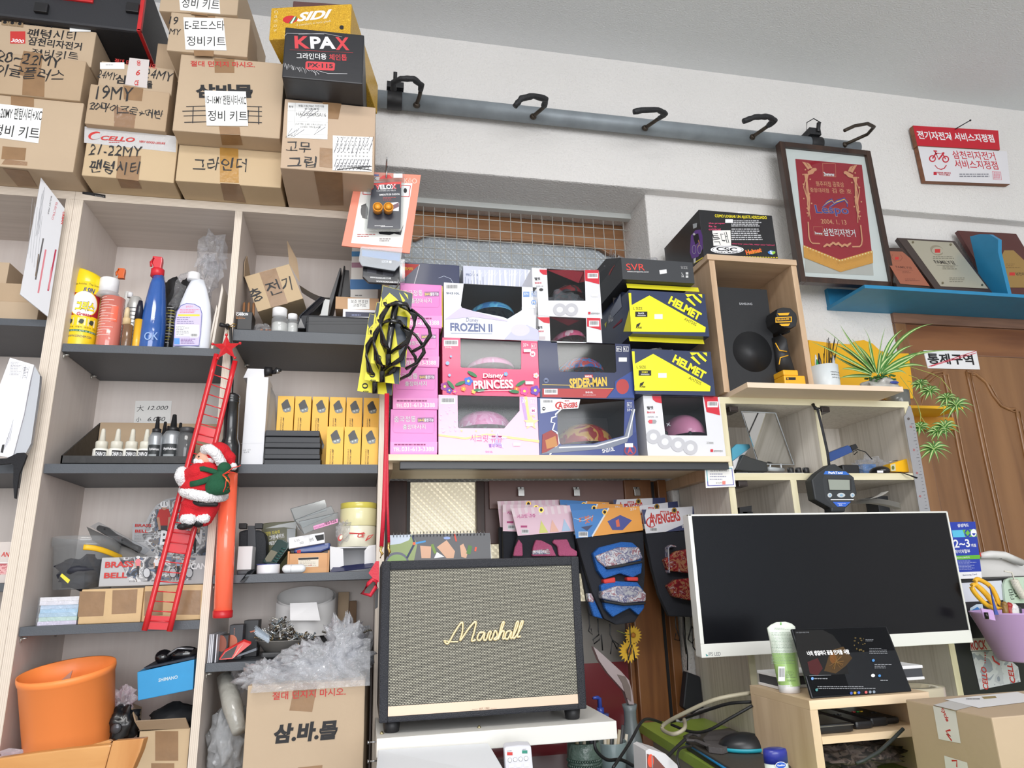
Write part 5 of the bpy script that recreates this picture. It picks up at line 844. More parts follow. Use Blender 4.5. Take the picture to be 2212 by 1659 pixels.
# right bay, second tier
z=S2[1]+.0004
t,f=tx_('tall_box','tall plain white box at the left of the lamp box row','box',CF,332,530,1080,305,1.63,.08,mat((226,226,230),.55),z);f.o=Wc(CF,332,1080,1.63);f.tx('QR 11.0',(352,975),(420,968),14,mat((120,120,125)));f.tx('BLACK',(360,992),(410,988),14,mat((120,120,125)));f.line([(332,905),(528,902)],2,mat((200,200,204)));f.dn('print',t);zt_=Wc(CF,430,305,1.63).z
xx0=Wc(CF,375,300,1.64).x;xx1=Wc(CF,555,300,1.64).x;b=MB();b.prism([(xx0-.004,zt_-.002),(xx1-.002,zt_-.002),(xx1-.004,zt_+.021),(xx0+.004,zt_+.021)],.06,mat((222,222,226),.55),MX.Translation((0,1.635,0)));b.bd('top_flap',t,bevel=.001)
t=th_('light_mount','black handlebar light mount on top of the tall white box','mount',Wc(CF,600,300,1.64));b=MB();c=Wc(CF,580,260,1.64);b.tb_([c+V((-.008,0,0)),c+V((.008,0,0))],[.011,.0105],BLACK,16);b.bd('clamp',t);b=MB();b.tb_([c+V((.006,0,-.002)),Wc(CF,640,265,1.635),Wc(CF,655,245,1.632),Wc(CF,695,250,1.63)],[.005,.005,.006,.003],BLACK,10);b.tb_([Wc(CF,655,235,1.63),Wc(CF,668,275,1.63)],.0035,STEEL,8);b.bd('arm',t)
BXB=mat((46,48,53),.5);zz=z
ys=[1080,1042,1002,942,895,838,785]
for i in range(6):
 lb=('lowest','second lowest','third lowest','third from the top','second from the top','topmost')[i];z1=Wc(CF,790,ys[i+1],1.62).z;p=Wc(CF,532+i*3,ys[i],1.62);q=Wc(CF,1045,ys[i],1.62);d=.0 if i%2 else .004
 b=MB();b.box(p.x+.001,q.x-.001*(i%3),1.62+d,1.74,zz,z1-.0006,BXB);tag(b.bd('flat_box',bevel=.0014),'flat black box, %s in the stack of six'%lb,'box','stack of flat black boxes');zz=z1
YLW=mat((240,186,66),.45,name='yellow_printed_card');LMP=mat((44,44,46),.35);LMPG=mat((120,126,126),.3)
pz=Wc(CF,1245,1078,1.625);pw=Wc(CF,1245,1078,1.625).x-Wc(CF,1092,1078,1.625).x;ph=Wc(CF,1170,752,1.625).z-z
def lampbox(label):
 t=th_('lamp_box',label,'box',(0,1.66,0),'yellow bicycle lamp boxes');b=MB();b.box(-pw/2,pw/2,1.625,1.695,0,ph,YLW);b.bd('body',t,bevel=.0007)
 M_=MB();q=lambda pts,m,k:M_.add([(x,1.625-.0003*k,y)for x,y in pts],[tuple(range(len(pts)))],m)
 w=pw;h=ph;q([(-.28*w,.78*h),(-.02*w,.9*h),(.1*w,.91*h),(.16*w,.84*h),(.34*w,.67*h),(.3*w,.58*h),(.0*w,.55*h),(-.16*w,.6*h)][::-1],LMP,1);q([(-.16*w,.63*h),(.33*w,.70*h),(.31*w,.585*h),(.0,.55*h),(-.14*w,.58*h)][::-1],LMPG,2)
 for x,y in((.0,.615),(.17,.64)):q([(x*w+.05*w*math.cos(a),y*h+.022*h*math.sin(a))for a in[i*.7 for i in range(9)]],mat((190,196,196),.2),3)
 for s_,xo,hh,bo in(('RECHARGEABLE',-.30,.055,.0),('BICYCLE LAMP',-.16,.06,.025)):
  g,fs,_,_=glyphs(s_,bo,0);M_.add([((xo+.1)*w-yy*hh*w*1.3,1.625-.0004,(.04+xx*.38)*h)for xx,yy in g],fs,mat((110,90,50))if bo==0 else INK)
 M_.bd('print',t);return t
LBx=lampbox('yellow lamp box, left one of the three in the front row');LBx.location=(Wc(CF,1169,1078,1.625).x,1.66,z);FP=[LBx]
for i,xx in enumerate((1328,1486)):dup(LBx,(Wc(CF,xx,1078,1.625).x,1.66,z),'yellow lamp box, %s one of the three in the front row'%('middle','right')[i])
Yb=1.70;zup=Wc(CF,1080,815,Yb).z
for i,xx in enumerate((722,878,1036,1192,1343,1498)):
 xw=Wc(CF,xx,800,Yb).x;
 dup(LBx,(xw,Yb+.035,zup),'yellow lamp box in the raised back row, %s from the left'%('first','second','third','fourth','fifth','sixth')[i]);dup(LBx,(xw,Yb+.035,z),'yellow lamp box, hidden support under the back row','yellow lamp boxes underneath')
b=MB();b.sl([Wc(CF,532,1080,1.632),Wc(CF,532,320,1.632),Wc(CF,560,310,1.66),Wc(CF,570,330,1.70),Wc(CF,640,480,1.70),Wc(CF,640,800,1.70)],(.001,.001,0),mat((170,170,172),.5));tag(b.bd('grey_sleeve'),'grey bubble sleeve between the tall white box and the lamp boxes','sleeve')
# right bay, third tier
z=T3[1]+.0004
t,f=tx_('white_box','small white carton left of the tin on the lower right-bay shelf','box',CH,330,475,838,645,1.64,.05,mat((222,220,220),.6),z+.010);
t=th_('charger_base','dark grey charger base with strap under the small white carton','base',Wc(CH,420,900,1.635));b=MB();b.box(Wc(CH,330,900,1.63).x,Wc(CH,480,900,1.63).x,1.63,1.70,z,z+.009,mat((52,54,60),.4));b.bd('body',t,bevel=.002);b=MB();b.sl([Wc(CH,395,1005,1.596),Wc(CH,360,1000,1.596),Wc(CH,440,895,1.60),Wc(CH,505,870,1.62),Wc(CH,500,900,1.61)],(0,.003,0),mat((44,46,50),.5));b.bd('strap',t)
t=th_('black_pouch','black padded pouch with buckle straps behind the small white carton','pouch',Wc(CH,500,890,1.70));PB=mat((34,37,42),.7,bump=.3,bscale=200);b=MB();b.sl([Wc(CH,340,900,1.70),Wc(CH,350,500,1.70),Wc(CH,420,480,1.70),Wc(CH,560,485,1.70),Wc(CH,605,520,1.70),Wc(CH,622,600,1.70),Wc(CH,620,900,1.70)],(0,.05,0),PB);b.bd('body',t,bevel=.004)
b=MB();b.sl([Wc(CH,435,660,1.695),Wc(CH,437,440,1.695),Wc(CH,515,440,1.695),Wc(CH,520,660,1.695)],(0,.006,0),mat((50,53,58),.5));b.bd('strap',t,bevel=.001);b=MB()
for x in(385,545):p=Wc(CH,x-38,470,1.69);q=Wc(CH,x+40,415,1.69);b.box(p.x,q.x,1.69,1.71,p.z,q.z,BLACK)
b.bd('buckle',t,bevel=.001)
f=Face((0,1.77,0),V((0,-1,.08)),CH);f.o=Wc(CH,740,600,1.77);t=th_('olive_pack','olive green product card with yellow Korean print behind the torch','pack',f.pt((740,860)));b=MB();b.sl([f.pt(q,0)for q in((570,880),(578,420),(700,405),(905,395),(925,500),(900,880))],(0,.012,0),mat((86,84,44),.35));b.bd('body',t,bevel=.001);f.py([(610,468),(750,430),(920,400),(918,470),(800,455)],mat((190,192,190),.3));f.py([(830,470),(915,470),(905,700),(830,690)],mat((160,164,166),.3));f.tx('강한 지속력',(618,545),(760,520),40,mat((226,210,70)),.01);f.tx('그린세이프',(655,585),(805,560),44,WH,.02);f.tx('에프디',(652,640),(740,625),40,WH,.02);f.dn('print',t)
f=Face((0,1.665,0),V((-.2,-1,.1)),CH);f.o=Wc(CH,720,720,1.665);GR=mat((28,56,52),.35,coat=.3);t=th_('bicycle_torch','dark green ribbed bicycle torch leaning behind the white tin','torch',f.pt((720,820)))
b=MB();b.sl([f.pt(q,0)for q in((582,800),(735,575),(790,580),(848,610),(842,660),(715,830),(640,830))],-f.n*.025,GR);b.bd('body',t,bevel=.002);b=MB();b.sl([f.pt(q,0)+f.n*.001 for q in((612,770),(672,680),(738,705),(670,800),(625,800))],-f.n*.004,mat((120,118,100),.3));b.bd('lens_panel',t);b=MB()
for i in range(6):a=f.pt((690+i*17,790-i*25),0)+f.n*.0015;e_=f.pt((735+i*17,800-i*25),0)+f.n*.0015;b.tb_([a,e_],.0016,mat((40,84,78),.3),6)
b.bd('ribs',t)
t=th_('round_tin','low white round tin at the front of the lower right-bay shelf','tin',Wc(CH,642,905,1.635));b=MB();LP(b,CH,642,[(113,910),(115,905),(115,838),(112,828)],1.635,mat((230,230,234),.35),z,36);b.bd('tin',t);b=MB();c=Wc(CH,642,830,1.635);b.lathe([(.024,c.z),(.024,c.z+.0012)],mat((60,70,150),.4),MX.Translation((c.x,1.635,0)),36);b.bd('lid_rim',t)
t=th_('pill_case','pearly white capsule-shaped case beside the white tin','case',Wc(CH,900,895,1.62));a=Wc(CH,826,855,1.62);e_=Wc(CH,974,855,1.62);rz=.0092;a.z=e_.z=z+rz;b=MB();P_=[];RR=[]
for i in range(8):q=math.radians(90-i*90/7);P_.append(a+V((-rz*math.sin(q),0,0)));RR.append(max(rz*math.cos(q),.0003))
for i in range(8):q=math.radians(i*90/7);P_.append(e_+V((rz*math.sin(q),0,0)));RR.append(max(rz*math.cos(q),.0003))
b.tb_(P_,RR,mat((232,234,236),.22,coat=.5),24);b.bd('body',t);b=MB();c=a.lerp(e_,.3);b.tb_([c,c+V((.0012,0,0))],rz*1.01,mat((190,192,196),.3),24);b.bd('seam',t)
PINE=wood((196,140,88),(214,160,106),'x',24,8,.45,'orange_pine');x0=Wc(CH,828,890,1.66).x;x1=Wc(CH,1248,885,1.66).x;zw=Wc(CH,1040,715,1.66).z
t=th_('wooden_box','small orange pine box with a paper label on its front','box',((x0+x1)/2,1.70,z));b=MB();b.box(x0+.004,x1-.004,1.66,1.665,z,zw,PINE);b.box(x0+.004,x1-.004,1.735,1.74,z,zw,PINE);b.box(x0+.004,x1-.004,1.665,1.735,z,z+.004,PINE);b.bd('body',t,bevel=.0006)
for xx in(x0,x1-.004):b=MB();b.box(xx,xx+.004,1.658,1.742,z,zw+.005,PINE);b.bd('side_panel',t,bevel=.0006)
f=Face((0,1.66,0),FR,CH);f.py([(940,760),(1145,752),(1142,848),(945,856)],mat((230,222,206),.6));f.py([(942,762),(1144,754),(1143,774),(943,782)],INK);f.ls((955,785),(1130,850),4,mat((140,130,120)),.25,4);f.line([(1045,838),(1075,830),(1070,836)],4,REDP);f.dn('label',t)
f=Face((0,1.675,0),V((.08,-1,.0)),CH);f.o=Wc(CH,1060,650,1.675);t=th_('glue_gun','blue plastic tool lying on the pine box','tool',f.pt((1060,710)));b=MB();b.sl([f.pt(q,0)for q in((895,675),(960,655),(1230,610),(1262,612),(1258,670),(1165,705),(1000,716),(900,716))],(0,.03,0),mat((50,70,130),.35,coat=.3));b.bd('body',t,bevel=.004);f.py([(930,685),(968,680),(966,714),(928,714)],REDP);f.line([(1000,670),(1230,632)],8,mat((80,100,160)));f.dn('print',t);b=MB();b.sl([f.pt(q,0)for q in((865,690),(900,685),(900,712),(870,708))],(0,.02,0),BLACK);b.bd('nozzle',t)
f=Face((0,1.668,0),V((.1,-1,.12)),CH);f.o=Wc(CH,1020,600,1.668);t=th_('white_box','white carton with a black square lying on the blue tool','box',f.pt((1020,660)));b=MB();b.sl([f.pt(q,0)for q in((845,562),(1200,505),(1207,610),(848,672))],-f.n*.05,mat((224,224,226),.5));b.bd('body',t,bevel=.001);f.py([(1105,540),(1195,525),(1198,580),(1130,592)],INK);f.line([(1048,535),(1052,640)],2,mat((170,170,170)));f.tx('S-55',(905,605),(955,592),22,mat((150,150,150)));f.tx('DZ3',(960,625),(995,618),20,mat((120,120,120)));f.tx('BMS',(1060,600),(1098,588),30,mat((130,130,130)));f.dn('print',t)
t=th_('card_holder','clear acrylic tiered card holder tipped over with a pink strip label','holder',Wc(CH,1100,520,1.69));AC=film('clear_acrylic',(228,232,232),.8,.07);ED=mat((120,122,124),.2)
n_=V((.22,-1,.12)).normalized();Ls=[((865,272),(1205,183),(1225,245),(1220,290),(905,385)),((905,385),(1270,245),(1300,305),(1290,330),(985,460)),((950,400),(1340,310),(1345,395),(1080,490),(1000,525))]
for i,ol in enumerate(Ls):
 f=Face(Wc(CH,1080,350,1.70-.016*i),n_,CH);b=MB();P_=[f.pt(q,0)for q in ol];b.sl(P_,n_*.0012,AC);b.bd('panel',t);b=MB();b.tb_(P_,.0006,ED,5,closed=True);b.bd('panel_edge',t)
b=MB();f0=Face(Wc(CH,1080,350,1.70),n_,CH);f2=Face(Wc(CH,1080,350,1.668),n_,CH);b.sl([f0.pt((865,272),0),f0.pt((905,385),0),f2.pt((1000,525),0),f2.pt((950,480),0),f2.pt((905,400),0)],(.001,0,0),AC);b.tb_([f0.pt((865,272),0),f0.pt((905,385),0),f2.pt((1000,525),0)],.0006,ED,5);b.bd('side_panel',t)
f=Face(Wc(CH,1080,350,1.666),n_,CH);f.k=4;f.py([(1090,445),(1335,372),(1335,410),(1098,482)],mat((236,150,196),.4));f.tx('1800-9206',(1205,440),(1325,405),32,INK,.02);f.tx('경기신용보증',(1102,474),(1200,444),18,mat((90,60,110)),.01);f.dn('strip_label',t)
TPY=mat((214,202,90),.3,coat=.5);TPP=mat((232,226,178),.25,coat=.5)
t=th_('open_white_box','open white and navy box under the tape rolls','box',Wc(CH,1490,890,1.64));WB2=mat((228,228,230),.5);xa_=Wc(CH,1258,890,1.64).x;xb_=.0235;zt_=Wc(CH,1490,655,1.66).z
b=MB();b.box(xa_,xb_,1.75,1.754,z,zt_,WB2);b.box(xa_,xa_+.002,1.645,1.75,z,zt_,WB2);b.box(xb_-.002,xb_,1.645,1.75,z,zt_,WB2);b.box(xa_,xb_,1.645,1.75,zt_-.002,zt_,WB2);b.box(xa_,xb_,1.645,1.75,z,z+.001,mat((200,200,204),.5));b.bd('body',t)
b=MB();b.sl([Wc(CH,1258,880,1.64),Wc(CH,1258,645,1.64),Wc(CH,1388,670,1.63),Wc(CH,1395,840,1.63)],(0,.001,0),WB2);b.bd('flap',t);b=MB();b.sl([Wc(CH,1600,840,1.63),Wc(CH,1602,690,1.63),Wc(CH,1640,640,1.635),Wc(CH,1712,630,1.64),Wc(CH,1712,840,1.64)],(0,.001,0),WB2);b.bd('flap',t);b=MB();b.sl([Wc(CH,1255,905,1.606),Wc(CH,1290,850,1.64),Wc(CH,1640,812,1.64),Wc(CH,1690,812,1.63),Wc(CH,1700,840,1.606),Wc(CH,1640,862,1.604)],(0,.001,-.001),mat((34,40,84),.4));b.bd('front_flap',t)
def roll(label,xc,ys,hw,Y,cols,zb):
 t=th_('tape_roll',label,'tape',(Wc(CH,xc,ys[0],Y).x,Y,zb));k=kpx(CH,xc,ys[0],Y);zs_=[zb]+[Wc(CH,xc,y,Y).z for y in ys[1:]];T=MX.Translation((t.location.x,Y,0));r=hw*k
 for i,m in enumerate(cols):b=MB();b.lathe([(r*.62,zs_[i]+.0002),(r*.985,zs_[i]+.0002),(r,zs_[i]+.001),(r,zs_[i+1]-.001),(r*.985,zs_[i+1]),(r*.62,zs_[i+1]),(r*.62,zs_[i]+.0002)],m,T,44,True,False);b.bd('tape_band' if i else 'tape',t)
 return t,zs_[-1],r
xc_=1536;t,ze,r=roll('clear wrapped tape roll with red print, lower of the two',1522,(648,452),190,1.685,(mat((232,228,206),.3,coat=.5),),zt_+.0006)
f=Face((t.location.x,1.685-r-.0006,0),FR,CH);f.k=0;f.ell((1360,560),24,34,REDP,ang=25);f.ell((1368,556),14,24,TPP,ang=25);f.line([(1450,515),(1560,520),(1600,512)],14,REDP);f.line([(1610,590),(1660,560),(1690,530),(1640,545),(1620,580)],10,REDP);f.tx('CE',(1530,560),(1610,555),40,REDP,.03,.3);f.dn('print',t);b=MB();cr_(b,(t.location.x-.028,1.65,ze-.012),(.02,.016,.026),BAG,.4,3,16,3);b.bd('wrapping',t)
roll('big yellow tape roll standing on the wrapped one',1538,(450,278,222),182,1.685,(TPP,TPY),ze+.0006)
# right bay, fourth tier
z=T4[1]+.0004
cx_=Wc(CH,1000,1300,1.71).x;kk=kpx(CH,1000,1300,1.71)
t=th_('steel_tray','oval stainless tray heaped with screws','tray',(Wc(CJ,890,330,1.64).x,1.66,z));ctx=t.location.x;STN=mat((170,166,160),.35,.35);kx=kpx(CJ,890,300,1.63);zt_=Wc(CJ,890,205,1.605).z
b=MB();n=48;prf=[(.0,.032),(.58,.032),(.66,.035),(.93,.95),(1.0,1.0),(1.015,.985),(.95,.93),(.70,.05),(0,.045)];hz=zt_-z-.012
vs=[(ctx+r*310*kx*math.cos(2*math.pi*i/n),1.672+r*.063*math.sin(2*math.pi*i/n),z+.012+q*hz)for r,q in prf for i in range(n)]
b.add(vs,[(j*n+i,j*n+(i+1)%n,(j+1)*n+(i+1)%n,(j+1)*n+i)for j in range(len(prf)-1)for i in range(n)],STN,True);b.bd('tray',t)
b=MB();b.box(ctx-.045,ctx+.04,1.63,1.73,z,z+.013,mat((40,40,42),.4));tag(b.bd('flat_lid',bevel=.004),'flat black lid under the oval steel tray','lid')  # flat black lid that the steel tray stands on
b=MB();rr=random.Random(9);SM=[mat((196,192,182),.3,.6),mat((166,142,100),.35,.6),mat((104,94,84),.4,.6),mat((222,224,226),.25,.6),mat((140,150,156),.3,.6)];zh=zt_
for i in range(300):
 u=rr.uniform(-.93,.93);v=rr.uniform(-.9,.9)
 if u*u+v*v>.86:continue
 hh=(.045*math.exp(-((u+.25)/.38)**2)+.012)*(1-.5*v*v)*rr.uniform(.35,1.0);p=V((ctx+u*290*kx,1.672+v*.056,zh-.008+hh));d=V((rr.uniform(-1,1),rr.uniform(-1,1),rr.uniform(-.5,.9))).normalized()*rr.uniform(.008,.016);m=rr.choice(SM);q_=p+d
 b.tb_([p-d*.6,q_],.0011,m,5);b.tb_([q_,q_+d.normalized()*.0016],[.0014,.0028],m,7)
o=b.bd('screws');tag(o,'heap of loose screws and bolts in the oval steel tray','screws');o['kind']='stuff'
b=MB();a=Wc(CJ,615,95,1.625);e_=Wc(CJ,740,180,1.618);
for i in range(16):
 for k in range(10):q=2*math.pi*k/10+i;c=a.lerp(e_,i/15);b.tb_([c,c+V((math.cos(q)*.004,-abs(math.sin(q))*.007-.001,math.sin(q)*.009))],.0005,mat((190,200,210),.4),4)
b.tb_([a,e_],.002,mat((190,200,210),.4),6);tag(b.bd('bottle_brush'),'grey blue bristle brush lying on the screws','brush')
WST=mat((226,224,222),.5);t=th_('strap_coil','coil of wide white strap behind the steel tray','strap',(cx_,1.76,z));b=MB();zb_=z+.036;zt2=Wc(CH,1000,1215,1.70).z;r0=320*kk
def coil(u,v):a_=math.radians(205+560*u);r=r0*(1.0-.13*u);y=1.752+r*.8*math.sin(a_);return V((cx_+r*math.cos(a_),y,zb_+.004*u+(zt2-zb_)*v+.022*v*(math.sin(a_)+.6)))
b.sheet(coil,80,2,WST);b.bd('strap',t);b=MB();b.sl([Wc(CH,860,1385,1.672),Wc(CH,860,1212,1.672),Wc(CH,1125,1203,1.668),Wc(CH,1162,1385,1.672)],(0,.0012,0),mat((232,230,230),.5));b.bd('strap_end',t)
b=MB();b.box(cx_-.06,cx_+.06,1.742,1.83,z,zb_-.0005,mat((50,48,46),.6));tag(b.bd('dark_carton'),'dark carton under the white strap coil','box')
t,f=tx_('brown_card','brown hang card carton behind the white strap coil','box',CH,1330,1440,1400,1102,1.80,.02,CARD2,z,bev=.001);t,f=tx_('small_carton','small dark brown carton at the back right of the screw shelf','box',CH,1445,1518,1400,1190,1.79,.03,mat((120,92,66),.7),z,bev=.001)
GBG=film('grey_parts_bag',(200,200,202),.5,.25,.9,50)
for i,(x,y,rx,lb)in enumerate(((1400,1430,.035,'grey parts bag slumped right of the strap coil'),(1620,1440,.022,'grey parts bag by the right end of the screw shelf'))):c=Wc(CH,x,y,1.68);b=MB();cr_(b,(c.x,1.69,z+.028),(rx,.03,.028),GBG,.3,12+i,18,3,zmin=z,xmax=.024);tag(b.bd('parts_bag'),lb,'bag')
b=MB();P_=[Wc(CH,1180+i*26,1492+14*math.sin(i*1.3),1.64)for i in range(20)];
for i in range(19):b.tb_([P_[i],P_[i+1]],[.0026,.0016],mat((120,116,104),.3,.9),6)
tag(b.bd('bicycle_chain'),'length of bicycle chain in front of the grey parts bags','chain');b=MB();cr_(b,(Wc(CH,1380,1540,1.65).x,1.66,z+.008),(.055,.035,.014),mat((36,36,38),.5),.3,3,24,3,True,zmin=z,xmax=.024);tag(b.bd('black_cloth'),'black crumpled cloth lying under the bicycle chain','cloth')
t,f=tx_('black_box','charcoal carton with an orange disc print behind the red package','box',CJ,335,470,300,45,1.66,.05,mat((52,52,58),.4),z,bev=.001);f.o=Wc(CJ,400,200,1.66);f.ell((372,210),55,66,mat((210,118,86),.5));f.ls((392,80),(404,150),6,mat((180,120,100)),.5,2);f.dn('print',t)
t,f=tx_('black_box','black carton with an orange edge mark beside the heaped tray','box',CJ,475,620,300,0,1.70,.05,mat((36,36,40),.4),z,bev=.001);f.o=Wc(CJ,540,100,1.70);f.py([(550,110),(600,98),(600,112),(560,122)],mat((210,118,86)));f.dn('print',t)
for i,x in enumerate((128,145,162,200)):p=Wc(CJ,x,415,1.612);zt_=Wc(CJ,x+20,140,1.612).z;b=MB();b.prism([(p.x,z),(p.x+.0022,z),(p.x+.0022,zt_),(p.x,zt_)],.10,mat((206,206,212),.4),MX.Translation((0,1.612,0)));tag(b.bd('booklet'),'%s thin pale booklet upright beside the divider on the screw shelf'%('first','second','third','separate fourth')[i],'booklet','booklets on the screw shelf')
b=MB();b.box(Wc(CJ,212,415,1.64).x,Wc(CJ,320,415,1.64).x,1.64,1.70,z,Wc(CJ,260,150,1.64).z,mat((40,38,42),.4));o=b.bd('black_box',bevel=.001);tag(o,'black carton with rusty orange print beside the booklets','box');f=Face((0,1.64,0),FR,CJ);f.ell((270,230),50,82,mat((156,84,62),.5));fo=f.mb.bd('print',None,o,org=o.location)
f=Face((0,1.61,0),V((0,-1,.5)),CJ);f.o=Wc(CJ,380,350,1.61);t=th_('red_package','red and black package lying before the charcoal carton','pack',f.pt((380,390)));b=MB();b.sl([f.pt(q,0)for q in((242,395),(300,310),(490,208),(565,235),(380,385))],(0,.006,.004),mat((206,52,50),.3));b.bd('body',t,bevel=.001);f.py([(258,385),(310,318),(430,245),(395,330),(370,372)],mat((34,30,34),.4));f.py([(380,382),(440,290),(490,230),(478,250),(455,280),(395,370)],mat((196,180,164),.4));f.dn('print',t)
b=MB();b.sl([Wc(CJ,425,365,1.615),Wc(CJ,430,345,1.615),Wc(CJ,615,275,1.63),Wc(CJ,618,300,1.63)],(0,.02,0),mat((120,124,132),.5));tag(b.bd('grey_ruler'),'grey flat strip lying between the red package and the tray','strip')
# bottom of the right bay
t,f=ct_('big cardboard box with red warning line and black slanted Korean word at bottom',(Wc(CJ,530,660,1.50).x,1.50),(Wc(CJ,1712,580,1.49).x-.002,1.49),.42,Wc(CJ,1100,622,1.495).z,.28,CARD,c=CJ)
f.py([(1000,628),(1228,622),(1172,912),(945,898)],TAPE);f.py([(1030,1465),(1275,1440),(1270,1500),(1040,1500)],TAPE);f.each('tape',t);f=Face(f.o,f.n,CJ);f.k=3;f.tx('절대 던지지 마시오.',(775,795),(1505,745),78,REDP,.012);f.tx('삼.바.몰',(785,1232),(1425,1182),195,INK,.05,.12);f.dn('printing',t)
zt_=Wc(CJ,1100,640,1.495).z;bx=Wc(CJ,1120,640,1.6).x
b=MB();b.sheet(lambda u,v:V((Wc(CJ,575+1170*u,640,1.495).x,1.475+.06*v+.012*math.sin(u*37+v*9)*(1-abs(2*v-1)),Wc(CJ,600+1130*u,640-70*u,1.495).z-.012+(Wc(CJ,600,640-180*v-v*330*max(0,u-.25)**.8+30*math.sin(u*23+2)*v,1.50).z-Wc(CJ,600,640,1.50).z))),46,14,BAGW,True)
cr_(b,(bx+.03,1.56,zt_+.03),(.085,.05,.045),BAGW,.35,21,60,4.5,True);cr_(b,(bx+.075,1.54,zt_+.065),(.04,.03,.05),BAGW,.45,22,40,4,True);cr_(b,(bx-.075,1.56,zt_+.012),(.05,.04,.03),BAGW,.4,23,40,4,True)
tag(b.bd('plastic_bag'),'heap of crumpled clear plastic film bulging from the big open carton','bag')
b=MB();cr_(b,(Wc(CJ,300,1300,1.63).x,1.68,Wc(CJ,300,1280,1.63).z),(.042,.06,.075),film('grey_bag',(190,190,186),1.5,.3,1,60),.25,31,44,3.5,True,xmin=-.307);tag(b.bd('grey_bag'),'grey film bag in the bottom corner left of the big carton','bag')
t=th_('wrapped_roll','translucent wrapped roll leaning left of the big carton','roll',Wc(CJ,440,1100,1.58));RLM=mat((168,166,158),.3,bump=.9,bscale=45,coat=.6);b=MB();b.tb_([Wc(CJ,300,560,1.66),Wc(CJ,380,850,1.62),Wc(CJ,445,1110,1.585)],[.016,.02,.013],RLM,16);b.bd('roll',t);b=MB();cr_(b,Wc(CJ,440,590,1.66),(.022,.02,.03),BAG,.4,33,18,3);b.bd('wrapping',t)
# helmet boxes on the long shelf
YX=1.588;ZS=zh1+.0005;PNK=mat((226,124,196),.35,coat=.2);PNK2=mat((240,150,208),.35);WG=mat((250,250,250),.5)
tys=(1519,1190,872,577,250);zz=ZS
for i in range(4):
 xL=(78,98,122,150)[i];xR=(432,438,446,468)[i];p=Wc(CK,xL,tys[i],YX);q=Wc(CK,xR,tys[i],YX);z1=Wc(CK,260,tys[i+1],YX).z
 lab='pink tissue box, %s in the stack of four'%('lowest','second from the bottom','second from the top','topmost')[i]
 t,f=ct_(lab,(max(p.x,.05),YX),(q.x-.001,YX),zz,z1-.0004,.2,PNK,'tissue_box','box','pink tissue boxes',.0012,CK)
 D=tys[i+1];h=tys[i]-D;X0=xL;w=xR-xL
 f.py([(X0+2,D+h*.74),(xR-1,D+h*.74),(xR-3,D+h-4),(X0+2,D+h-4)],PNK2);f.line([(X0+.07*w,D+h*.12),(X0+.06*w,D+h*.48),(X0+.09*w,D+h*.53),(X0+.9*w,D+h*.545),(X0+.93*w,D+h*.5),(X0+.94*w,D+h*.12)],2,mat((196,100,170)))
 f.tx('중국정통',(X0+.085*w,D+h*.29),(X0+.545*w,D+h*.28),h*.13,mat((120,90,120)),.02);f.tx('중국정통',(X0+.085*w,D+h*.29),(X0+.545*w,D+h*.28),h*.13,WG,.0);f.py([(X0+.58*w,D+h*.19),(X0+.92*w,D+h*.185),(X0+.92*w,D+h*.29),(X0+.58*w,D+h*.295)],mat((150,110,150)));f.tx('24시',(X0+.59*w,D+h*.28),(X0+.715*w,D+h*.28),h*.075,mat((250,230,90)),.02);f.tx('출장기능',(X0+.72*w,D+h*.28),(X0+.915*w,D+h*.278),h*.075,WG,.015)
 f.tx('출장마사지',(X0+.27*w,D+h*.455),(X0+.745*w,D+h*.45),h*.11,mat((120,90,120)),.02);f.tx('출장마사지',(X0+.27*w,D+h*.455),(X0+.745*w,D+h*.45),h*.11,WG,.0);f.ls((X0+.09*w,D+h*.785),(X0+.9*w,D+h*.825),1,mat((150,60,120)),.8,5);f.tx('TEL.',(X0+.07*w,D+h*.955),(X0+.235*w,D+h*.955),h*.085,WG,.015);f.tx('031-613-3388',(X0+.245*w,D+h*.955),(X0+.925*w,D+h*.952),h*.105,WG,.012);f.dn('print',t)
 if i==3:
  b=MB();b.box(q.x-.001,q.x+.0006,YX,YX+.1,zz+.003,z1-.003,YEL);b.bd('side_stripe',t)
 zz=z1
ZTI=zz
INNER=mat((84,78,76),.7);WINF=film('window_film',(240,242,244),.15)
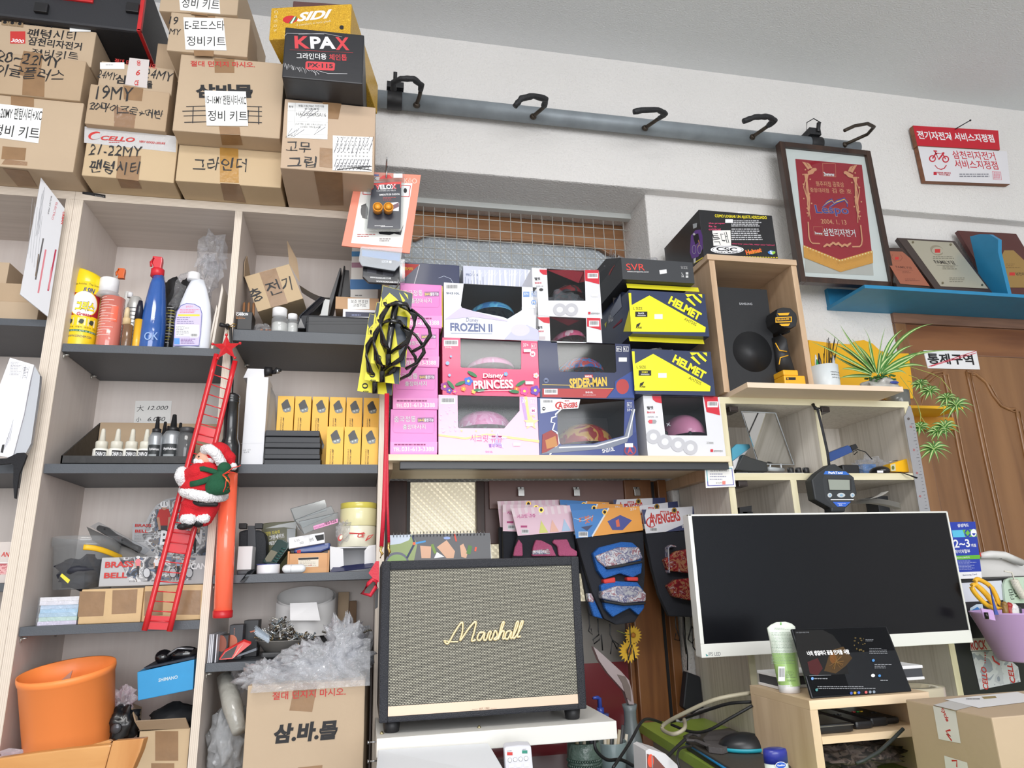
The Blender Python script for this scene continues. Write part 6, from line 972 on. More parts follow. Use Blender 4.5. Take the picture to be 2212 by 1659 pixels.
def winbox(label,c,BL,BR,ytop,win,m,z0,Y=YX,D=.2,helmet=None,hc=None,hr=(.07,.09,.055),group='boxed helmets on the long shelf',film_=True,xl=None):
 """window carton: win = polygon of the cut-out in crop pixels; the helmet sits inside"""
 p=Wc(c,BL[0],BL[1],Y);q=Wc(c,BR[0],BR[1],Y);x0=p.x if xl is None else xl;x1=q.x;z1=Wc(c,(BL[0]+BR[0])/2,ytop,Y).z
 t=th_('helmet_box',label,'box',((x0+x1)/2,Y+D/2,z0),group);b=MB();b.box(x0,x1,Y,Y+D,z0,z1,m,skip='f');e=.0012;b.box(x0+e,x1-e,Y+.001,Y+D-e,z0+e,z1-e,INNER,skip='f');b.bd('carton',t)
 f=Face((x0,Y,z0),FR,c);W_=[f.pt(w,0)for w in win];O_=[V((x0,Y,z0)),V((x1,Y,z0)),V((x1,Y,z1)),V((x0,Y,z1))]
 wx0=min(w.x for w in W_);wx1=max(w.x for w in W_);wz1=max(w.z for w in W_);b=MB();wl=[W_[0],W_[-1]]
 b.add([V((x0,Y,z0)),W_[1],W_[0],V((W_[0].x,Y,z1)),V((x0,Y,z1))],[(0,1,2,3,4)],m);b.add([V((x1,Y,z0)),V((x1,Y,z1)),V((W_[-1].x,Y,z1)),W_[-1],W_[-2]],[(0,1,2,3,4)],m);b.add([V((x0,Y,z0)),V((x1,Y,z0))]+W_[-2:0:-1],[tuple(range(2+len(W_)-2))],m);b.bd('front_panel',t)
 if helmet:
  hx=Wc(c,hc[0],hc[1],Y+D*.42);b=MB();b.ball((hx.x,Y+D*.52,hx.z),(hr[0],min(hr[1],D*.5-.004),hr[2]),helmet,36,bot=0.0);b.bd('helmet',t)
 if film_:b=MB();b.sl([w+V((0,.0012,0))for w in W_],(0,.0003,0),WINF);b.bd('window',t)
 return t,f,z1
def kc(f,x,y,s,m=WH,col=None):
 f.line([(x,y),(x+s,y),(x+s,y+s),(x,y+s)],s*.08,m,closed=True);f.tx('K',(x+s*.18,y+s*.82),(x+s*.5,y+s*.82),s*.62,m,.03);f.line([(x+s*.85,y+s*.25),(x+s*.6,y+s*.25),(x+s*.6,y+s*.78),(x+s*.85,y+s*.78)],s*.09,m)
def flower(f,x,y,r,m,mc):
 for i in range(5):a=i*1.2566;f.ell((x+r*.55*math.cos(a),y+r*.55*math.sin(a)),r*.45,r*.45,m,f.k,10)
 f.ell((x,y),r*.3,r*.3,mc,n=10)
def star(f,x,y,r,m,rot_=0):
 f.py([(x+(r if i%2==0 else r*.42)*math.sin(math.radians(36*i+rot_)),y-(r if i%2==0 else r*.42)*math.cos(math.radians(36*i+rot_)))for i in range(10)],m)
PP=mat((246,188,220),.3,coat=.3);PH=blotch('pink_helmet_shell',[(236,120,180),(246,160,206),(240,140,194),(250,200,226)],30,.25)
t,f,z1=winbox('pale pink helmet box with stars and Korean title, lowest beside the tissue boxes',CK,(440,1530),(1192,1530),1090,[(582,1086),(584,1320),(592,1330),(930,1332),(1045,1200),(1045,1090)],PP,ZS,helmet=PH,hc=(780,1345),hr=(.072,.09,.05))
f.k=2;f.barcode((455,1102),(562,1152));f.py([(1050,1095),(1070,1095),(1120,1300),(1090,1300)],mat((196,160,214),.4));f.py([(1080,1095),(1100,1095),(1130,1300),(1110,1300)],mat((250,220,140),.4));f.tx('37',(1063,1142),(1095,1144),26,WH,.02);kc(f,1122,1112,38);f.ell((1147,1198),24,24,WH);f.tx('M',(1136,1210),(1158,1211),22,mat((226,120,180)),.03);f.py([(440,1375),(640,1400),(800,1370),(1190,1420),(1190,1440),(800,1385),(640,1415),(440,1390)],mat((250,214,150),.4))
star(f,880,1420,78,mat((250,214,236),.4));star(f,880,1425,58,mat((190,170,230),.4));f.tx('시크릿 쥬쥬',(674,1434),(920,1442),60,WH,.03);f.tx('시크릿 쥬쥬',(676,1432),(918,1440),56,mat((214,70,150),.4),.004);f.tx('별의 여신',(815,1474),(910,1478),28,mat((150,110,200)),.02);f.tx('SH310L',(790,1514),(845,1514),13,mat((226,120,180)))
for x,y,r in((612,1350,12),(720,1352,11),(840,1352,10),(1130,1290,60),(1150,1240,14)):star(f,x,y,r,mat((252,222,160),.4))
rr=random.Random(5)
for i in range(16):star(f,450+rr.uniform(0,120),1170+rr.uniform(0,200),rr.uniform(5,11),mat((252,214,232),.4))
f.rc((1090,1290),(1145,1318),WH);f.rc((995,1440),(1050,1465),WH);f.dn('print',t)
DP=mat((226,62,112),.3,coat=.3);t,f,z2=winbox('deep pink helmet box with flowers, middle row beside the tissue boxes',CK,(470,1082),(1196,1098),668,[(603,664),(604,870),(612,878),(1050,892),(1057,884),(1057,686)],DP,z1+.0005,helmet=PH,hc=(830,900),hr=(.064,.09,.032))
f.k=2;f.barcode((480,672),(586,718));f.tx('SH310L',(488,734),(540,735),13,WH);f.tx('37+',(1072,722),(1112,723),24,WH,.02);kc(f,1132,700,36);f.ell((1142,777),20,22,WH);f.tx('M',(1132,789),(1152,790),20,DP,.03)
for i,(x,y,r,cc)in enumerate(((486,1020,34,(150,40,140)),(520,1050,24,(90,60,170)),(662,980,34,(60,110,210)),(1080,1055,34,(230,70,150)),(1160,1050,38,(110,60,180)),(1165,940,22,(250,200,210)),(1020,1040,22,(240,110,60)),(625,1040,20,(250,150,60)),(940,930,16,(110,170,240)),(560,1060,18,(240,90,160)),(700,1060,18,(250,190,90)))):flower(f,x,y,r,mat(cc,.4),mat((250,220,90),.4))
for x,y,a in((690,930,30),(600,1000,-20),(1000,1060,10),(1050,1000,-30),(530,1010,50),(740,1050,0)):f.ell((x,y),40,13,mat((40,120,70),.4),ang=a)
f.ell((505,850),14,14,mat((150,190,240),.3));f.ell((530,800),8,8,mat((150,190,240),.3));f.ell((520,940),10,10,mat((150,190,240),.3))
for s_,bo,mm in((0,.08,mat((240,90,120),.4)),(0,.03,WH)):f.tx('Disney',(768,972),(925,968),46,mm,bo*.7,.15);f.tx('PRINCESS',(700,1046),(996,1036),66,mm,bo)
f.line([(730,1060),(860,1052),(980,1055)],4,WH);f.rc((1072,745),(1125,768),WH);f.rc((1085,985),(1145,1008),WH);f.dn('print',t)
FZ=mat((238,240,248),.35,coat=.2);FH=blotch('blue_helmet_shell',[(60,130,190),(90,180,220),(120,200,230),(70,150,210)],26,.25);t,f,z3=winbox('white helmet box with ice-blue lettering, top front box beside the tissue boxes',CK,(482,655),(1192,680),262,[(628,252),(606,415),(620,440),(920,500),(955,515),(1062,450),(1062,284)],FZ,z2+.0005,helmet=FH,hc=(840,500),hr=(.062,.09,.036))
f.k=2;f.barcode((490,255),(590,300));f.tx('SH310L',(498,330),(598,333),16,mat((80,90,110)),.02);LB=mat((126,160,214),.4)
f.rc((1072,312),(1118,352),LB);f.tx('37+',(1078,338),(1112,339),18,WH,.02);kc(f,1130,312,38,LB);f.ell((1150,392),19,19,LB);f.tx('M',(1140,401),(1160,402),17,WH,.03);f.rc((1102,410),(1160,436),WH)
f.py([(485,520),(606,430),(955,530),(955,535),(700,500)],mat((206,196,226),.4));f.tx('Disney',(645,545),(738,548),38,mat((130,130,160)),.0,.15);f.tx('FROZEN II',(528,606),(842,614),62,mat((96,108,150),.3),.03);f.line([(530,622),(840,626)],3,mat((150,160,190)))
f.py([(930,668),(1000,590),(1100,560),(1185,600),(1190,676)],mat((196,196,226),.4));f.ell((1050,600),70,44,mat((214,210,234),.4))
f.dn('print',t)
t,f=ct_('white winter-forest helmet box behind the ice-blue lettered box',(Wc(CK,625,270,1.70).x,1.70),(Wc(CK,1118,270,1.70).x,1.70),z3+.0005,Wc(CK,870,130,1.70).z,.14,mat((206,210,226),.35),'helmet_box','box','boxed helmets on the long shelf',.001,CK)
f.tx('FROZEN II',(645,195),(752,196),20,mat((96,108,150)),.02);f.tx('Disney',(685,172),(715,172),14,mat((96,108,150)))
for i in range(15):x=690+i*30+9*math.sin(i*5);f.line([(x,150),(x+6*math.sin(i),280)],6+5*(i%3),mat((236,238,244),.4));f.line([(x,200),(x+20,165)],3,mat((236,238,244),.4))
for i in range(7):x=640+i*22;f.line([(x,200+(i%3)*14),(x+2,280)],4,mat((150,156,180),.4))
f.dn('print',t)
NV=mat((36,46,84),.35,coat=.2)
t,f=ct_('navy helmet box with red corner behind the topmost tissue box',(Wc(CK,172,262,1.70).x,1.70),(Wc(CK,597,262,1.70).x,1.70),ZTI+.0005,Wc(CK,400,104,1.70).z,.14,NV,'helmet_box','box','boxed helmets on the long shelf',.001,CK)
f.py([(170,100),(298,108),(180,215),(170,215)],mat((196,60,56),.4));f.tx('SPIDER-MAN',(150,152),(250,152),24,mat((230,190,70)),.03,.2);f.line([(298,110),(255,268)],5,WH)
f.line([(440,210),(480,195),(530,215),(560,265)],3,mat((200,210,230)));f.dn('print',t)
AV=mat((44,62,128),.35,coat=.2);RHM=blotch('red_helmet_shell',[(120,26,30),(170,40,36),(200,150,70),(150,34,34)],22,.2)
t,f,c1=winbox('blue and grey helmet box with jagged white window edge, lowest of the second column',CL,(82,1540),(762,1545),1153,[(235,1205),(205,1255),(205,1440),(232,1470),(450,1462),(662,1408),(668,1165)],AV,ZS,helmet=RHM,hc=(400,1480),hr=(.075,.09,.06))
f.k=2;f.py([(85,1152),(362,1158),(348,1220),(232,1225),(170,1240),(88,1255)],mat((222,224,230),.4));f.barcode((100,1160),(176,1188));f.tx('MARVEL',(255,1173),(288,1173),10,REDP,.03);f.tx('AVENGERS',(212,1224),(345,1212),36,REDP,.045,.1);f.ell((222,1200),34,26,REDP,a0=70,a1=320);f.ell((226,1201),27,20,mat((222,224,230),.4),a0=60,a1=330);f.tx('A',(208,1222),(240,1222),44,REDP,.04,.1);f.ell((110,1222),12,13,INK);f.tx('M',(102,1228),(118,1228),12,WH,.04)
WJ=mat((226,228,236),.3);f.line([(232,1222),(190,1262),(195,1275),(165,1285),(160,1315),(185,1322),(170,1368),(200,1385),(215,1460),(150,1540)],10,WJ);f.py([(232,1475),(450,1468),(665,1412),(728,1195),(720,1440),(560,1495),(90,1535),(150,1500)],mat((120,126,142),.3));f.line([(215,1490),(470,1480),(690,1418),(735,1225)],9,WJ);f.py([(660,1540),(762,1545),(745,1380),(690,1430)],mat((36,56,120),.4));f.tx('SH310L',(515,1530),(600,1512),28,WH,.02,.1);kc(f,684,1180,32);f.tx('37+',(684,1240),(718,1241),18,WH,.02);f.ell((705,1508),42,38,mat((150,50,60),.4));f.ell((705,1508),33,30,mat((44,62,128),.4));f.tx('A',(686,1530),(724,1530),44,mat((196,60,66),.4),.03);f.rc((668,1460),(724,1488),WH)
f.py([(100,1400),(160,1370),(205,1400),(212,1470),(130,1520),(96,1530)],mat((150,54,50),.4));f.py([(120,1440),(190,1410),(205,1480),(130,1500)],mat((190,130,70),.4));f.dn('print',t)
SPH=blotch('red_blue_helmet_shell',[(40,90,160),(176,50,50),(60,120,190),(196,60,56),(40,80,150)],34,.25)
t,f,c2=winbox('navy helmet box with yellow lettering and red foot band, above the jagged box',CL,(86,1142),(735,1152),766,[(202,770),(215,955),(222,966),(600,974),(610,965),(602,780)],NV,c1+.0005,helmet=SPH,hc=(370,985),hr=(.062,.09,.045))
f.k=2;f.py([(100,1082),(590,1086),(540,1148),(100,1142)],mat((176,56,56),.4));f.line([(100,1056),(290,1060),(310,1078),(590,1082)],4,mat((236,200,80),.4));f.tx('SPIDER-MAN',(290,1080),(552,1066),66,mat((236,190,70),.4),.04,.15);f.rc((392,988),(448,1010),REDP);f.tx('MARVEL',(395,1007),(445,1007),15,WH,.03);f.barcode((112,1086),(205,1124));f.tx('SH310L',(398,1116),(450,1116),12,WH,.02);f.tx('www.samchuly.co.kr',(380,1132),(470,1132),7,WH);f.ell((126,1028),17,18,mat((120,130,160)));f.tx('M',(116,1038),(136,1038),18,NV,.03);f.line([(610,795),(645,796),(645,828),(610,828)],3,WH,closed=True);f.tx('37+',(613,822),(643,823),18,WH,.02);kc(f,658,795,34);f.rc((626,870),(682,898),WH);f.py([(600,1035),(722,960),(734,1148),(545,1148),(600,1080)],mat((44,70,140),.4));f.ell((652,1070),44,52,mat((176,56,56),.4));f.dn('print',t)
SW=mat((222,222,227),.35,coat=.2);SR=mat((206,36,56),.4);BKH=blotch('black_helmet_shell',[(40,40,44),(60,60,66),(140,40,46),(50,50,54)],16,.2)
PKH=blotch('pink_white_helmet_shell',[(206,60,110),(230,140,170),(220,90,130),(240,200,210)],20,.25)
t,f,c3=winbox('white and red helmet box with pink helmet, right above the navy lettered box',CL,(60,768),(514,774),592,[(150,592),(156,755),(160,766),(400,768),(407,765),(402,594)],SW,c2+.0005,helmet=PKH,hc=(285,775),hr=(.046,.09,.034))
f.k=2;f.py([(408,596),(500,598),(505,680),(408,655)],SR);f.py([(62,592),(150,592),(150,635),(110,628),(78,606)],SR);f.barcode((422,615),(492,655));f.tx('헬멧',(70,672),(102,670),18,INK,.02);f.tx('SH310',(72,694),(110,694),11,SR,.03);f.rc((70,724),(120,746),mat((200,190,194)));f.dn('print',t)
b=MB();b.add([Wc(CL,152,592,YX+.002),Wc(CL,402,594,YX+.002),Wc(CL,280,650,YX+.04)],[(0,1,2)],mat((150,30,50),.5));b.bd('folded_flap',t)
t,f,c4=winbox('white and red helmet box with black and red helmet, top of the second column',CL,(40,586),(512,588),264,[(132,266),(142,476),(398,478),(392,266)],SW,c3+.0005,helmet=BKH,hc=(270,480),hr=(.05,.09,.042),xl=Wc(CL,60,768,YX).x-.004)
f.k=2;f.py([(394,266),(488,266),(494,365),(396,340)],SR);f.py([(80,263),(132,264),(132,300),(105,298),(84,280)],SR);f.barcode((412,288),(484,324));f.tx('헬멧',(48,338),(86,336),20,INK,.02);f.tx('SH310',(50,361),(94,361),11,SR,.03);f.tx('사이즈 : M',(56,384),(105,384),11,mat((110,110,110)));f.ell((92,402),14,10,mat((60,60,60)));f.rc((438,432),(482,452),mat((226,226,228)))
for x in(220,300):f.ell((x,540),46,44,mat((190,190,196),.5));f.ell((x,540),22,20,SW)
f.rc((416,556),(432,572),SR);f.tx('삼천리자전거',(436,572),(494,573),12,mat((90,90,90)),.01);f.dn('print',t)
b=MB();b.add([Wc(CL,134,266,YX+.001),Wc(CL,390,268,YX+.001),Wc(CL,350,355,YX+.02),Wc(CL,330,352,YX+.05)],[(0,1,2,3)],mat((176,34,52),.5));b.add([Wc(CL,392,266,YX+.001),Wc(CL,396,345,YX+.001),Wc(CL,350,355,YX+.03)],[(0,1,2)],mat((176,34,52),.5));b.bd('folded_flap',t);b=MB();c=Wc(CL,270,440,YX+.03);cr_(b,(c.x,YX+.05,c.z-.02),(.048,.04,.04),BAG,.25,41,26,3,zmin=c3+.004,xmin=c.x-.055,xmax=c.x+.055);b.bd('helmet_bag',t)
SPK=mat((236,150,184),.3,coat=.4);t,f,d1=winbox('white and red helmet box with plain pink helmet, right end of the shelf',CL,(828,1540),(1366,1545),1138,[(918,1135),(948,1405),(1237,1407),(1206,1138)],SW,ZS,helmet=SPK,hc=(1085,1420),hr=(.052,.09,.062))
f.k=2;f.py([(1212,1138),(1308,1140),(1325,1268),(1232,1245)],SR);f.py([(856,1134),(918,1136),(924,1185),(885,1178),(862,1160)],SR);f.barcode((1238,1172),(1310,1212));f.tx('헬멧',(822,1228),(866,1226),22,INK,.02);f.tx('SH110',(822,1254),(876,1254),13,SR,.03);f.tx('사이즈 : M',(825,1285),(895,1285),12,mat((90,90,90)));f.py([(838,1298),(880,1298),(888,1310),(880,1324),(838,1324),(828,1310)],mat((160,160,164)));f.py([(838,1298),(858,1298),(858,1324),(838,1324),(828,1310)],mat((226,90,100)))
GY=mat((190,190,196),.5)
for x,y in((865,1415),(945,1450),(1035,1470),(1120,1490)):f.ell((x,y),50,50,GY);f.ell((x,y),24,24,SW)
f.rc((1258,1502),(1276,1520),SR);f.tx('삼천리자전거',(1280,1520),(1342,1521),13,mat((90,90,90)),.01);f.tx('23000',(1232,1464),(1278,1466),14,mat((150,150,150)));f.dn('print',t)
hx=Wc(CL,1085,1420,YX);b=MB();fy=YX+.062
for xx,kx_ in((960,1),(1128,0)):c=Wc(CL,xx,1388,YX+.014);b.ball((c.x,c.y+.006,c.z),(.0055,.004,.006),BLACK,12)
c=Wc(CL,970,1332,YX+.02);b.tb_([c+V((-.005,0,.003)),c+V((.005,0,-.003))],.0012,WH,6);b.tb_([c+V((-.004,0,-.004)),c+V((.003,0,.005))],.0012,WH,6);b.bd('helmet_decal',t)
HY=mat((250,240,30),.35,coat=.2);HN=mat((40,52,86),.35,coat=.2)
def hbox(label,BL,BR,ytop,z0,o,sub,zn):
 tilt=.01
 """o maps the reference print (upper box) to this one"""
 p=Wc(CL,BL[0],BL[1],YX-.012);q=Wc(CL,BR[0],BR[1],YX-.012);z1=Wc(CL,(BL[0]+BR[0])/2,ytop,YX-.012).z;t=th_('helmet_box',label,'box',((p.x+q.x)/2,1.68,z0),'yellow and navy helmet boxes')
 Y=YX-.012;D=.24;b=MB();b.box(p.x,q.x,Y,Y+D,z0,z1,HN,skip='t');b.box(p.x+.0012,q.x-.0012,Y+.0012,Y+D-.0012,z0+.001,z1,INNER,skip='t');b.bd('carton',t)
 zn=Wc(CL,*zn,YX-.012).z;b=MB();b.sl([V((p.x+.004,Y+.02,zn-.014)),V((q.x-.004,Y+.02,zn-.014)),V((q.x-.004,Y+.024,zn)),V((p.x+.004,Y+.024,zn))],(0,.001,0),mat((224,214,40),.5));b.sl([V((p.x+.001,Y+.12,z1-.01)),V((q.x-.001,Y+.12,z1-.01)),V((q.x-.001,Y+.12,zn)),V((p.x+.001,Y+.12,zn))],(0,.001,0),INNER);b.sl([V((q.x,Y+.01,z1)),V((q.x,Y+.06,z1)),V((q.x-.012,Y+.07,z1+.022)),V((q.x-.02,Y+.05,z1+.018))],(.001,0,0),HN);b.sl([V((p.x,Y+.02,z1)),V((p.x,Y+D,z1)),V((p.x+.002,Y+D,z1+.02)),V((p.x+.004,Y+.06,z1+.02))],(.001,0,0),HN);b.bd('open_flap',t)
 b=MB();cr_(b,((p.x+q.x)/2-.01,Y+.065,z1-.012),(.062,.045,.036),film('helmet_wrap',(150,150,150),1.0,.12,.8,50),.2,int(BL[0]),26,3,zmin=z0+.003,xmin=p.x+.004,xmax=q.x-.004);b.bd('wrapped_helmet',t)
 f=Face((p.x,Y,z0),FR,CL);f.k=2;g=lambda x,y:(o[0]+(x-695)*o[2],o[1]+(y-420)*o[2]+(x-695)*tilt)
 f.py([g(712,510),g(838,440),g(1226,655),g(1222,690),g(712,690)],HY);f.py([g(694,425),g(712,425),g(724,690),g(714,690)],HY);f.tx('HELMET',g(965,492),g(1178,612),56,HY,.05,-.0);f.tx(sub,g(1075,608),g(1158,650),22,INK,.0)
 for pts in([(1085,428),(1150,428),(1100,450)],[(1090,462),(1108,452),(1158,505),(1148,510)],[(1130,432),(1145,430),(1200,482),(1190,492),(1150,460)],[(1170,428),(1200,428),(1202,455)]):f.py([g(*w)for w in pts],HY)
 f.tx('L SIZE',g(728,540),g(790,540),20,INK,.0);f.rc(g(740,553),g(824,588),INK);f.tx('BLACK' if o[1]<600 else 'IVORY',g(762,570),g(803,570),11,WH if o[1]<600 else HY,.03);f.tx('0000000',g(755,584),g(812,584),9,WH);f.rc(g(872,570),g(928,602),WH);f.py([g(750,640),g(778,628),g(765,655),g(745,658)],INK);f.tx('AXIS',g(742,668),g(786,670),12,INK,.03,.2);f.dn('print',t)
 fs_=Face((p.x,Y,z0),(-1,0,0),CL);fs_.k=2
 if o[1]<600:fs_.py([(660,690),(700,540),(718,690)],HY);fs_.tx('AXIS',(555,635),(592,615),30,WH,.03,.2);fs_.py([(530,640),(545,620),(540,665)],HY);fs_.py([(590,660),(650,600),(650,620),(590,670)],mat((150,40,60)));fs_.py([(570,560),(640,430),(650,520),(580,600)],mat((150,156,172)));fs_.dn('side_print',t)
 return z1
e1=hbox('yellow and navy helmet box marked IVORY, lower of the two',(742,1108),(1292,1112),820,d1+.0005,(718,822,1.02),'AH750S',(722,702))
e2=hbox('yellow and navy helmet box marked BLACK, upper of the two',(722,700),(1250,700),418,Wc(CL,722,702,YX-.012).z,(695,420,1.0),'AH750S',(655,330))
SVB=mat((56,58,62),.5);SVI=mat((120,100,84),.7)
p=Wc(CL,655,330,YX-.01);q=Wc(CL,1148,332,YX-.01);z0=p.z+.0006;z1=Wc(CL,900,198,YX-.01).z;Y=YX-.01
t=th_('helmet_box','open charcoal helmet box with red lettering, on top of the yellow ones','box',((p.x+q.x)/2,1.68,z0));b=MB();b.box(p.x,q.x,Y,Y+.25,z0,z1,SVB,skip='t');b.box(p.x+.0012,q.x-.0012,Y+.0012,Y+.2488,z0+.001,z1,SVI,skip='t');b.bd('carton',t)
b=MB();b.sl([V((q.x,Y+.02,z1)),V((q.x,Y+.25,z1)),V((q.x-.035,Y+.25,z1+.03)),V((q.x-.04,Y+.1,z1+.03))],(.001,0,0),SVB);b.bd('flap',t);b=MB();b.sl([V((p.x,Y,z1)),V((p.x,Y+.25,z1)),V((p.x-.01,Y+.25,z1+.045)),V((p.x-.004,Y+.1,z1+.045))],(.001,0,0),SVB);b.bd('flap',t);b=MB();b.sl([V((p.x,Y+.25,z1)),V((q.x,Y+.25,z1)),V((q.x-.03,Y+.25,z1+.04)),V((p.x,Y+.25,z1+.045))],(0,.001,0),SVB);b.bd('flap',t)
f=Face((p.x,Y,z0),FR,CL);f.k=2;f.tx('SVR',(682,268),(808,270),46,mat((226,70,60),.4),.0);f.tx('www.svrsports.co.kr',(686,284),(836,287),13,WH,.01);f.tx('SIZE',(1056,258),(1102,260),18,mat((170,170,170)));f.tx('L',(1062,298),(1072,298),14,WH);f.tx('M',(1062,318),(1076,318),14,WH);f.rc((1088,282),(1106,298),mat((200,200,200)));f.rc((1088,304),(1106,320),mat((200,200,200)));f.py([(906,268),(955,262),(958,288),(910,296)],WH);f.dn('lettering',t)
fs_=Face((p.x,Y,z0),(-1,0,0),CL);fs_.k=2;fs_.tx('SVR',(556,180),(590,240),30,mat((170,170,174)));fs_.line([(560,300),(590,240),(600,230)],6,mat((150,60,60)));fs_.dn('side_print',t)
b=MB();b.ball(((p.x+q.x)/2-.012,Y+.11,z1-.03),(.06,.085,.068),mat((40,40,43),.3),28,bot=0);b.bd('helmet',t);b=MB();cr_(b,((p.x+q.x)/2-.012,Y+.11,z1-.02),(.066,.09,.07),BAG,.16,51,34,3,zmin=z0+.01,ymax=Y+.245,xmin=p.x+.002,xmax=q.x-.002);cr_(b,(p.x+.035,Y+.12,z1+.03),(.035,.04,.025),BAG,.4,52,26,4);b.bd('helmet_bag',t)
f=Face((0,YF-.003,0),V((0,-1,0)),CQ);ol=[(8,768),(262,766),(285,948),(20,958)];t=th_('certificate_card','small white card with purple and teal border taped to the ash cabinet','card',f.pt((150,955)));b=MB();b.sl([f.pt(w,0)for w in ol],(0,.0008,0),PAPER);b.bd('card',t)
f.py([(22,784),(252,782),(268,934),(34,942)],mat((80,80,170),.4));f.py([(22,784),(250,782),(251,790),(32,792),(42,900),(31,900)],mat((80,170,180),.4));f.py([(30,791),(246,789),(261,928),(41,936)],PAPER);f.tx('2024 경기도 해바라기인증서',(58,816),(222,814),13,INK,.01)
for y in(840,862,886):f.ls((54,y-8),(240,y+4),1,mat((150,150,170)),.7,y)
f.tx('경기도지사',(108,922),(168,920),14,INK);f.rc((164,898),(192,928),mat((226,130,120)));f.dn('print',t)
# upper right: box unit contents, wall things, door
Yc=1.612;KB=mat((28,28,32),.35,coat=.2);x0=Wc(CY_,1212,1140,Yc).x;x1=Wc(CY_,2022,1185,Yc).x;zc1=Wc(CY_,1560,650,Yc).z
t,f=ct_('black helmet carton with yellow Spanish headline on top of the beech box',(x0,Yc),(x1,Yc),wzt+.0004,zc1,.24,KB,'helmet_carton','box',None,.0015,CY_)
Y3=mat((244,226,40),.4);PK3=mat((206,70,110),.4);f.tx('ESPAÑOL',(1578,655),(1712,662),20,WH,.02);f.tx('COMO LOGRAR UN AJUSTE ADECUADO',(1332,710),(1896,730),40,Y3,.02)
for i,s_ in enumerate(('the proper','fit is','critical')):f.tx(s_,(1262,778+i*32),(1262+(180,84,130)[i],780+i*32),22,PK3,.02)
f.ls((1505,735),(1840,810),4,mat((200,200,204)),.5,3,(.85,1));f.ls((1508,825),(1855,960),6,mat((200,200,204)),.45,8,(.8,1));f.tx('wherever you ride, wear your helmet!',(1512,1000),(1978,1018),22,PK3,.01);f.rc((1440,722),(1522,762),WH);f.py([(1298,846),(1496,842),(1504,1008),(1312,1012)],PAPER);f.tx('특대',(1318,1000),(1488,985),125,MK,-.004,.05,jit=.04)
f.ell((1460,1054),180,44,WH,n=36);f.ell((1460,1054),166,36,KB,n=36);f.ell((1460,1054),160,33,WH,n=36);f.tx('CSC',(1345,1068),(1572,1076),42,INK,.03);f.tx('H E L M E T',(1345,1086),(1580,1092),10,INK,.01);f.tx('Helmet',(1668,1112),(1840,1080),52,mat((240,190,40)),.06,.1);f.tx('Helmet',(1668,1110),(1840,1078),50,mat((226,60,50)),.02,.1)
f.py([(1898,1080),(1930,1060),(1975,1070),(1982,1090),(1950,1112),(1910,1100)],mat((60,130,210)));f.py([(1940,1075),(1980,1072),(1982,1092),(1950,1110)],mat((150,200,60)));f.tx('S',(1926,1102),(1954,1102),34,WH,.03)
for i in range(20):f.line([(1435+i*29,1122+i*1.0),(1455+i*29,1123+i*1.0)],7,Y3)
f.dn('print',t);g=Face((x0,Yc,wzt),(-1,0,0),CY_);g.k=2;g.py([(1120,840),(1175,835),(1195,900),(1200,1040),(1150,1130),(1080,1150),(1058,1080),(1070,900)],mat((110,70,160),.4));g.py([(1095,890),(1150,875),(1165,960),(1120,1000),(1100,940)],INK);g.ell((1105,885),14,12,WH);g.line([(1150,950),(1165,985),(1140,1030)],9,mat((200,140,100)))
for x in(1105,1165):g.ell((x,1050),22,50,mat((200,200,210)),n=16);g.ell((x,1050),18,44,mat((110,70,160),.4),n=16)
g.py([(1092,775),(1138,762),(1135,810),(1096,825)],mat((190,196,200)));g.line([(1102,1200),(1200,1140)],6,Y3);g.py([(1100,1150),(1124,1140),(1124,1190),(1102,1200)],WH);g.dn('side_print',t)
Y=1.618;SB=mat((30,31,34),.45,bump=.05,bscale=200);sx0=Wc(CO,352,1560,Y).x;sx1=Wc(CO,768,1528,Y).x;z0=BZ+.0024;z1=Wc(CO,480,766,Y).z
t=th_('subwoofer','black subwoofer with a round horn mouth inside the beech box','speaker',((sx0+sx1)/2,Y+.1,z0));cx,cz=(Wc(CO,548,1280,Y).x,Wc(CO,548,1280,Y).z);r=158*kpx(CO,548,1280,Y)
b=MB();b.box(sx0,sx1,Y,Y+.25,z0,z1,SB,skip='f');b.bd('cabinet',t);b=MB();n=48;ring=[V((cx+r*math.cos(2*math.pi*i/n),Y,cz+r*math.sin(2*math.pi*i/n)))for i in range(n)];out=[]
for i in range(n):a=2*math.pi*i/n;c_,s_=math.cos(a),math.sin(a);k=min(((sx1 if c_>0 else sx0)-cx)/c_ if abs(c_)>1e-6 else 9,((z1 if s_>0 else z0)-cz)/s_ if abs(s_)>1e-6 else 9);out.append(V((cx+k*c_,Y,cz+k*s_)))
b.add(ring+out,[(i,n+i,n+(i+1)%n,(i+1)%n)for i in range(n)],SB)
for px_,pz_ in((sx0,z0),(sx1,z0),(sx1,z1),(sx0,z1)):
 j=[i for i in range(n)if(abs(out[i].x-px_)<1e-6)!=(abs(out[(i+1)%n].x-px_)<1e-6)and abs(out[i].x-px_)+abs(out[i].z-pz_)<.12 and((out[i].z-pz_)**2<.01)]
 for i in j[:1]:b.add([out[i],V((px_,Y,pz_)),out[(i+1)%n]],[(0,1,2)],SB)
b.bd('front_panel',t);b=MB();b.lathe([(r,0),(r*.93,-.006),(r*.78,-.022),(r*.6,-.036),(r*.4,-.048),(.001,-.056)],mat((34,35,38),.55),MX.Translation((cx,Y,cz))@rot('X',90),48);b.bd('horn',t);f=Face((sx0,Y,z0),FR,CO);f.tx('SAMSUNG',(442,900),(548,902),18,mat((170,172,176),.3),.02);f.dn('lettering',t)
DY=mat((242,178,36),.4);DB=mat((34,34,36),.5);Y=1.585;g=lambda x,y,d=0:Wc(CO,x,y,Y+d)
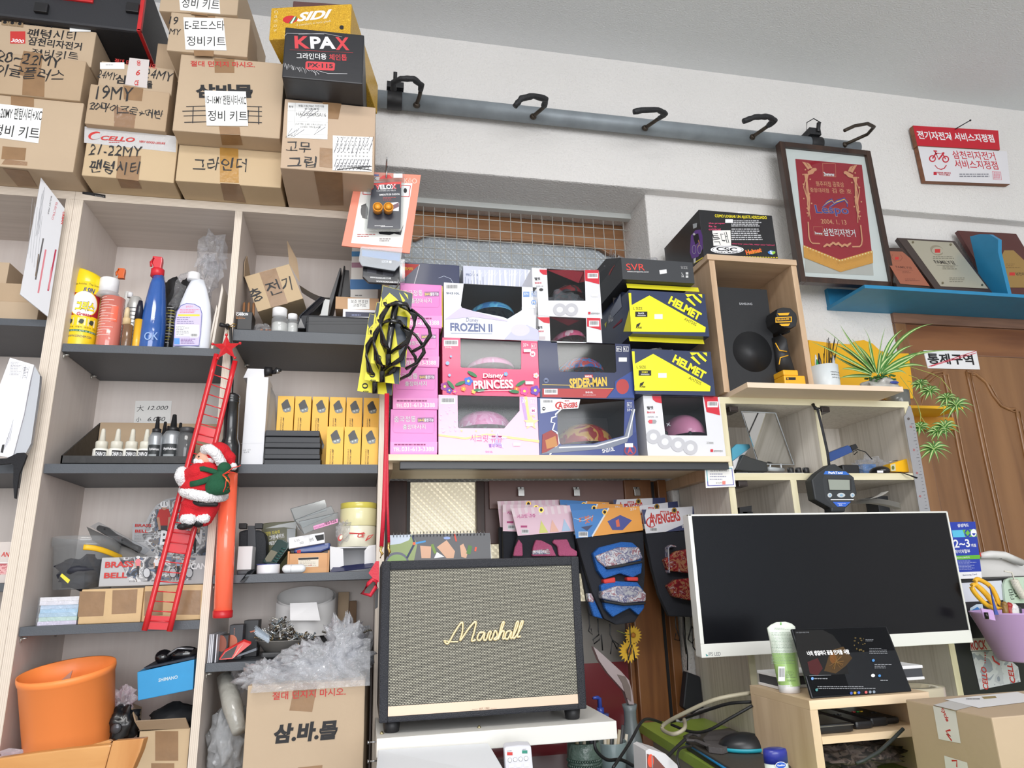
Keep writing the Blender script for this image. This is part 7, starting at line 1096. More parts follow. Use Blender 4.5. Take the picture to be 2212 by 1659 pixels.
t=th_('cordless_drill','black and yellow cordless drill standing beside the subwoofer','drill',g(850,1530));hc=g(795,1025);b=MB();hw=g(880,1025).x-hc.x;hh=(g(795,945).z-g(795,1110).z)/2
P_=[(-.95,.3),(-.75,.85),(-.2,1),(.5,.95),(.95,.45),(1,-.1),(.75,-.8),(.2,-1),(-.4,-.95),(-.9,-.4)];b.prism([(hc.x+a*hw,hc.z+q*hh)for a,q in P_][::-1],.12,DB,MX.Translation((0,Y-.02,0)));b.bd('motor_head',t,bevel=.003)
b=MB();f=Face(V((0,Y-.021,0)),FR,CO);f.k=2;f.py([(735,1002),(868,995),(868,1040),(735,1045)],DY);f.py([(742,1010),(860,1003),(860,1032),(742,1037)],INK);f.tx('BRUSHLESS',(752,1028),(848,1022),14,DY,.03);f.py([(750,968),(850,964),(838,985),(765,986)],DY);f.py([(765,1056),(855,1052),(840,1072),(785,1072)],DY);f.dn('nameplate',t)
b=MB();b.tb_([g(780,1100,.03),g(765,1180,.03),g(785,1290,.03),g(815,1440,.03)],[.020,.016,.016,.02],DB,16,flat=1.3);b.bd('grip',t);b=MB();b.tb_([g(735,1210,.008),g(768,1270,.008),g(828,1280,.009)],.0016,DY,6);b.tb_([g(765,1385,.006),g(775,1330,.008),g(838,1312,.01)],.0016,DY,6);b.bd('grip_trim',t)
zb_=BZ+.0024;bx0_=g(786,1510).x;b=MB();b.box(bx0_,min(g(955,1500).x,wx1-WT-.002),Y-.012,Y+.06,zb_+.006,g(850,1484).z,DY);b.box(bx0_,g(905,1500).x,Y-.012,Y+.06,g(850,1484).z,g(850,1440).z,DY);b.bd('battery',t,bevel=.003);b=MB();b.box(bx0_,wx1-WT-.001,Y-.01,Y+.06,zb_,zb_+.006,DB);b.bd('battery_foot',t,bevel=.001);f=Face(V((0,Y-.0122,0)),FR,CO);f.k=2;f.rc((822,1490),(900,1512),INK);f.tx('XR',(828,1508),(845,1508),14,DY,.03);f.dn('battery_label',t)
YR=1.772;FRW=wood((44,29,23),(66,44,33),'z',30,8,.4,'walnut_frame',coat=.2);f=Face((0,YR,0),FR,CP);A0,B0,C0,D0=[f.pt(q,0)for q in((62,232),(805,292),(910,1300),(205,1262))]
xl,xr,zt,zb=(A0.x+D0.x)/2+.006,(B0.x+C0.x)/2,(A0.z+B0.z)/2,H+.915;t=th_('picture_frame','dark wooden frame holding a red award pennant with gold fringe','frame',((xl+xr)/2,YR,zb));xl=f.pt((128,280),0).x-.018;zt=f.pt((450,262),0).z;zb=f.pt((560,1290),0).z;fw=.018
for q in((xl,xl+fw,zb,zt),(xr-fw,xr,zb,zt),(xl+fw,xr-fw,zt-fw,zt),(xl+fw,xr-fw,zb,zb+fw)):b=MB();b.box(q[0],q[1],YR,YR+.026,q[2],q[3],FRW);b.bd('frame_bar',t,bevel=.0015)
b=MB();b.box(xl+.01,xr-.01,YR+.012,YR+.02,zb+.01,zt-.01,mat((226,228,226),.5));b.bd('mount_board',t);f=Face((0,YR+.0115,0),FR,CP);CRM=mat((164,24,44),.7);GO=mat((226,160,120),.5);FRG=mat((230,164,70),.6,bump=.4,bscale=300)
f.py([(270,1075),(770,1040),(785,1228),(275,1205)],mat((196,192,186),.5));f.py([(200,357),(697,402),(770,1045),(532,1115),(262,1003)],CRM)
for i in range(66):
 u=i/65;x=262+(770-262)*u;y=(1005+(1112-1005)*u/.53)if u<.53 else(1112-(1112-1045)*(u-.53)/.47);f.py([(x-5,y),(x+5,y),(x+8,y+92),(x+1,y+92)],FRG,8)
f.line([(258,1012),(532,1122),(772,1052)],18,FRG,9)
for i in range(24):u=i/23;x=265+500*u;y=(1012+108*u/.53)if u<.53 else(1120-66*(u-.53)/.47);f.ell((x,y),5,5,mat((250,236,180),.2),10,8)
f.k=4;f.line([(402,392),(498,394),(502,492),(408,488)],3,GO,closed=True);f.tx('3www',(414,486),(494,490),30,WH,.03,-.1);f.tx('원주지점 공로상',(356,562),(566,570),38,GO,.012);f.tx('중앙대리점',(312,606),(452,612),32,GO,.012);f.tx('김 준 호',(476,612),(622,620),34,GO,.012)
LBU=mat((60,72,160),.4);f.tx('Lespo',(356,785),(608,792),82,GO,.035);f.tx('Lespo',(358,783),(606,790),78,LBU,.015)
for d_,cc in((0,LBU),(10,mat((230,180,90))),(19,LBU)):f.line([(400,722),(440,672+d_),(472,656+d_),(490,690+d_*.4)],7,cc);f.line([(452,722),(510,668+d_),(566,650+d_),(586,676+d_),(586,716)],8,cc)
f.tx('2004. 1. 13',(393,842),(583,850),34,GO,.01);f.line([(334,864),(402,866),(405,930),(340,925)],2,GO,closed=True);f.tx('3www',(344,920),(402,926),18,WH,.03,-.1);f.tx('삼천리자전거',(412,932),(652,942),54,WH,.012)
for s_ in(-1,1):
 X=lambda dx,y:((455+(y-400)*.077)+s_*dx,y+(0 if s_<0 else 25));rr=random.Random(7)
 f.py([X(170,455),X(120,425),X(108,440),X(130,470),X(165,480)],GO);f.py([X(165,440),X(205,380),X(180,385),X(150,430)],GO);f.py([X(150,430),X(175,385),X(150,395),X(130,430)],GO);f.ell(X(112,438),12,12,GO)
 for i in range(7):d0=170+rr.uniform(0,40);f.line([X(165+5*i,470),X(d0+14*math.sin(i),530+20*i),X(d0+10*math.cos(i*2),600+25*i),X(185+12*math.sin(i*3),680+22*i)],6,GO)
 for i in range(10):f.ell(X(185+30*math.sin(i*2.4),440+i*36),6,6,GO,n=8)
 f.line([X(195,830),X(198,940),X(190,975),X(175,990),X(120,992)],9,GO)
for i in range(9):f.ell((420+i*22,1000+8*math.cos(i)),20,8,GO,n=10,ang=(35 if i%2 else-35))
f.dn('pennant',t);b=MB();b.box(xl+.012,xr-.012,YR+.006,YR+.007,zb+.012,zt-.012,film('frame_glass',(248,250,250),.2));b.bd('glass',t)
BOARDW=wood((120,76,52),(146,96,66),'x',40,8,.6,'sign_plywood')
def sign(name,label,ol,m,Y,th=.018):f=Face((0,Y,0),FR,CP);t=th_(name,label,'sign',f.pt((ol[0][0],ol[2][1])));b=MB();b.sl([f.pt(q,0)for q in ol],(0,th,0),BOARDW);b.bd('board',t);f.py(ol,m);return t,f
t,f=sign('service_sign','red wooden sign plate with white Korean lettering, nailed above the white one',[(1078,108),(1715,145),(1728,290),(1112,258)],mat((196,26,46),.4),1.834);f.tx('전기자전거 서비스지정점',(1120,208),(1692,236),58,WH,.025);f.dn('lettering',t)
b=MB();b.tb_([W(2063,279,1.833),W(2096,260,1.79)],.0018,DARKMETAL,8);b.ball(W(2096,260,1.79),.0034,DARKMETAL,10);b.bd('nail',t)
t,f=sign('service_sign','white wooden sign plate with red bicycle emblem under the red one',[(1115,263),(1780,300),(1805,545),(1172,521)],mat((226,224,228),.45),1.838);R2=mat((196,30,52),.4);f.tx('삼천리자전거',(1382,356),(1700,368),58,R2,.012);f.tx('서비스지정점',(1398,426),(1720,438),60,R2,.012)
for x in(1224,1322):f.ell((x,355+(x-1224)*.05),26,26,R2);f.ell((x,355+(x-1224)*.05),17,17,mat((226,224,228),.45))
for p in([(1224,355),(1250,315),(1300,318),(1270,362),(1250,315),(1240,300)],[(1232,298),(1258,300)],[(1322,360),(1296,312),(1312,312)],[(1270,362),(1310,312)]):f.line(p,9,R2)
f.line([(1242,405),(1262,428),(1288,436),(1312,428),(1328,404)],6,R2);f.rc((1232,454),(1256,478),R2);f.tx('REPAIR SERVICE',(1262,466),(1362,470),12,R2,.02);f.tx('WITH A SMILE',(1272,480),(1355,484),11,R2,.02);f.ls((1425,468),(1660,500),2,mat((130,130,140)),.5,3,(.9,1));f.line([(1670,452),(1732,454),(1740,514),(1678,510)],3,mat((226,120,140)),closed=True);f.ls((1680,460),(1730,508),6,mat((226,120,140)),.5,6,(.95,1));f.dn('lettering',t)
BLS=mat((40,132,178),.45,var=.05,vscale=20);zs=H+.8255;xs=1.4755;ys=1.712;th=.0115;t=th_('blue_shelf','bright blue painted wall shelf carrying the award plaques','shelf',(1.9,YL,zs))
b=MB();b.box(xs,3.0,ys,YL,zs,zs+th,BLS);b.bd('board',t,bevel=.0008);b=MB();b.box(xs+.002,3.0,YL-.016,YL,zs+th,zs+.072,BLS);b.bd('back_rail',t)
xdv=Wc(CP,1792,1340,ys).x;b=MB();b.sl([V((xdv,ys+.004,zs+th)),V((xdv,ys+.004,Wx(*px(CP,1740,1040),xdv).z)),Wx(*px(CP,1715,960),xdv),Wx(*px(CP,1650,920),xdv),Wx(*px(CP,1580,918),xdv),V((xdv,1.803,Wx(*px(CP,1480,950),xdv).z)),V((xdv,1.803,zs+th))],(.014,0,0),BLS);b.bd('divider',t)
zt_=zs+th+.0006
def plaque(label,ol,Yb,Yt,base,face,fm,th=.014):
 """ol: photo corners upper left, upper right, lower right, lower left; leans back against the wall"""
 Ys=(Yt,Yt,Yb,Yb);Q=[Wc(CP,*q,y)for q,y in zip(ol,Ys)];Q[2].z=Q[3].z=zt_+.010;n=(Q[1]-Q[0]).cross(Q[3]-Q[0]).normalized();n=n if n.y<0 else-n
 t=th_('award_plaque',label,'plaque',(Q[2]+Q[3])/2-n*.004);b=MB();b.sl(Q,-n*th,base);b.bd('board',t,bevel=.001);f=Face(Q[0],n,CP);f.py(face,fm);return t,f
WAL=mat((54,36,30),.3,coat=.3)
t,f=plaque('copper award plaque on a dark board, leaning beside the picture frame',[(885,1020),(1000,1022),(1225,1316),(960,1300)],1.745,1.795,WAL,[(890,1045),(1000,1050),(1060,1100),(1205,1308),(985,1290),(890,1130)],mat((176,108,84),.35,.3));f.line([(925,1070),(920,1095),(945,1120),(985,1118),(1000,1095),(985,1072)],5,mat((150,84,66)));f.tx('FAMILY상',(955,1172),(1075,1182),18,mat((90,50,40)),.01);f.line([(955,1186),(1080,1190)],2,mat((110,60,50)));f.ls((1000,1196),(1090,1215),2,mat((130,76,60)),.4);f.ls((1020,1252),(1140,1275),2,mat((130,76,60)),.4,4);f.rc((945,1090),(972,1110),REDP);f.dn('engraving',t)
t,f=plaque('silver award plaque on a walnut board, in the middle of the blue shelf',[(960,945),(1392,970),(1668,1332),(1242,1312)],1.735,1.845,WAL,[(1035,962),(1375,982),(1640,1326),(1285,1308)],mat((196,190,170),.3,.4));f.ell((1258,1040),52,36,mat((150,140,120)),a0=20,a1=320,ang=20);f.ell((1262,1042),42,28,mat((196,190,170),.3,.4));f.rc((1242,1030),(1282,1058),REDP);f.ls((1228,1085),(1385,1110),2,mat((120,116,100)),.4,3,(.9,1));f.tx('FAMILY상',(1252,1142),(1405,1150),28,mat((60,56,50)),.015);f.line([(1255,1152),(1415,1156)],2,mat((90,86,76)));f.ls((1300,1162),(1410,1190),2,mat((120,116,100)),.4,5);f.ls((1350,1245),(1480,1285),3,mat((120,116,100)),.4,6)
for q in((1078,980),(1360,998),(1300,1285),(1595,1300)):f.ell(q,9,9,mat((150,140,110),.2,.8),n=12)
f.dn('engraving',t)
t,f=plaque('dark red plaque with arched gold plate at the right edge, behind the blue divider',[(1412,892),(1850,915),(2150,1345),(1720,1335)],1.82,1.862,mat((82,34,30),.3,coat=.4),[(1720,1130),(1760,1040),(1830,1040),(1915,1120),(2060,1320),(1800,1318)],mat((176,142,84),.3,.4));f.rc((1798,1205),(1840,1228),REDP);f.tx('삼천리자전거',(1848,1226),(1990,1232),20,INK,.01);f.ls((1772,1140),(1880,1180),3,mat((130,100,56)),.3,3);f.dn('engraving',t)
YDO=YL+.02;t=th_('door_1','','',(2.1,YL,0));t['kind']='structure';del t['label'],t['category'];DW=wood((118,80,48),(148,106,68),'z',14,12,.42,'door_teak',coat=.15);DH=wood((108,64,36),(138,90,54),'x',20,10,.42,'door_rail',coat=.15);dx0=1.715;zd=H+.70
b=MB();b.box(dx0,3.2,YL-.012,YL+.06,H+.79,H+.826,wood((110,80,64),(140,104,84),'x',40,10,.5,'door_head_trim'));b.box(dx0,dx0+.045,YL-.010,YL+.06,0,H+.79,DW);b.box(dx0+.045,3.2,YL-.004,YL+.06,H+.685,H+.79,DH);b.bd('door_frame',t,bevel=.003);b=MB();b.box(dx0+.045,3.2,YL-.001,YL+.02,0,H+.685,DW);b.bd('door_leaf',t)
YV=YL-.002;m=lambda x,y:Wc(CR,x,y,YV);MO=wood((124,84,50),(156,112,72),'z',20,8,.35,'door_moulding',coat=.3)
for nme,pts in(('left',[(880,700),(910,610),(955,510),(1010,465),(1075,455),(1110,620),(1190,1040),(1290,1500),(1345,1760)]),('right',[(1235,455),(1290,465),(1370,530),(1420,620),(1475,690),(1530,715),(1575,712),(1640,1040),(1740,1500),(1795,1760)]),('right_edge',[(1235,455),(1290,700),(1360,1040),(1460,1500),(1515,1760)]),('left_edge',[(880,700),(930,1000),(1000,1420)])):
 P_=[]
 for i in range(len(pts)-1):
  for k in range(4):P_.append(m(*[pts[i][j]+(pts[i+1][j]-pts[i][j])*k/4 for j in(0,1)]))
 P_.append(m(*pts[-1]));b=MB();b.tb_(P_,.0052,MO,10,up=(0,1,0));b.tb_([p_+V((.016,0,-.008))for p_ in P_],.003,MO,8,up=(0,1,0));b.bd('door_moulding',t)
f=Face((0,YL-.0045,0),FR,CR);t=th_('restricted_sign','white sign on the wooden door, Korean word struck through with red lines','sign',f.pt((1140,440)));ol=[(940,308),(1305,312),(1330,440),(972,432)];b=MB();b.sl([f.pt(q,0)for q in ol],(0,.003,0),WH);b.bd('plate',t);f.tx('통제구역',(975,402),(1292,410),72,INK,.03)
for d_ in(0,14):f.line([(975+d_,420),(1305,312+d_)],4,mat((206,60,80)))
f.dn('lettering',t)
YSH=mat((236,178,24),.45,var=.04,vscale=10);t=th_('yellow_shelf','yellow painted wall shelf behind the spider plant','shelf',Wc(CR,1000,720,1.80));Yy=1.76
b=MB();b.sl([Wc(CR,*q,YL-.02)for q in((148,238),(300,258),(440,268),(470,245),(530,238),(590,262),(640,310),(700,330),(838,330),(865,540),(868,640),(200,640))],(0,.014,0),YSH);b.bd('back_board',t);zy=Wc(CR,1000,690,Yy).z;b=MB();b.box(Wc(CR,250,690,Yy).x,Wc(CR,1212,690,Yy).x,Yy,YL-.006,zy-.009,zy,YSH);b.bd('board',t,bevel=.001)
b=MB();b.box(Wc(CR,850,780,YL-.03).x,Wc(CR,1150,780,YL-.03).x,YL-.03,YL-.006,zy-.05,zy-.009,mat((190,130,24),.5));b.bd('bracket',t)
Y=1.60;t=th_('pen_cup','white cup with Korean print holding pens, beside the plant pot','cup',Wc(CR,270,538,Y));zc_=BZ+.0005;b=MB();x,P=LP(b,CR,268,[(76,545),(80,530),(84,425),(80,424),(74,520),(.1,524)],Y,mat((214,220,222),.35),zc_,32);b.bd('cup',t);b=MB()
for i,(s_,yy)in enumerate((('제8회 여주',488),('힐클라임 자전거',505),('2018. 8. 26',524))):wraptext(b,s_,x,Y,P[2][0]+.0006,Wc(CR,268,yy,Y).z,.0032,258+i*2,318,INK,.005)
b.bd('print',t)
for i,(xx,yt,dx,cc,lb)in enumerate(((196,340,-8,(226,230,230),'white pen leaning left in the white cup'),(205,372,-6,(40,150,80),'green pen in the white cup'),(218,330,0,(34,34,36),'black pen in the middle of the white cup'),(318,345,10,(180,182,186),'silver pen on the right of the white cup'))):
 a=V((x+(xx-268)*.0003,Y-.004*i,zc_+.012));e_=Wc(CR,xx,yt,Y-.004*i);b=MB();b.tb_([a,a.lerp(e_,.8),e_],[.0042,.0042,.0016],mat(cc,.3,coat=.4),10);tag(b.bd('pen'),lb,'pen')
b=MB();rr=random.Random(4)
for i in range(14):a=V((x+rr.uniform(-.012,.012),Y+rr.uniform(-.01,.01),zc_+.02));e_=Wc(CR,225+rr.uniform(0,130),210+rr.uniform(0,130),Y);b.tb_([a,e_],.0009,mat((24,24,26),.4),5)
o=b.bd('cable_ties');tag(o,'bunch of thin black cable ties standing in the white cup','cable ties');o['kind']='stuff'
Y=1.59;t=th_('spider_plant','striped spider plant in a glazed grey stone pot with runners hanging down','plant',(Wc(CR,650,540,Y).x,Y,BZ+.0005));c=Wc(CR,640,505,Y);pm=mat((178,176,170),.2,bump=.8,bscale=40,var=.25,vscale=40,coat=.7);b=MB();cr_(b,(c.x,Y,BZ+.022),(.054,.038,.028),pm,.22,61,36,2.2,True,zmin=BZ+.0005);b.bd('pot',t);b=MB();b.ball((c.x+.012,Y-.036,BZ+.026),(.014,.003,.004),mat((50,70,150),.3),12);b.bd('glaze_patch',t)
LG1=mat((70,128,50),.45);LG2=mat((190,206,140),.45);LG3=mat((58,104,44),.5);top=V((c.x,Y,BZ+.046))
def leaf(b,P_,w0,two=True):
 P_=[V(p)for p in P_];C_=[]
 for i in range(11):u=i/10*(len(P_)-1);j=min(int(u),len(P_)-2);C_.append(P_[j].lerp(P_[j+1],u-j)if len(P_)<3 else None)
 if len(P_)==3:C_=[P_[0]*(1-u)**2+P_[1]*2*u*(1-u)+P_[2]*u*u for u in[i/10 for i in range(11)]]
 d=(C_[-1]-C_[0]);sd=d.cross(V((0,-1,.3))).normalized();vs=[]
 for i,p in enumerate(C_):w_=1.05*w0*(1-(i/10)**2.2)*(.7+.3*math.sin(i/10*3));up_=V((0,-.25,.1))*w_;vs+=[p-sd*w_+up_,p-sd*w_*.35,p+sd*w_*.35,p+sd*w_+up_]
 for k,m_ in((0,LG1),(1,LG2 if two else LG1),(2,LG1)):b.add(vs,[(4*i+k,4*i+k+1,4*i+5+k,4*i+4+k)for i in range(10)],m_,True)
def cq(x,y,d=0):return Wc(CR,x,y,Y+d)
LV=[((540,410),(430,260),(365,130)),((560,400),(500,300),(445,225)),((575,400),(560,260),(565,235)),((600,400),(640,250),(680,145)),((560,400),(590,230),(525,150)),((640,400),(690,220),(800,165)),((650,400),(780,150),(1010,125)),((660,400),(760,290),(870,275)),((670,420),(830,300),(1150,310)),((680,430),(800,400),(930,310)),((690,440),(840,370),(980,430)),((540,420),(420,300),(320,270)),((530,430),(380,340),(160,245)),((520,440),(400,400),(300,330)),((530,450),(430,420),(375,440)),((560,420),(470,330),(330,235)),((620,430),(640,330),(660,310)),((600,430),(560,330),(470,260)),((640,430),(700,330),(760,330)),((520,470),(430,480),(360,500)),((600,440),(680,360),(720,350)),((500,400),(330,200),(245,155)),((690,450),(780,420),(830,480)),((580,420),(530,330),(500,330))]
rr=random.Random(8)
for i,q in enumerate(LV):b=MB();d1=rr.uniform(-.03,.02);leaf(b,(cq(*q[0]).lerp(top,.5),cq(*q[1],d1*.6),cq(*q[2],d1)),.0058 if i not in(3,4,21)else .002);b.bd('leaf',t)
b=MB()
for i in range(60):a=top+V((rr.uniform(-.035,.03),rr.uniform(-.03,.015),rr.uniform(-.012,.008)));b.ball(a,(.005,.004,.0025),LG3,6)
o=b.bd('ground_leaves',t);o['kind']='stuff'
for pts,cl in(([(780,490),(840,570),(900,680),(920,760)],None),([(780,400),(1000,470),(1060,500),(1040,600)],None)):b=MB();b.tb_([cq(*p_,.01+.02*i)for i,p_ in enumerate(pts)],.0009,mat((170,180,90),.5),6);b.bd('runner',t)
for cx0,cy0,s_ in((985,590,70),(920,540,60),(1165,690,105),(1100,640,70),(1085,840,95),(1040,870,70),(1010,990,105),(915,840,70)):
 ce=cq(cx0,cy0,.05);b=MB()
 for i in range(11):a=i/11*6.283+cx0;e_=(cx0+s_*1.25*math.cos(a),cy0+s_*(.75*math.sin(a)+.25));mi_=(cx0+s_*.6*math.cos(a),cy0+s_*(.5*math.sin(a)-.25));leaf(b,(ce,cq(*mi_,.04+.015*math.sin(a*3)),cq(*e_,.05+.02*math.sin(a*2))),.0050)
 b.bd('plantlet',t)
for p_,q in(((920,760),(1010,960)),((1040,600),(1085,820)),((830,520),(985,590)),((900,680),(915,840)),((1060,500),(1165,690)),((840,480),(920,540))):b=MB();b.tb_([cq(*p_,.05),cq((p_[0]+q[0])/2+14,(p_[1]+q[1])/2-10,.05),cq(*q,.05)],.0009,mat((170,180,90),.5),6);b.bd('runner',t)
b=MB();c=Wc(CR,790,610,1.80);b.lathe([(.03,zy+.0005),(.034,zy+.02),(.036,c.z+.012),(.032,c.z+.013)],mat((110,112,108),.25,coat=.5),MX.Translation((c.x,1.82,0)),28);tag(b.bd('grey_pot'),'small grey glazed pot on the yellow shelf, behind the board end','pot')
# cabinet contents
zs=zm1+.0004;Yq=1.645;CLR=film('mirror_acrylic',(240,242,242),.6,.04)
f=Face(Wc(CQ,590,520,1.67),V((.34,-1,-.3)),CQ);t=th_('table_mirror','tilted rectangular mirror in a clear plastic frame, in the left cell','mirror',f.pt((640,800)));ol=[(345,290),(625,300),(775,745),(490,738)]
b=MB();b.sl([f.pt(q,0)for q in ol],(0,.004,0),mat((220,222,222),.04,1.0));b.bd('mirror_plate',t);b=MB();b.tb_([f.pt(q,0)+f.n*.001 for q in[(330,282),(632,294),(795,752),(480,746)]],.0022,mat((190,196,200),.15),6,closed=True);b.bd('frame_rim',t)
b=MB();b.tb_([f.pt((570,790),0),f.pt((702,800),0)],.006,mat((200,206,210),.12,alpha=.7),12);b.tb_([f.pt((590,745),0),f.pt((585,800),0)],.0025,mat((210,214,216),.12),6);b.tb_([f.pt((680,745),0),f.pt((690,800),0)],.0025,mat((210,214,216),.12),6);b.bd('hinge',t)
f=Face((0,1.80,0),FR,CQ);b=MB();b.sl([Wc(CQ,*q,y)for q,y in(((690,450),1.78),((858,442),1.85),((866,730),1.85),((770,735),1.78))],(0,.001,0),mat((214,216,186),.6));o=b.bd('note_paper');tag(o,'pale green printed note leaning on the divider behind the mirror','note')
f=Face(Wc(CQ,690,450,1.78),(Wc(CQ,858,442,1.85)-Wc(CQ,690,450,1.78)).cross(V((0,0,-1)))*1.0,CQ);f.n=f.n if f.n.y<0 else-f.n;f.k=3;f.ls((715,525),(825,560),2,mat((90,90,80)),.5);f.line([(805,600),(806,690)],3,mat((120,110,70)));fo=f.mb.bd('print',None,o,org=o.location)
t=th_('wet_wipe_pack','blue and white wipe packet leaning at the left of the cell','pack',Wc(CQ,320,720,1.68));b=MB();b.sl([Wc(CQ,255,720,1.66),Wc(CQ,250,610,1.66),Wc(CQ,290,570,1.68),Wc(CQ,405,570,1.70),Wc(CQ,415,600,1.70)],(0,.012,0),mat((96,178,206),.35));b.bd('body',t,bevel=.002);b=MB();b.sl([Wc(CQ,258,722,1.659),Wc(CQ,415,600,1.70),Wc(CQ,360,665,1.69),Wc(CQ,270,800,1.66)],(0,.01,0),WH);b.bd('flap',t)
b=MB();a=Wc(CQ,355,660,1.68);b.sl([Wc(CQ,280,800,1.66),Wc(CQ,350,660,1.66),Wc(CQ,420,690,1.66),Wc(CQ,560,730,1.66),Wc(CQ,570,815,1.66),Wc(CQ,420,815,1.66)],(0,.05,0),mat((40,42,42),.5));tag(b.bd('black_case',bevel=.003),'black case behind the foot of the tilted mirror','case')
b=MB();b.box(Wc(CQ,278,800,1.62).x,Wc(CQ,380,800,1.62).x,1.615,1.66,zs,zs+.006,BLACK);tag(b.bd('black_phone',bevel=.002),'flat black device at the left front of the cell','device')
b=MB();b.box(Wc(CQ,290,820,1.602).x,Wc(CQ,890,820,1.602).x,1.603,1.612,zs,zs+.0008,PAPER);tag(b.bd('paper_sheet'),'white paper lying along the front edge of the upper cell','paper')
for i,(x,lb)in enumerate(((770,'left'),(838,'middle'),(905,'right'))):c=Wc(CQ,x,810,1.66);b=MB();b.lathe([(.0085,zs),(.0085,zs+.021),(.007,zs+.023)],mat((34,34,36),.4),MX.Translation((c.x,1.66,0)),18);tag(b.bd('rubber_plug'),'%s one of three short black rubber plugs right of the mirror foot'%lb,'plug','short black plugs')
t=th_('blue_power_bank','blue flat charger with a black plug, lying in the right cell','charger',Wc(CQ,1230,700,1.66));b=MB();b.sl([Wc(CQ,*q,1.65)for q in((1100,650),(1275,580),(1300,590),(1320,640),(1130,725),(1105,715))],(0,.03,0),mat((34,70,134),.35,coat=.3));b.bd('body',t,bevel=.002);b=MB();b.sl([Wc(CQ,*q,1.655)for q in((1300,590),(1345,568),(1368,605),(1320,630))],(0,.02,0),BLACK);b.tb_([Wc(CQ,*q,1.65)for q in((1340,615),(1360,640),(1330,665),(1320,640),(1360,618),(1430,640),(1490,705))],.0013,BLACK,6);b.bd('plug',t)
t=th_('tape_measure','yellow cased tool beside the black tape measure','tool',Wc(CQ,1740,815,1.63));b=MB();b.sl([Wc(CQ,*q,1.625)for q in((1655,815),(1650,745),(1800,698),(1815,705),(1822,818))],(0,.03,0),mat((244,186,30),.35));b.bd('body',t,bevel=.002);f=Face((0,1.6245,0),FR,CQ);f.py([(1655,755),(1695,742),(1700,805),(1658,810)],mat((200,200,170)));f.ell((1675,780),12,18,mat((100,110,40)));f.dn('print',t);b=MB();b.tb_([Wc(CQ,1640,725,1.64),Wc(CQ,1715,715,1.64)],.0012,STEEL,6);b.bd('blade',t)
t=th_('tape_measure','round black tape measure lying at the front of the right cell','tool',Wc(CQ,1550,820,1.63));c=Wc(CQ,1550,772,1.645);b=MB();b.ball((c.x,1.645,zs+.011),(.0235,.03,.0135),mat((30,30,32),.3,coat=.3),28);b.bd('body',t);f=Face((0,1.614,0),FR,CQ);f.rc((1535,805),(1588,824),WH);f.dn('label',t);b=MB();b.tb_([Wc(CQ,1640,815,1.62),Wc(CQ,1740,820,1.60),Wc(CQ,1820,845,1.585),Wc(CQ,1885,870,1.582)],[.002,.0025,.004,.005],BLACK,8,flat=.4);b.bd('strap',t)
b=MB();b.box(Wc(CQ,1235,820,1.64).x,Wc(CQ,1385,820,1.64).x,1.64,1.69,zs,Wc(CQ,1300,752,1.64).z,BLACK);tag(b.bd('black_adapter',bevel=.004),'chunky black adapter between the scale and the round tape measure','adapter')
b=MB();c=Wc(CQ,1480,700,1.70);cr_(b,(c.x,1.71,zs+.03),(.06,.03,.032),BAG,.35,71,26,3,zmin=zs);o=b.bd('clear_bag');tag(o,'clear bag with blue contents behind the black tape measure','bag');b=MB();b.box(c.x-.03,c.x+.012,1.70,1.72,zs+.004,zs+.04,mat((64,134,206),.5));b.bd('blue_content',None,o,org=o.location)
Y=1.555;f=Face((0,Y,0),FR,CQ);SCB=mat((38,41,44),.55,bump=.1,bscale=300);t=th_('digital_scale','black octagonal digital hanging scale with blue labels, strapped to the cabinet','scale',f.pt((1160,1165)))
ol=[(1115,752),(1165,745),(1330,860),(1360,1010),(1290,1110),(1255,1140),(1255,1172),(1130,1172),(1130,1140),(985,1060),(955,885),(1010,825)];b=MB();b.sl([f.pt(q,0)for q in ol],(0,.03,0),SCB);b.bd('body',t,bevel=.004)
f.py([(1085,812),(1110,795),(1265,812),(1300,850),(1328,868),(1340,1000),(1255,1128),(1150,1128),(1075,1050),(1050,880)],mat((46,49,52),.5));f.py([(1075,808),(1255,812),(1290,842),(1062,838)],mat((50,110,200),.4));f.tx('ParkTool',(1105,836),(1230,836),22,WH,.03);f.py([(1090,876),(1305,880),(1308,985),(1105,982)],INK);f.py([(1100,884),(1290,888),(1294,976),(1114,974)],mat((150,156,146),.2))
for x,rx in((1115,20),(1215,36),(1315,20)):f.ell((x,1023),rx,20,mat((190,196,200),.4));f.ell((x+2,1024),rx*.4,10,mat((130,170,200),.4))
f.line([(1122,1062),(1326,1062)],7,WH);f.py([(1140,1082),(1300,1082),(1255,1124),(1180,1124)],mat((50,100,200),.4));f.tx('Digital Scale',(1185,1102),(1255,1102),10,WH,.01);f.ls((1195,1106),(1245,1120),2,WH,.4);f.dn('label',t)
b=MB();SP=[(1110,760),(1095,640),(1060,480),(1025,330),(1010,270),(985,240)];P_=[Wc(CQ,*q,1.565+.005*i)for i,q in enumerate(SP)];b.tb_(P_,.0042,mat((36,36,42),.7,bump=.5,bscale=400),8,flat=.3,up=(0,1,0));b.bd('strap',t);b=MB();b.tb_([Wc(CQ,968,218,YF-.004),Wc(CQ,985,255,YF-.012),Wc(CQ,1030,262,YF-.012)],.0045,BLACK,8);b.tb_([Wc(CQ,1022,262,YF-.018),Wc(CQ,1022,275,YF-.018)],.0025,STEEL,8);b.bd('clip',t)
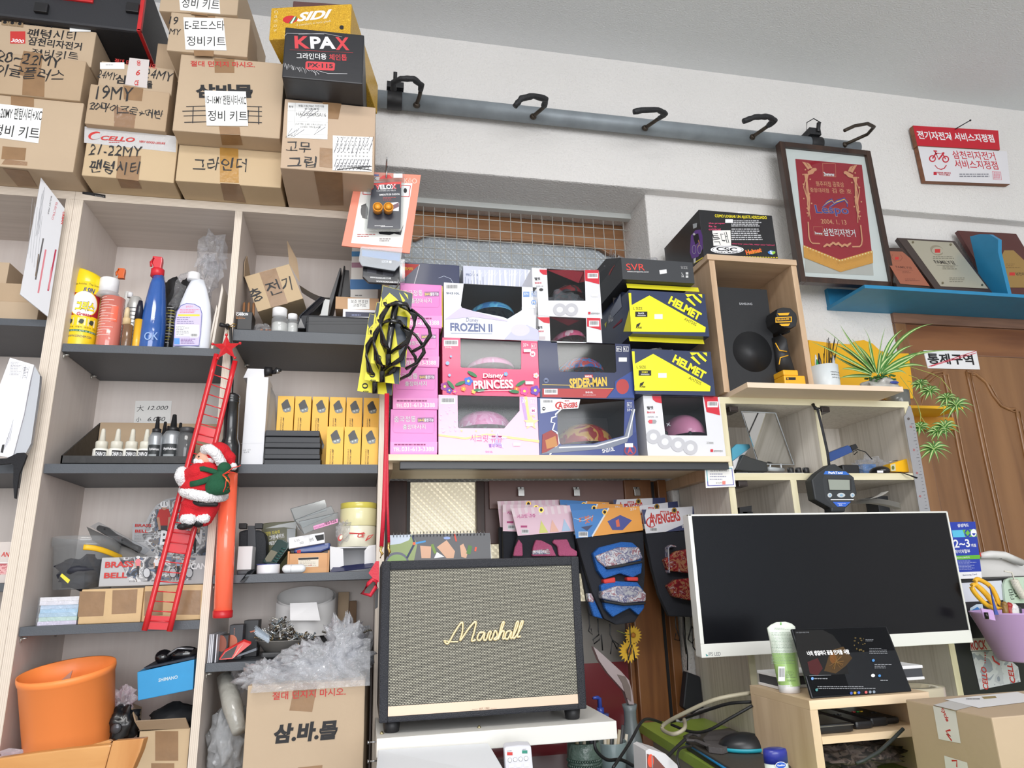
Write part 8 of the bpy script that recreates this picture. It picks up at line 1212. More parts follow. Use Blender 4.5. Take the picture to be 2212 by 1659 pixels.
f=Face((0,YF-.002,0),FR,CQ);t=th_('steel_rule','long steel rule hanging on the right edge of the ash cabinet','ruler',f.pt((1960,1180)));ol=[(1772,330),(1785,310),(1815,232),(1832,235),(1860,330),(2010,1190),(1915,1190)];b=MB();b.sl([f.pt(q,0)for q in ol],(0,.001,0),mat((168,168,172),.35,.5));b.bd('blade',t);f.ell((1812,347),12,12,mat((90,80,76)))
for i in range(26):y=390+i*30;x=1850+(y-330)*.16;f.line([(x,y),(x-(26 if i%5==0 else 14),y+2)],3,mat((80,80,84)))
for i,s_ in enumerate(('10','20','30','40')):y=425+i*205;x=1812+(y-330)*.13;f.tx(s_,(x,y),(x+18,y+3),18,REDP)
f.dn('graduation',t)
zl=H-.0215;b=MB()
for i in range(8):b.sheet(lambda u,v,i=i:V((Wc(CQ,1290+455*u,1120-3*i,1.63).x,1.63+.02*v,Wc(CQ,1290+455*u,1105-5*i-25*math.sin(u*2.6)+50*u*u-i*2*u,1.63).z)),10,1,PAPER)
b.sheet(lambda u,v:V((Wc(CQ,1310+350*u,1100,1.62).x,1.62+.03*v,Wc(CQ,1310+350*u,1085-60*u-40*u**6,1.62).z)),12,1,PAPER);o=b.bd('paper_stack');tag(o,'fanned bundle of white papers right of the hanging scale','papers')
t,f=tx_('phantom_box','dark grey box with pale lettering behind the fanned papers','box',CQ,1560,1830,1200,1030,1.72,.05,mat((52,54,58),.5),zl);f.tx('e-plus',(1650,1070),(1700,1070),22,mat((130,130,134)));f.tx('Phantom',(1718,1062),(1802,1058),20,mat((170,170,174)));f.dn('lettering',t)
b=MB();b.sl([Wc(CQ,*q,1.69)for q in((320,1180),(318,1130),(425,1115),(425,1190))],(0,.03,0),BLACK);b.box(Wc(CQ,330,1180,1.7).x,Wc(CQ,420,1180,1.7).x,1.69,1.72,zl,Wc(CQ,330,1170,1.69).z,BLACK);tag(b.bd('black_pouch'),'black plastic pouch in the lower left cell','pouch')
# white side shelf, loudspeaker, calendar
YV0=1.39;zsh=Wc(CV,88,440,YV0).z;WSH=mat((232,230,224),.45);WSHT=mat((196,196,194),.4);sx1=Wc(CV,2180,335,YV0).x;zsh=(zsh+Wc(CV,2180,335,YV0).z)/2;zsb=zsh-.031;sy1=Wcz(CV,1935,180,zsh).y
t=th_('white_shelf','white shelf board carrying the loudspeaker, screwed to the bookcase side','shelf',(.25,1.5,zsb));b=MB();b.box(.0445,sx1,1.6,sy1+.12,zsb,zsh,WSH);b.box(.03,sx1,YV0,1.5985,zsb,zsh,WSH);b.bd('board',t,bevel=.0015)
for yp in(495,660):b=MB();c=Wc(CV,60,yp,1.42);b.tb_([c+V((-.008,0,0)),c+V((.012,0,0))],.0015,STEEL,8);b.tb_([c+V((-.009,0,0)),c+V((-.005,0,0))],[.0035,.0018],STEEL,8);b.bd('screw',t)
for q in((985,372),(140,424)):c=Wcz(CV,*q,zsh);b=MB();b.lathe([(.004,zsh),(.003,zsh+.002),(.0012,zsh+.005)],mat((190,180,140),.3,.9),MX.Translation((c.x,c.y,0)),12);b.bd('screw_head',t)
YS_=1.41;a0=W(818,1560,YS_);a1=W(1268,1530,YS_);kx0,kx1=a0.x,a1.x;kz1=(W(826,1212,YS_).z+W(1250,1202,YS_).z)/2;kz0=(W(818,1562,YS_).z+W(1266,1533,YS_).z)/2;VIN=mat((30,32,40),.5,bump=.5,bscale=500,name='black_vinyl')
def grillmat():
 m_,nt,bs=nm('salt_pepper_grille');N=nt.nodes;L=nt.links;tc=N.new('ShaderNodeTexCoord');mp=N.new('ShaderNodeMapping');mp.inputs['Rotation'].default_value=(math.radians(90),0,0);br=N.new('ShaderNodeTexBrick');br.inputs['Scale'].default_value=1.0;br.inputs['Color1'].default_value=rgb((196,192,174));br.inputs['Color2'].default_value=rgb((178,174,156));br.inputs['Mortar'].default_value=rgb((52,50,46));br.inputs['Mortar Size'].default_value=.0008;br.inputs['Mortar Smooth'].default_value=.25;br.inputs['Brick Width'].default_value=.0056;br.inputs['Row Height'].default_value=.0027
 L.new(tc.outputs['Object'],mp.inputs[0]);L.new(mp.outputs[0],br.inputs['Vector']);L.new(br.outputs['Color'],bs.inputs['Base Color']);bs.inputs['Roughness'].default_value=.7;return m_
t=th_('loudspeaker','black vinyl loudspeaker with salt-and-pepper grille and gold script logo','speaker',((kx0+kx1)/2,1.5,zsh+.0005));e_=.0165
b=MB();b.box(kx0,kx1,YS_+.006,1.59,kz0,kz1,VIN);b.bd('cabinet',t,bevel=.009)
gx0,gx1,gz0,gz1=kx0+e_,kx1-e_,kz0+.0105,kz1-.017
for q in((kx0,gx0,kz0,kz1),(gx1,kx1,kz0,kz1),(gx0-.001,gx1+.001,gz1,kz1),(gx0-.001,gx1+.001,kz0,gz0)):b=MB();b.box(q[0],q[1],YS_,YS_+.012,q[2],q[3],VIN);b.bd('front_rim',t,bevel=.003)
zst=gz0+.0165;b=MB();b.box(gx0,gx1,YS_+.0035,YS_+.007,zst,gz1,grillmat());b.bd('grille',t);b=MB();b.box(gx0,gx1,YS_+.002,YS_+.007,gz0,zst,mat((226,200,176),.35,.25));p_=b.bd('front_strip',t);f=Face((0,YS_+.0018,0),FR,CV);ES=mat((150,120,100),.5);f.tx('EST. 1962',(988,216),(1075,208),18,ES,.01);f.line([(922,211),(978,208)],2,ES);f.line([(1085,203),(1138,200)],2,ES);f.dn('lettering',t,p_)
GLD=mat((226,206,158),.3,.35,name='pale_gold');b=MB()
def script(pts,w):b.tb_([W(*q,YS_-.001)for q in pts],w,GLD,8,flat=.6,up=(0,1,0))
def sm(pts,n=6):
 P=[V((q[0],q[1],0))for q in pts];o_=[]
 for i in range(len(P)-1):
  p0=P[max(i-1,0)];p1=P[i];p2=P[i+1];p3=P[min(i+2,len(P)-1)]
  for k in range(n):u=k/n;q=.5*((2*p1)+(p2-p0)*u+(2*p0-5*p1+4*p2-p3)*u*u+(3*p1-p0-3*p2+p3)*u**3);o_.append((q.x,q.y))
 return o_+[(P[-1].x,P[-1].y)]
for pts in([(960,1386),(968,1390),(982,1366),(998,1344),(999,1364),(994,1384),(1014,1356),(1028,1343),(1024,1366),(1019,1384),(1028,1382)],[(1046,1366),(1036,1367),(1031,1379),(1037,1383),(1047,1367),(1045,1381),(1050,1382),(1056,1366),(1061,1365),(1058,1374),(1057,1381),(1062,1381),(1070,1362),(1074,1374),(1067,1381),(1074,1380),(1084,1360),(1089,1345),(1085,1346),(1079,1368),(1076,1381),(1083,1366),(1089,1364),(1086,1379),(1091,1379)],[(1104,1363),(1095,1365),(1091,1377),(1097,1380),(1105,1364),(1103,1377),(1107,1377),(1116,1358),(1120,1344),(1116,1345),(1110,1366),(1108,1377),(1113,1377),(1125,1357),(1130,1343),(1126,1344),(1120,1364),(1118,1376),(1125,1374)]):script(sm(pts),.0021)
script(sm([(958,1384),(975,1386),(990,1386)]),.0014);b.bd('logo',t)
for x in(215,1790):
 c=Wc(CV,x,330,1.44);b=MB();b.lathe([(.0125,zsh+.0005),(.014,zsh+.002),(.0165,kz0+.002)],BLACK,MX.Translation((c.x+.002,1.44,0)),20);b.bd('foot',t);b=MB();b.lathe([(.0125,zsh+.0005),(.0165,kz0+.002)],BLACK,MX.Translation((c.x+.002,1.56,0)),20);b.bd('foot',t)
Y=1.63;t=th_('desk_calendar','wire-bound desk calendar with a cycling photo behind the loudspeaker','calendar',W(950,1205,Y));f=Face((0,Y,0),V((0,-1,.12)),(820,980,6.636));f.o=W(950,1180,Y);b=MB();b.sl([f.pt(q,0)for q in((150,1165),(1580,1135),(1610,1600),(150,1600))],(0,.003,0),PAPER);b.bd('page',t)
f.py([(150,1165),(1580,1135),(1600,1600),(150,1600)],mat((72,72,76),.35));f.py([(150,1170),(470,1160),(540,1300),(480,1600),(150,1600)],mat((140,156,96),.4));f.py([(150,1170),(460,1160),(420,1240),(300,1290),(150,1310)],mat((196,206,220),.4));f.py([(150,1460),(400,1440),(420,1600),(150,1600)],mat((120,170,70),.4));f.ell((250,1560),170,150,mat((90,90,110),.4));f.ell((250,1570),145,125,mat((130,160,90),.4));f.line([(470,1170),(500,1290),(390,1500)],30,mat((50,56,90)));f.line([(500,1290),(660,1255)],26,mat((70,150,210)));f.ell((495,1290),22,22,mat((240,110,70)))
SKN=mat((216,170,140),.5);f.py([(580,1320),(740,1330),(730,1500),(600,1500)],SKN);f.py([(820,1340),(960,1240),(1080,1400),(1060,1500),(960,1500)],SKN);f.py([(780,1500),(820,1410),(930,1480)],WH);f.py([(1150,1320),(1200,1290),(1260,1430),(1240,1500),(1170,1480)],SKN);f.line([(750,1300),(800,1430)],40,mat((120,150,70)));f.line([(1300,1320),(1270,1440)],60,mat((90,130,70)));f.line([(1380,1340),(1370,1400)],26,mat((236,90,60)));f.line([(1070,1150),(1100,1260)],22,mat((220,80,60)));f.ell((965,1210),50,20,mat((150,170,220)));f.dn('photo',t);b=MB()
for i in range(28):p_=f.pt((200+i*48,1178-i),0);b.tb_([p_+V((0,-.004,-.003)),p_+V((0,-.004,.004)),p_+V((0,.001,.008)),p_+V((0,.005,.004))],.0007,STEEL,5)
b.bd('wire_binding',t)
t=th_('key_strap','red leather lanyard with gold clips hanging by the loudspeaker corner','strap',W(795,1288,1.40));RLT=mat((196,28,52),.5,bump=.2,bscale=300);Y=1.43
for nme,pts,w_ in(('strap',[(835,850),(834,950),(829,1100),(824,1182)],.0042),('strap',[(838,850),(836,960),(837,1090),(840,1172)],.0028)):b=MB();b.tb_([W(*q,Y+.02)for q in pts],w_,RLT,8,flat=.35,up=(0,1,0));b.bd(nme,t)
for pts in([(824,1180),(822,1190),(826,1196),(821,1206)],[(840,1172),(839,1184),(842,1192),(838,1202)]):b=MB();b.tb_([W(*q,Y+.016)for q in pts],[.003,.0022,.003,.0016],mat((224,186,110),.2,.9),8);b.bd('clip',t)
b=MB();Q=[W(*q,1.39)for q in((819,1212),(812,1212),(796,1238),(779,1276),(784,1288),(802,1288),(812,1276),(818,1260))];b.sl(Q[:3]+[W(808,1252,1.39),W(819,1258,1.39)],(0,.006,0),RLT);b.tb_([W(*q,1.392)for q in((805,1252),(796,1260),(782,1282),(800,1286),(812,1268),(814,1256))],.0038,RLT,8,closed=True);b.bd('holder',t);b=MB();b.sl([W(*q,1.40)for q in((811,1275),(818,1270),(816,1312),(810,1316))],(0,.004,0),BLACK);b.bd('tab',t)
# hanging knee-pad bags
CLIPM=mat((186,186,184),.25,.9);BGM=mat((36,38,46),.85,bump=.3,bscale=700,name='black_mesh_cloth');YK=1.90
t=th_('clip_hook','','hook',(0,0,0));bpy.data.objects.remove(t)
for i,(x,lb)in enumerate(((392,'left'),(842,'middle'),(1330,'right'))):
 c=Wc(CN,x,210,1.925);t=th_('clip_hook','%s steel clip hook on the mauve batten over the knee-pad bags'%lb,'hook',c,'steel clip hooks');b=MB();b.box(c.x-.009,c.x+.009,1.918,1.929,c.z-.003,c.z+.004,CLIPM);b.box(c.x-.009,c.x+.009,1.912,1.916,c.z-.022,c.z-.004,CLIPM);b.box(c.x-.009,c.x+.009,1.914,1.922,c.z-.005,c.z-.001,CLIPM);b.bd('clip',t,bevel=.001);b=MB();b.lathe([(.002,0),(.001,.002)],DARKMETAL,MX.Translation((c.x,1.917,c.z+.001))@rot('X',90),10);b.bd('screw',t)
PKC=mat((244,206,222),.4);BLC=mat((50,130,206),.4);ORC2=mat((246,166,60),.4);WHC=mat((226,226,232),.4);NVC=mat((40,50,96),.4)
def padbag(label,ol,bag,Y,paint,group,pads=(),cords=()):
 f=Face((0,Y,0),V((0,-1,.03)),CN);f.o=Wc(CN,*ol[0],Y);t=th_('pad_set',label,'knee pads',f.pt(bag[-1]),group);b=MB();b.sl([f.pt(q,0)for q in ol],(0,.002,0),PAPER);b.bd('header_card',t);paint(f,ol);f.dn('print',t)
 if bag:b=MB();b.sl([f.pt(q,0)+V((0,.004,0))for q in bag],(0,.019,0),BGM);b.bd('mesh_bag',t,bevel=.004)
 for nme,pts,d_,m_ in pads:b=MB();b.sl([f.pt(q,0)-V((0,d_,0))for q in pts],(0,d_+.006,0),m_);b.bd(nme,t,bevel=.0045,seg=3)
 for pts in cords:b=MB();b.tb_([f.pt(q,0)+V((0,.008,0))for q in pts],.0017,BLACK,6);b.bd('drawstring',t)
 return t
def eyelet(f,x,y):f.ell((x,y),21,23,mat((190,150,70),.25,.8),n=16);f.ell((x,y),12,14,INK,n=12)
def pk(f,o):
 f.py(o,PKC);a,b_,c,d=[V((q[0],q[1]))for q in o[:4]]
 for i in range(9):u=i/9;p=a.lerp(b_,u);q=a.lerp(b_,u+.05);e=p.lerp(d.lerp(c,u),.3);g_=q.lerp(d.lerp(c,u+.05),.3);f.py([tuple(p),tuple(q),tuple(g_),tuple(e)],mat((250,228,236),.4),2)
 k=a;L_=lambda u,v:tuple(a.lerp(b_,u).lerp(d.lerp(c,u),v));f.tx('시크릿 쥬쥬',L_(.06,.38),L_(.38,.38),32,mat((206,70,150),.4),.02);star(f,*L_(.27,.25),26,mat((250,190,220),.4));x,y=L_(.07,.94);f.barcode((x,y-38),(x+60,y));f.rc((x-6,y-68),(x+46,y-52),mat((190,70,130)))
 for u,cc in((.46,(226,226,120)),(.65,(246,190,170)),(.86,(180,206,236))):p,q,r_=L_(u,.5),L_(u-.08,.97),L_(u+.08,.97);f.py([p,q,r_],mat(cc,.4))
 eyelet(f,*L_(.5,.12))
def bl(f,o):
 f.py(o,BLC);a,b_,c,d=[V((q[0],q[1]))for q in o[:4]];L_=lambda u,v:tuple(a.lerp(b_,u).lerp(d.lerp(c,u),v));f.py([L_(.55,0),L_(1,0),L_(1,1),L_(.24,1)],ORC2);f.line([L_(.55,0),L_(.24,1)],12,WH);f.tx('또봇V',L_(.08,.55),L_(.32,.46),62,mat((226,110,50),.4),.03,.2);f.py([L_(.1,.62),L_(.28,.58),L_(.18,.78)],NVC);f.line([L_(.02,.28),L_(.14,.4),L_(.3,.26)],6,mat((170,210,240)));x,y=L_(.04,.97);f.barcode((x,y-46),(x+76,y));f.tx('37+',L_(.86,.16),L_(.95,.16),22,WH,.02);f.py([L_(.5,.5),L_(.7,.3),L_(.86,.55),L_(.7,.9),L_(.55,.85)],mat((60,70,150),.4));f.py([L_(.62,.5),L_(.67,.45),L_(.67,.75),L_(.62,.75)],mat((226,100,60),.4));eyelet(f,*L_(.48,.14))
def wh(f,o):
 f.py(o,WHC);a,b_,c,d=[V((q[0],q[1]))for q in o[:4]];L_=lambda u,v:tuple(a.lerp(b_,u).lerp(d.lerp(c,u),v));f.py([L_(.76,0),L_(1,0),L_(1,1),L_(.3,1),L_(.62,.72),L_(.74,.4)],NVC);f.py([L_(0,0),L_(.07,0),L_(.03,.25),L_(.03,.6),L_(0,.6)],NVC);f.tx('AVENGERS',L_(.08,.68),L_(.56,.58),84,REDP,.04,.1);f.ell(L_(.11,.55),44,44,REDP,a0=60,a1=320);f.ell(L_(.115,.55),36,36,WHC,a0=55,a1=325);f.tx('A',L_(.07,.72),L_(.16,.72),110,REDP,.03,.15);f.rc(L_(.27,.1),L_(.39,.24),REDP);f.tx('MARVEL',L_(.275,.235),L_(.385,.23),18,WH,.03);x,y=L_(.06,.95);f.barcode((x,y-36),(x+66,y));f.tx('SPS130L',L_(.56,.9),L_(.72,.86),24,WH,.02);eyelet(f,*L_(.48,.12))
PKP=mat((196,96,136),.6,bump=.8,bscale=500);BLP=mat((44,110,196),.5,bump=1,bscale=450);SVP=blotch('pad_shell_print',[(176,176,182),(150,150,164),(110,108,140),(190,190,196),(150,110,120),(200,200,206)],60,.25);RDP=blotch('red_pad_shell',[(110,24,34),(140,32,40),(160,110,80),(120,28,38),(170,140,140)],60,.25);BLK=mat((30,32,38),.6)
G_='knee-pad sets on the hooks'
padbag('pink header knee-pad set, rearmost of the pink three',[(205,312),(705,300),(720,560),(228,522)],[(220,520),(700,520),(720,900),(235,900)],1.885,pk,G_)
padbag('pink header knee-pad set, middle of the pink three',[(248,338),(790,342),(800,575),(250,555)],[(250,550),(800,560),(820,900),(260,900)],1.862,pk,G_)
padbag('pink header knee-pad set, front one showing pink pads above the loudspeaker',[(316,370),(795,345),(832,556),(372,594)],[(372,590),(832,550),(860,900),(300,900)],1.835,pk,G_,[('pad',[(332,760),(345,690),(378,620),(408,660),(412,760)],.004,PKP),('pad',[(480,760),(490,690),(512,628),(560,632),(640,672),(680,760)],.01,PKP),('pad',[(690,680),(648,650),(660,626),(770,622),(800,690),(850,720),(850,760),(700,760)],.008,PKP),('pad_shell',[(484,712),(620,700),(630,745),(482,750)],.012,SVP)])
padbag('blue header knee-pad set, rearmost of the blue three',[(712,300),(1115,322),(1120,520),(740,560)],[(740,520),(1100,520),(1120,900),(800,900)],1.872,bl,G_)
padbag('blue header knee-pad set, middle of the blue three',[(770,332),(1225,338),(1240,560),(800,590)],[(830,580),(1240,560),(1270,1150),(1080,1270),(960,1240),(900,900)],1.845,bl,G_,[('pad',[(930,1080),(985,1060),(1000,1140),(1060,1270),(980,1250)],.012,BLP),('pad_shell',[(925,1060),(985,1060),(980,1140),(935,1130)],.014,SVP)],[[(955,1240),(965,1330),(955,1370),(985,1400),(975,1350)],[(1030,1270),(1035,1370),(1040,1400),(990,1440),(1000,1475),(1045,1440),(1060,1400),(1070,1530)]])
padbag('blue header knee-pad set, front one showing blue pads with silver shells',[(808,388),(1360,352),(1392,548),(845,615)],[(848,600),(1400,560),(1415,900),(1390,1200),(1330,1300),(1180,1320),(1080,1270),(980,1050),(890,760)],1.815,bl,G_,[('pad',[(970,740),(1020,690),(1200,645),(1290,650),(1345,700),(1368,830),(1362,900),(1290,935),(1190,900),(1060,945),(1010,880)],.016,BLP),('pad',[(1030,1000),(1090,960),(1330,970),(1380,1040),(1385,1180),(1340,1240),(1270,1180),(1210,1210),(1130,1255),(1070,1190)],.016,BLP),('pad_shell',[(980,760),(1160,690),(1330,690),(1362,780),(1190,830),(1060,850),(1000,800)],.026,SVP),('pad_shell',[(1030,1045),(1150,1000),(1330,1005),(1388,1060),(1385,1125),(1210,1140),(1032,1105)],.026,SVP),('pad_strap',[(1050,950),(1148,930),(1152,975),(1058,985)],.018,mat((214,60,56),.6)),('pad_strap',[(1240,930),(1335,930),(1335,965),(1244,962)],.018,mat((214,60,56),.6)),('pad_edge',[(1060,850),(1190,826),(1362,795),(1360,815),(1190,850),(1075,868)],.027,BLK),('pad_edge',[(1040,1112),(1210,1140),(1385,1130),(1383,1150),(1210,1162),(1050,1135)],.027,BLK)],[[(1130,1310),(1132,1400),(1150,1440),(1190,1520),(1200,1480),(1150,1440),(1135,1560)],[(1290,1310),(1300,1470),(1275,1530),(1280,1610),(1310,1480),(1325,1540),(1335,1620)]])
padbag('white header knee-pad set with red lettering, rearmost of the white three',[(1148,300),(1570,282),(1590,480),(1170,480)],[(1400,480),(1580,480),(1600,900),(1480,900)],1.86,wh,G_);padbag('white header knee-pad set with red lettering, middle of the white three',[(1340,352),(1672,312),(1700,520),(1370,540)],[(1400,540),(1690,520),(1700,900),(1480,900)],1.835,wh,G_)
padbag('white header knee-pad set, front one showing red pads beside the monitor',[(1380,382),(1925,345),(1945,530),(1415,575)],[(1415,570),(1880,545),(1880,1150),(1840,1260),(1610,1250),(1530,1080),(1470,850)],1.805,wh,G_,[('pad',[(1545,790),(1640,720),(1800,690),(1850,800),(1760,900),(1580,880)],.016,RDP),('pad',[(1570,1000),(1640,950),(1820,930),(1870,1080),(1750,1120),(1620,1090)],.016,RDP),('pad_piping',[(1572,690),(1600,668),(1640,680),(1640,690),(1600,680),(1582,700),(1590,900),(1580,890)],.018,SVP)],[[(1665,1255),(1670,1340),(1690,1400),(1700,1450),(1660,1440),(1670,1390)],[(1790,1250),(1795,1330),(1770,1440),(1800,1470),(1840,1400),(1800,1330),(1810,1500),(1850,1560)],[(1728,1250),(1730,1390),(1755,1560)]])
# desk corner: monitor, stand, tablet and clutter
ZD=H-.36
DESKW=mat((214,214,210),.5);GRN=wood((150,176,70),(166,192,86),'y',20,6,.4,'lime_board')
g0=Wcz(CT_,750,1125,ZD);g1=Wcz(CT_,1260,1500,ZD);gx=(g0.x+g1.x)/2
t=th_('green_desk','lime green topped desk under the monitor stand','desk',(1.2,1.3,0));b=MB();b.sl([V((g0.x,1.84,ZD)),V((g1.x-.02,.85,ZD)),V((2.4,.85,ZD)),V((2.4,1.58,ZD)),V((.875,1.58,ZD)),V((.875,1.84,ZD))],(0,0,-.02),GRN);b.bd('desk_top',t);b=MB();b.sl([V((g0.x+.02,1.80,ZD-.02)),V((g1.x+.02,.9,ZD-.02)),V((g1.x+.02,.9,.0)),V((g0.x+.02,1.80,0))],(.03,0,0),mat((170,166,150),.6));b.bd('desk_side',t)
ZL_=H-.43;t=th_('low_desk','low dark desk under the white shelf with pots and cables on it','desk',(.3,1.5,0));b=MB();b.box(.05,g1.x-.005,.8,1.90,ZL_-.02,ZL_,mat((74,84,80),.15,coat=.4));b.bd('desk_top',t)
for x,y in((.1,.85),(.1,1.85),(.5,.85),(.5,1.85)):b=MB();b.box(x-.02,x+.02,y-.02,y+.02,0,ZL_-.02,DARKMETAL);b.bd('leg',t)
t=th_('white_cabinet','plain white box with a sloping lid under the white side shelf','box',(.15,1.4,ZL_));p=Wcz(CV,1065,500,H-.34);Q=[Wc(CV,105,562,1.375),Wc(CV,1065,502,1.375),Wc(CV,1240,800,1.19),Wc(CV,85,800,1.19)];b=MB();b.sl(Q,(0,.012,-.03),mat((236,240,246),.4));b.bd('lid',t,bevel=.002);b=MB();b.box(Q[3].x+.006,Q[1].x-.004,1.23,1.375,ZL_+.0005,Q[2].z-.035,mat((226,230,236),.4));b.bd('body',t)
YM=1.5;WP=mat((236,236,230),.35,coat=.2);SCR_=mat((16,17,21),.22,spec=.3);c=[W(*q,YM)for q in((1488,1109),(2051,1106),(2091,1390),(1514,1420))];mx0,mx1,mz1,mz0=(c[0].x+c[3].x)/2,c[1].x-.005,(c[0].z+c[1].z)/2,(c[2].z+c[3].z)/2
t=th_('monitor','wide monitor with white bezel and black screen, switched off','monitor',((mx0+mx1)/2,YM,ZD));b=MB();b.box(mx0,mx1,YM+.004,YM+.03,mz0,mz1,WP);b.bd('housing',t,bevel=.003);b=MB();b.box(mx0+.009,mx1-.004,YM+.002,YM+.006,mz0+.028,mz1-.004,SCR_);b.bd('screen',t,bevel=.0006)
for q in((mx0,mx0+.009,mz0+.028,mz1),(mx1-.004,mx1,mz0+.028,mz1),(mx0,mx1,mz1-.004,mz1),(mx0,mx1,mz0,mz0+.028)):b=MB();b.box(q[0],q[1],YM,YM+.008,q[2],q[3],WP);b.bd('bezel',t,bevel=.0012)
f=Face((0,YM-.0002,0),FR);f.tx('IPS LED',(1531,1417),(1557,1416),8,mat((110,110,120)),.0);f.py([(1524,1412),(1530,1416),(1526,1418)],mat((60,150,150)));f.dn('badge',t);b=MB();b.box((mx0+mx1)/2-.03,(mx0+mx1)/2+.03,YM+.03,YM+.05,ZD+.01,mz0+.12,WP);b.bd('neck',t,bevel=.003);b=MB();b.box((mx0+mx1)/2-.12,(mx0+mx1)/2+.12,YM-.02,YM+.074,ZD+.0005,ZD+.01,WP);b.bd('base',t,bevel=.003)
SZ=H-.22;s0=Wcz(CU,510,770,SZ);s1=Wcz(CU,1475,705,SZ);sb_=Wcz(CU,80,650,SZ);SY0=(s0.y+s1.y)/2;SY1=sb_.y;SX0=(s0.x+sb_.x)/2;SX1=s1.x;STW=wood((206,178,142),(226,200,166),'y',26,8,.5,'pine_stand');STV=wood((204,176,142),(224,198,166),'z',26,8,.5,'pine_stand_upright');STF=wood((228,200,166),(240,216,186),'x',26,8,.5,'pine_front');th=.0155
t=th_('pine_stand','pine monitor stand with an open shelf, carrying the tablet','stand',((SX0+SX1)/2,(SY0+SY1)/2,ZD))
b=MB();b.box(SX0,SX1,SY0,SY1,SZ-th,SZ,STW);b.box(SX0,SX1,SY0-.0006,SY0,SZ-th,SZ,STF);b.bd('top_board',t,bevel=.001)
for x in(SX0,SX1-th):b=MB();b.box(x,x+th,SY0,SY1,ZD+.0005,SZ-th,STV);b.bd('side_panel',t,bevel=.001)
zm_=Wc(CU,900,1030,SY0).z;zn_=Wc(CU,900,1090,SY0).z;b=MB();b.box(SX0+th,SX1-th,SY0,SY1,zn_,zm_,STW);b.box(SX0+th,SX1-th,SY0-.0006,SY0,zn_,zm_,STF);b.bd('shelf',t)
YT=SY0+.012;Q=[Wc(CU,395,210,YT+.045),Wc(CU,1140,190,YT+.045),Wc(CU,1340,705,YT),Wc(CU,555,750,YT)];Q[3].z=SZ+.001;Q[2].z=SZ+.001;n_=(Q[1]-Q[0]).cross(Q[3]-Q[0]).normalized();n_=n_ if n_.y<0 else-n_
t=th_('tablet','black tablet showing a dark video screen, leaning on the pine stand','tablet',(Q[2]+Q[3])/2);b=MB();b.sl(Q,-n_*.006,mat((30,32,36),.3,.4));b.bd('body',t,bevel=.0022);f=Face(Q[0]+n_*.0003,n_,CU);D=lambda c_,e:mat(c_,.15,emit=e);f.py([(408,218),(1130,198),(1326,697),(565,740)],mat((12,13,16),.12,spec=.2))
f.py([(420,225),(640,220),(720,260),(850,430),(900,560),(500,580),(440,400)],D((16,15,15),.2));f.py([(520,470),(600,440),(640,520),(600,575),(540,560)],D((60,18,20),.3));f.py([(650,540),(700,380),(800,350),(870,440),(820,500),(740,560)],D((62,44,20),.3));f.ell((720,440),26,40,D((96,60,24),.3));rr=random.Random(3)
for i in range(16):f.ell((860+rr.uniform(0,110),280+rr.uniform(0,110)),rr.uniform(3,9),rr.uniform(3,8),D((80,66,34),.3),n=7)
for i in range(18):a=rr.uniform(0,6.3);f.line([(740,470),(740+60*math.cos(a),470+60*math.sin(a))],2,D((110,80,40),.3))
f.tx('너의 생일마다 꽃을 안겨줄 사람',(522,424),(850,410),36,D((220,220,220),.6),.02);GR_=D((120,122,126),.4);f.tx('너의 생일마다 꽃을 안겨줄',(430,248),(530,245),9,GR_);f.ls((970,296),(1075,316),2,GR_,.4,3);f.ls((1000,365),(1150,415),4,GR_,.3,4);f.ls((1040,490),(1205,530),3,GR_,.3,5);f.ls((570,598),(690,610),1,GR_,.7,6);f.ls((595,662),(1050,690),2,GR_,.4,7,(.7,1));f.ls((1085,612),(1180,625),1,GR_,.6,8);f.line([(530,580),(700,575)],2,GR_)
for x,y,cc in((555,602,(90,130,180)),(588,690,(60,110,110)),(1030,460,(60,110,160)),(1078,580,(60,110,160)),(858,716,(60,80,150)),(886,714,(160,130,40)),(916,712,(60,90,170)),(972,709,(170,80,80)),(1004,707,(110,120,130)),(1034,706,(110,120,130))):f.ell((x,y),11,11,D(cc,.5),n=12)
f.ell((1026,579),15,13,D((200,200,200),.5));f.dn('screen_image',t)
YU=Wcz(CU,380,706,SZ).y;t=th_('cream_tube','white and green cream tube standing on its cap beside the tablet','tube',Wc(CU,380,715,YU));c=Wc(CU,382,700,YU);k=kpx(CU,380,700,YU);b=MB();b.lathe([(72*k,SZ+.0005),(72*k,SZ+.015),(70*k,SZ+.0155)],WH,MX.Translation((c.x,YU,0)),28);b.bd('cap',t)
rows=((655,305,455),(560,280,448),(400,245,440),(300,228,436),(235,212,428),(205,205,427),(178,235,400),(158,280,350));b=MB();vs=[];n=28
for j,(y,xa_,xb_)in enumerate(rows):
 a=Wc(CU,xa_,y,YU);e_=Wc(CU,xb_,y,YU);cx_=(a.x+e_.x)/2;r_=(e_.x-a.x)/2;d=.0185*(1-j/7.2)+.0012
 vs+=[(cx_+r_*math.cos(2*math.pi*i/n),YU+d*math.sin(2*math.pi*i/n),a.z)for i in range(n)]
TW=mat((226,234,222),.3,coat=.4);TG=mat((176,214,130),.3,coat=.4)
for j in range(7):b.add(vs,[(j*n+i,j*n+(i+1)%n,(j+1)*n+(i+1)%n,(j+1)*n+i)for i in range(n)],TG if j<2 else TW,True)
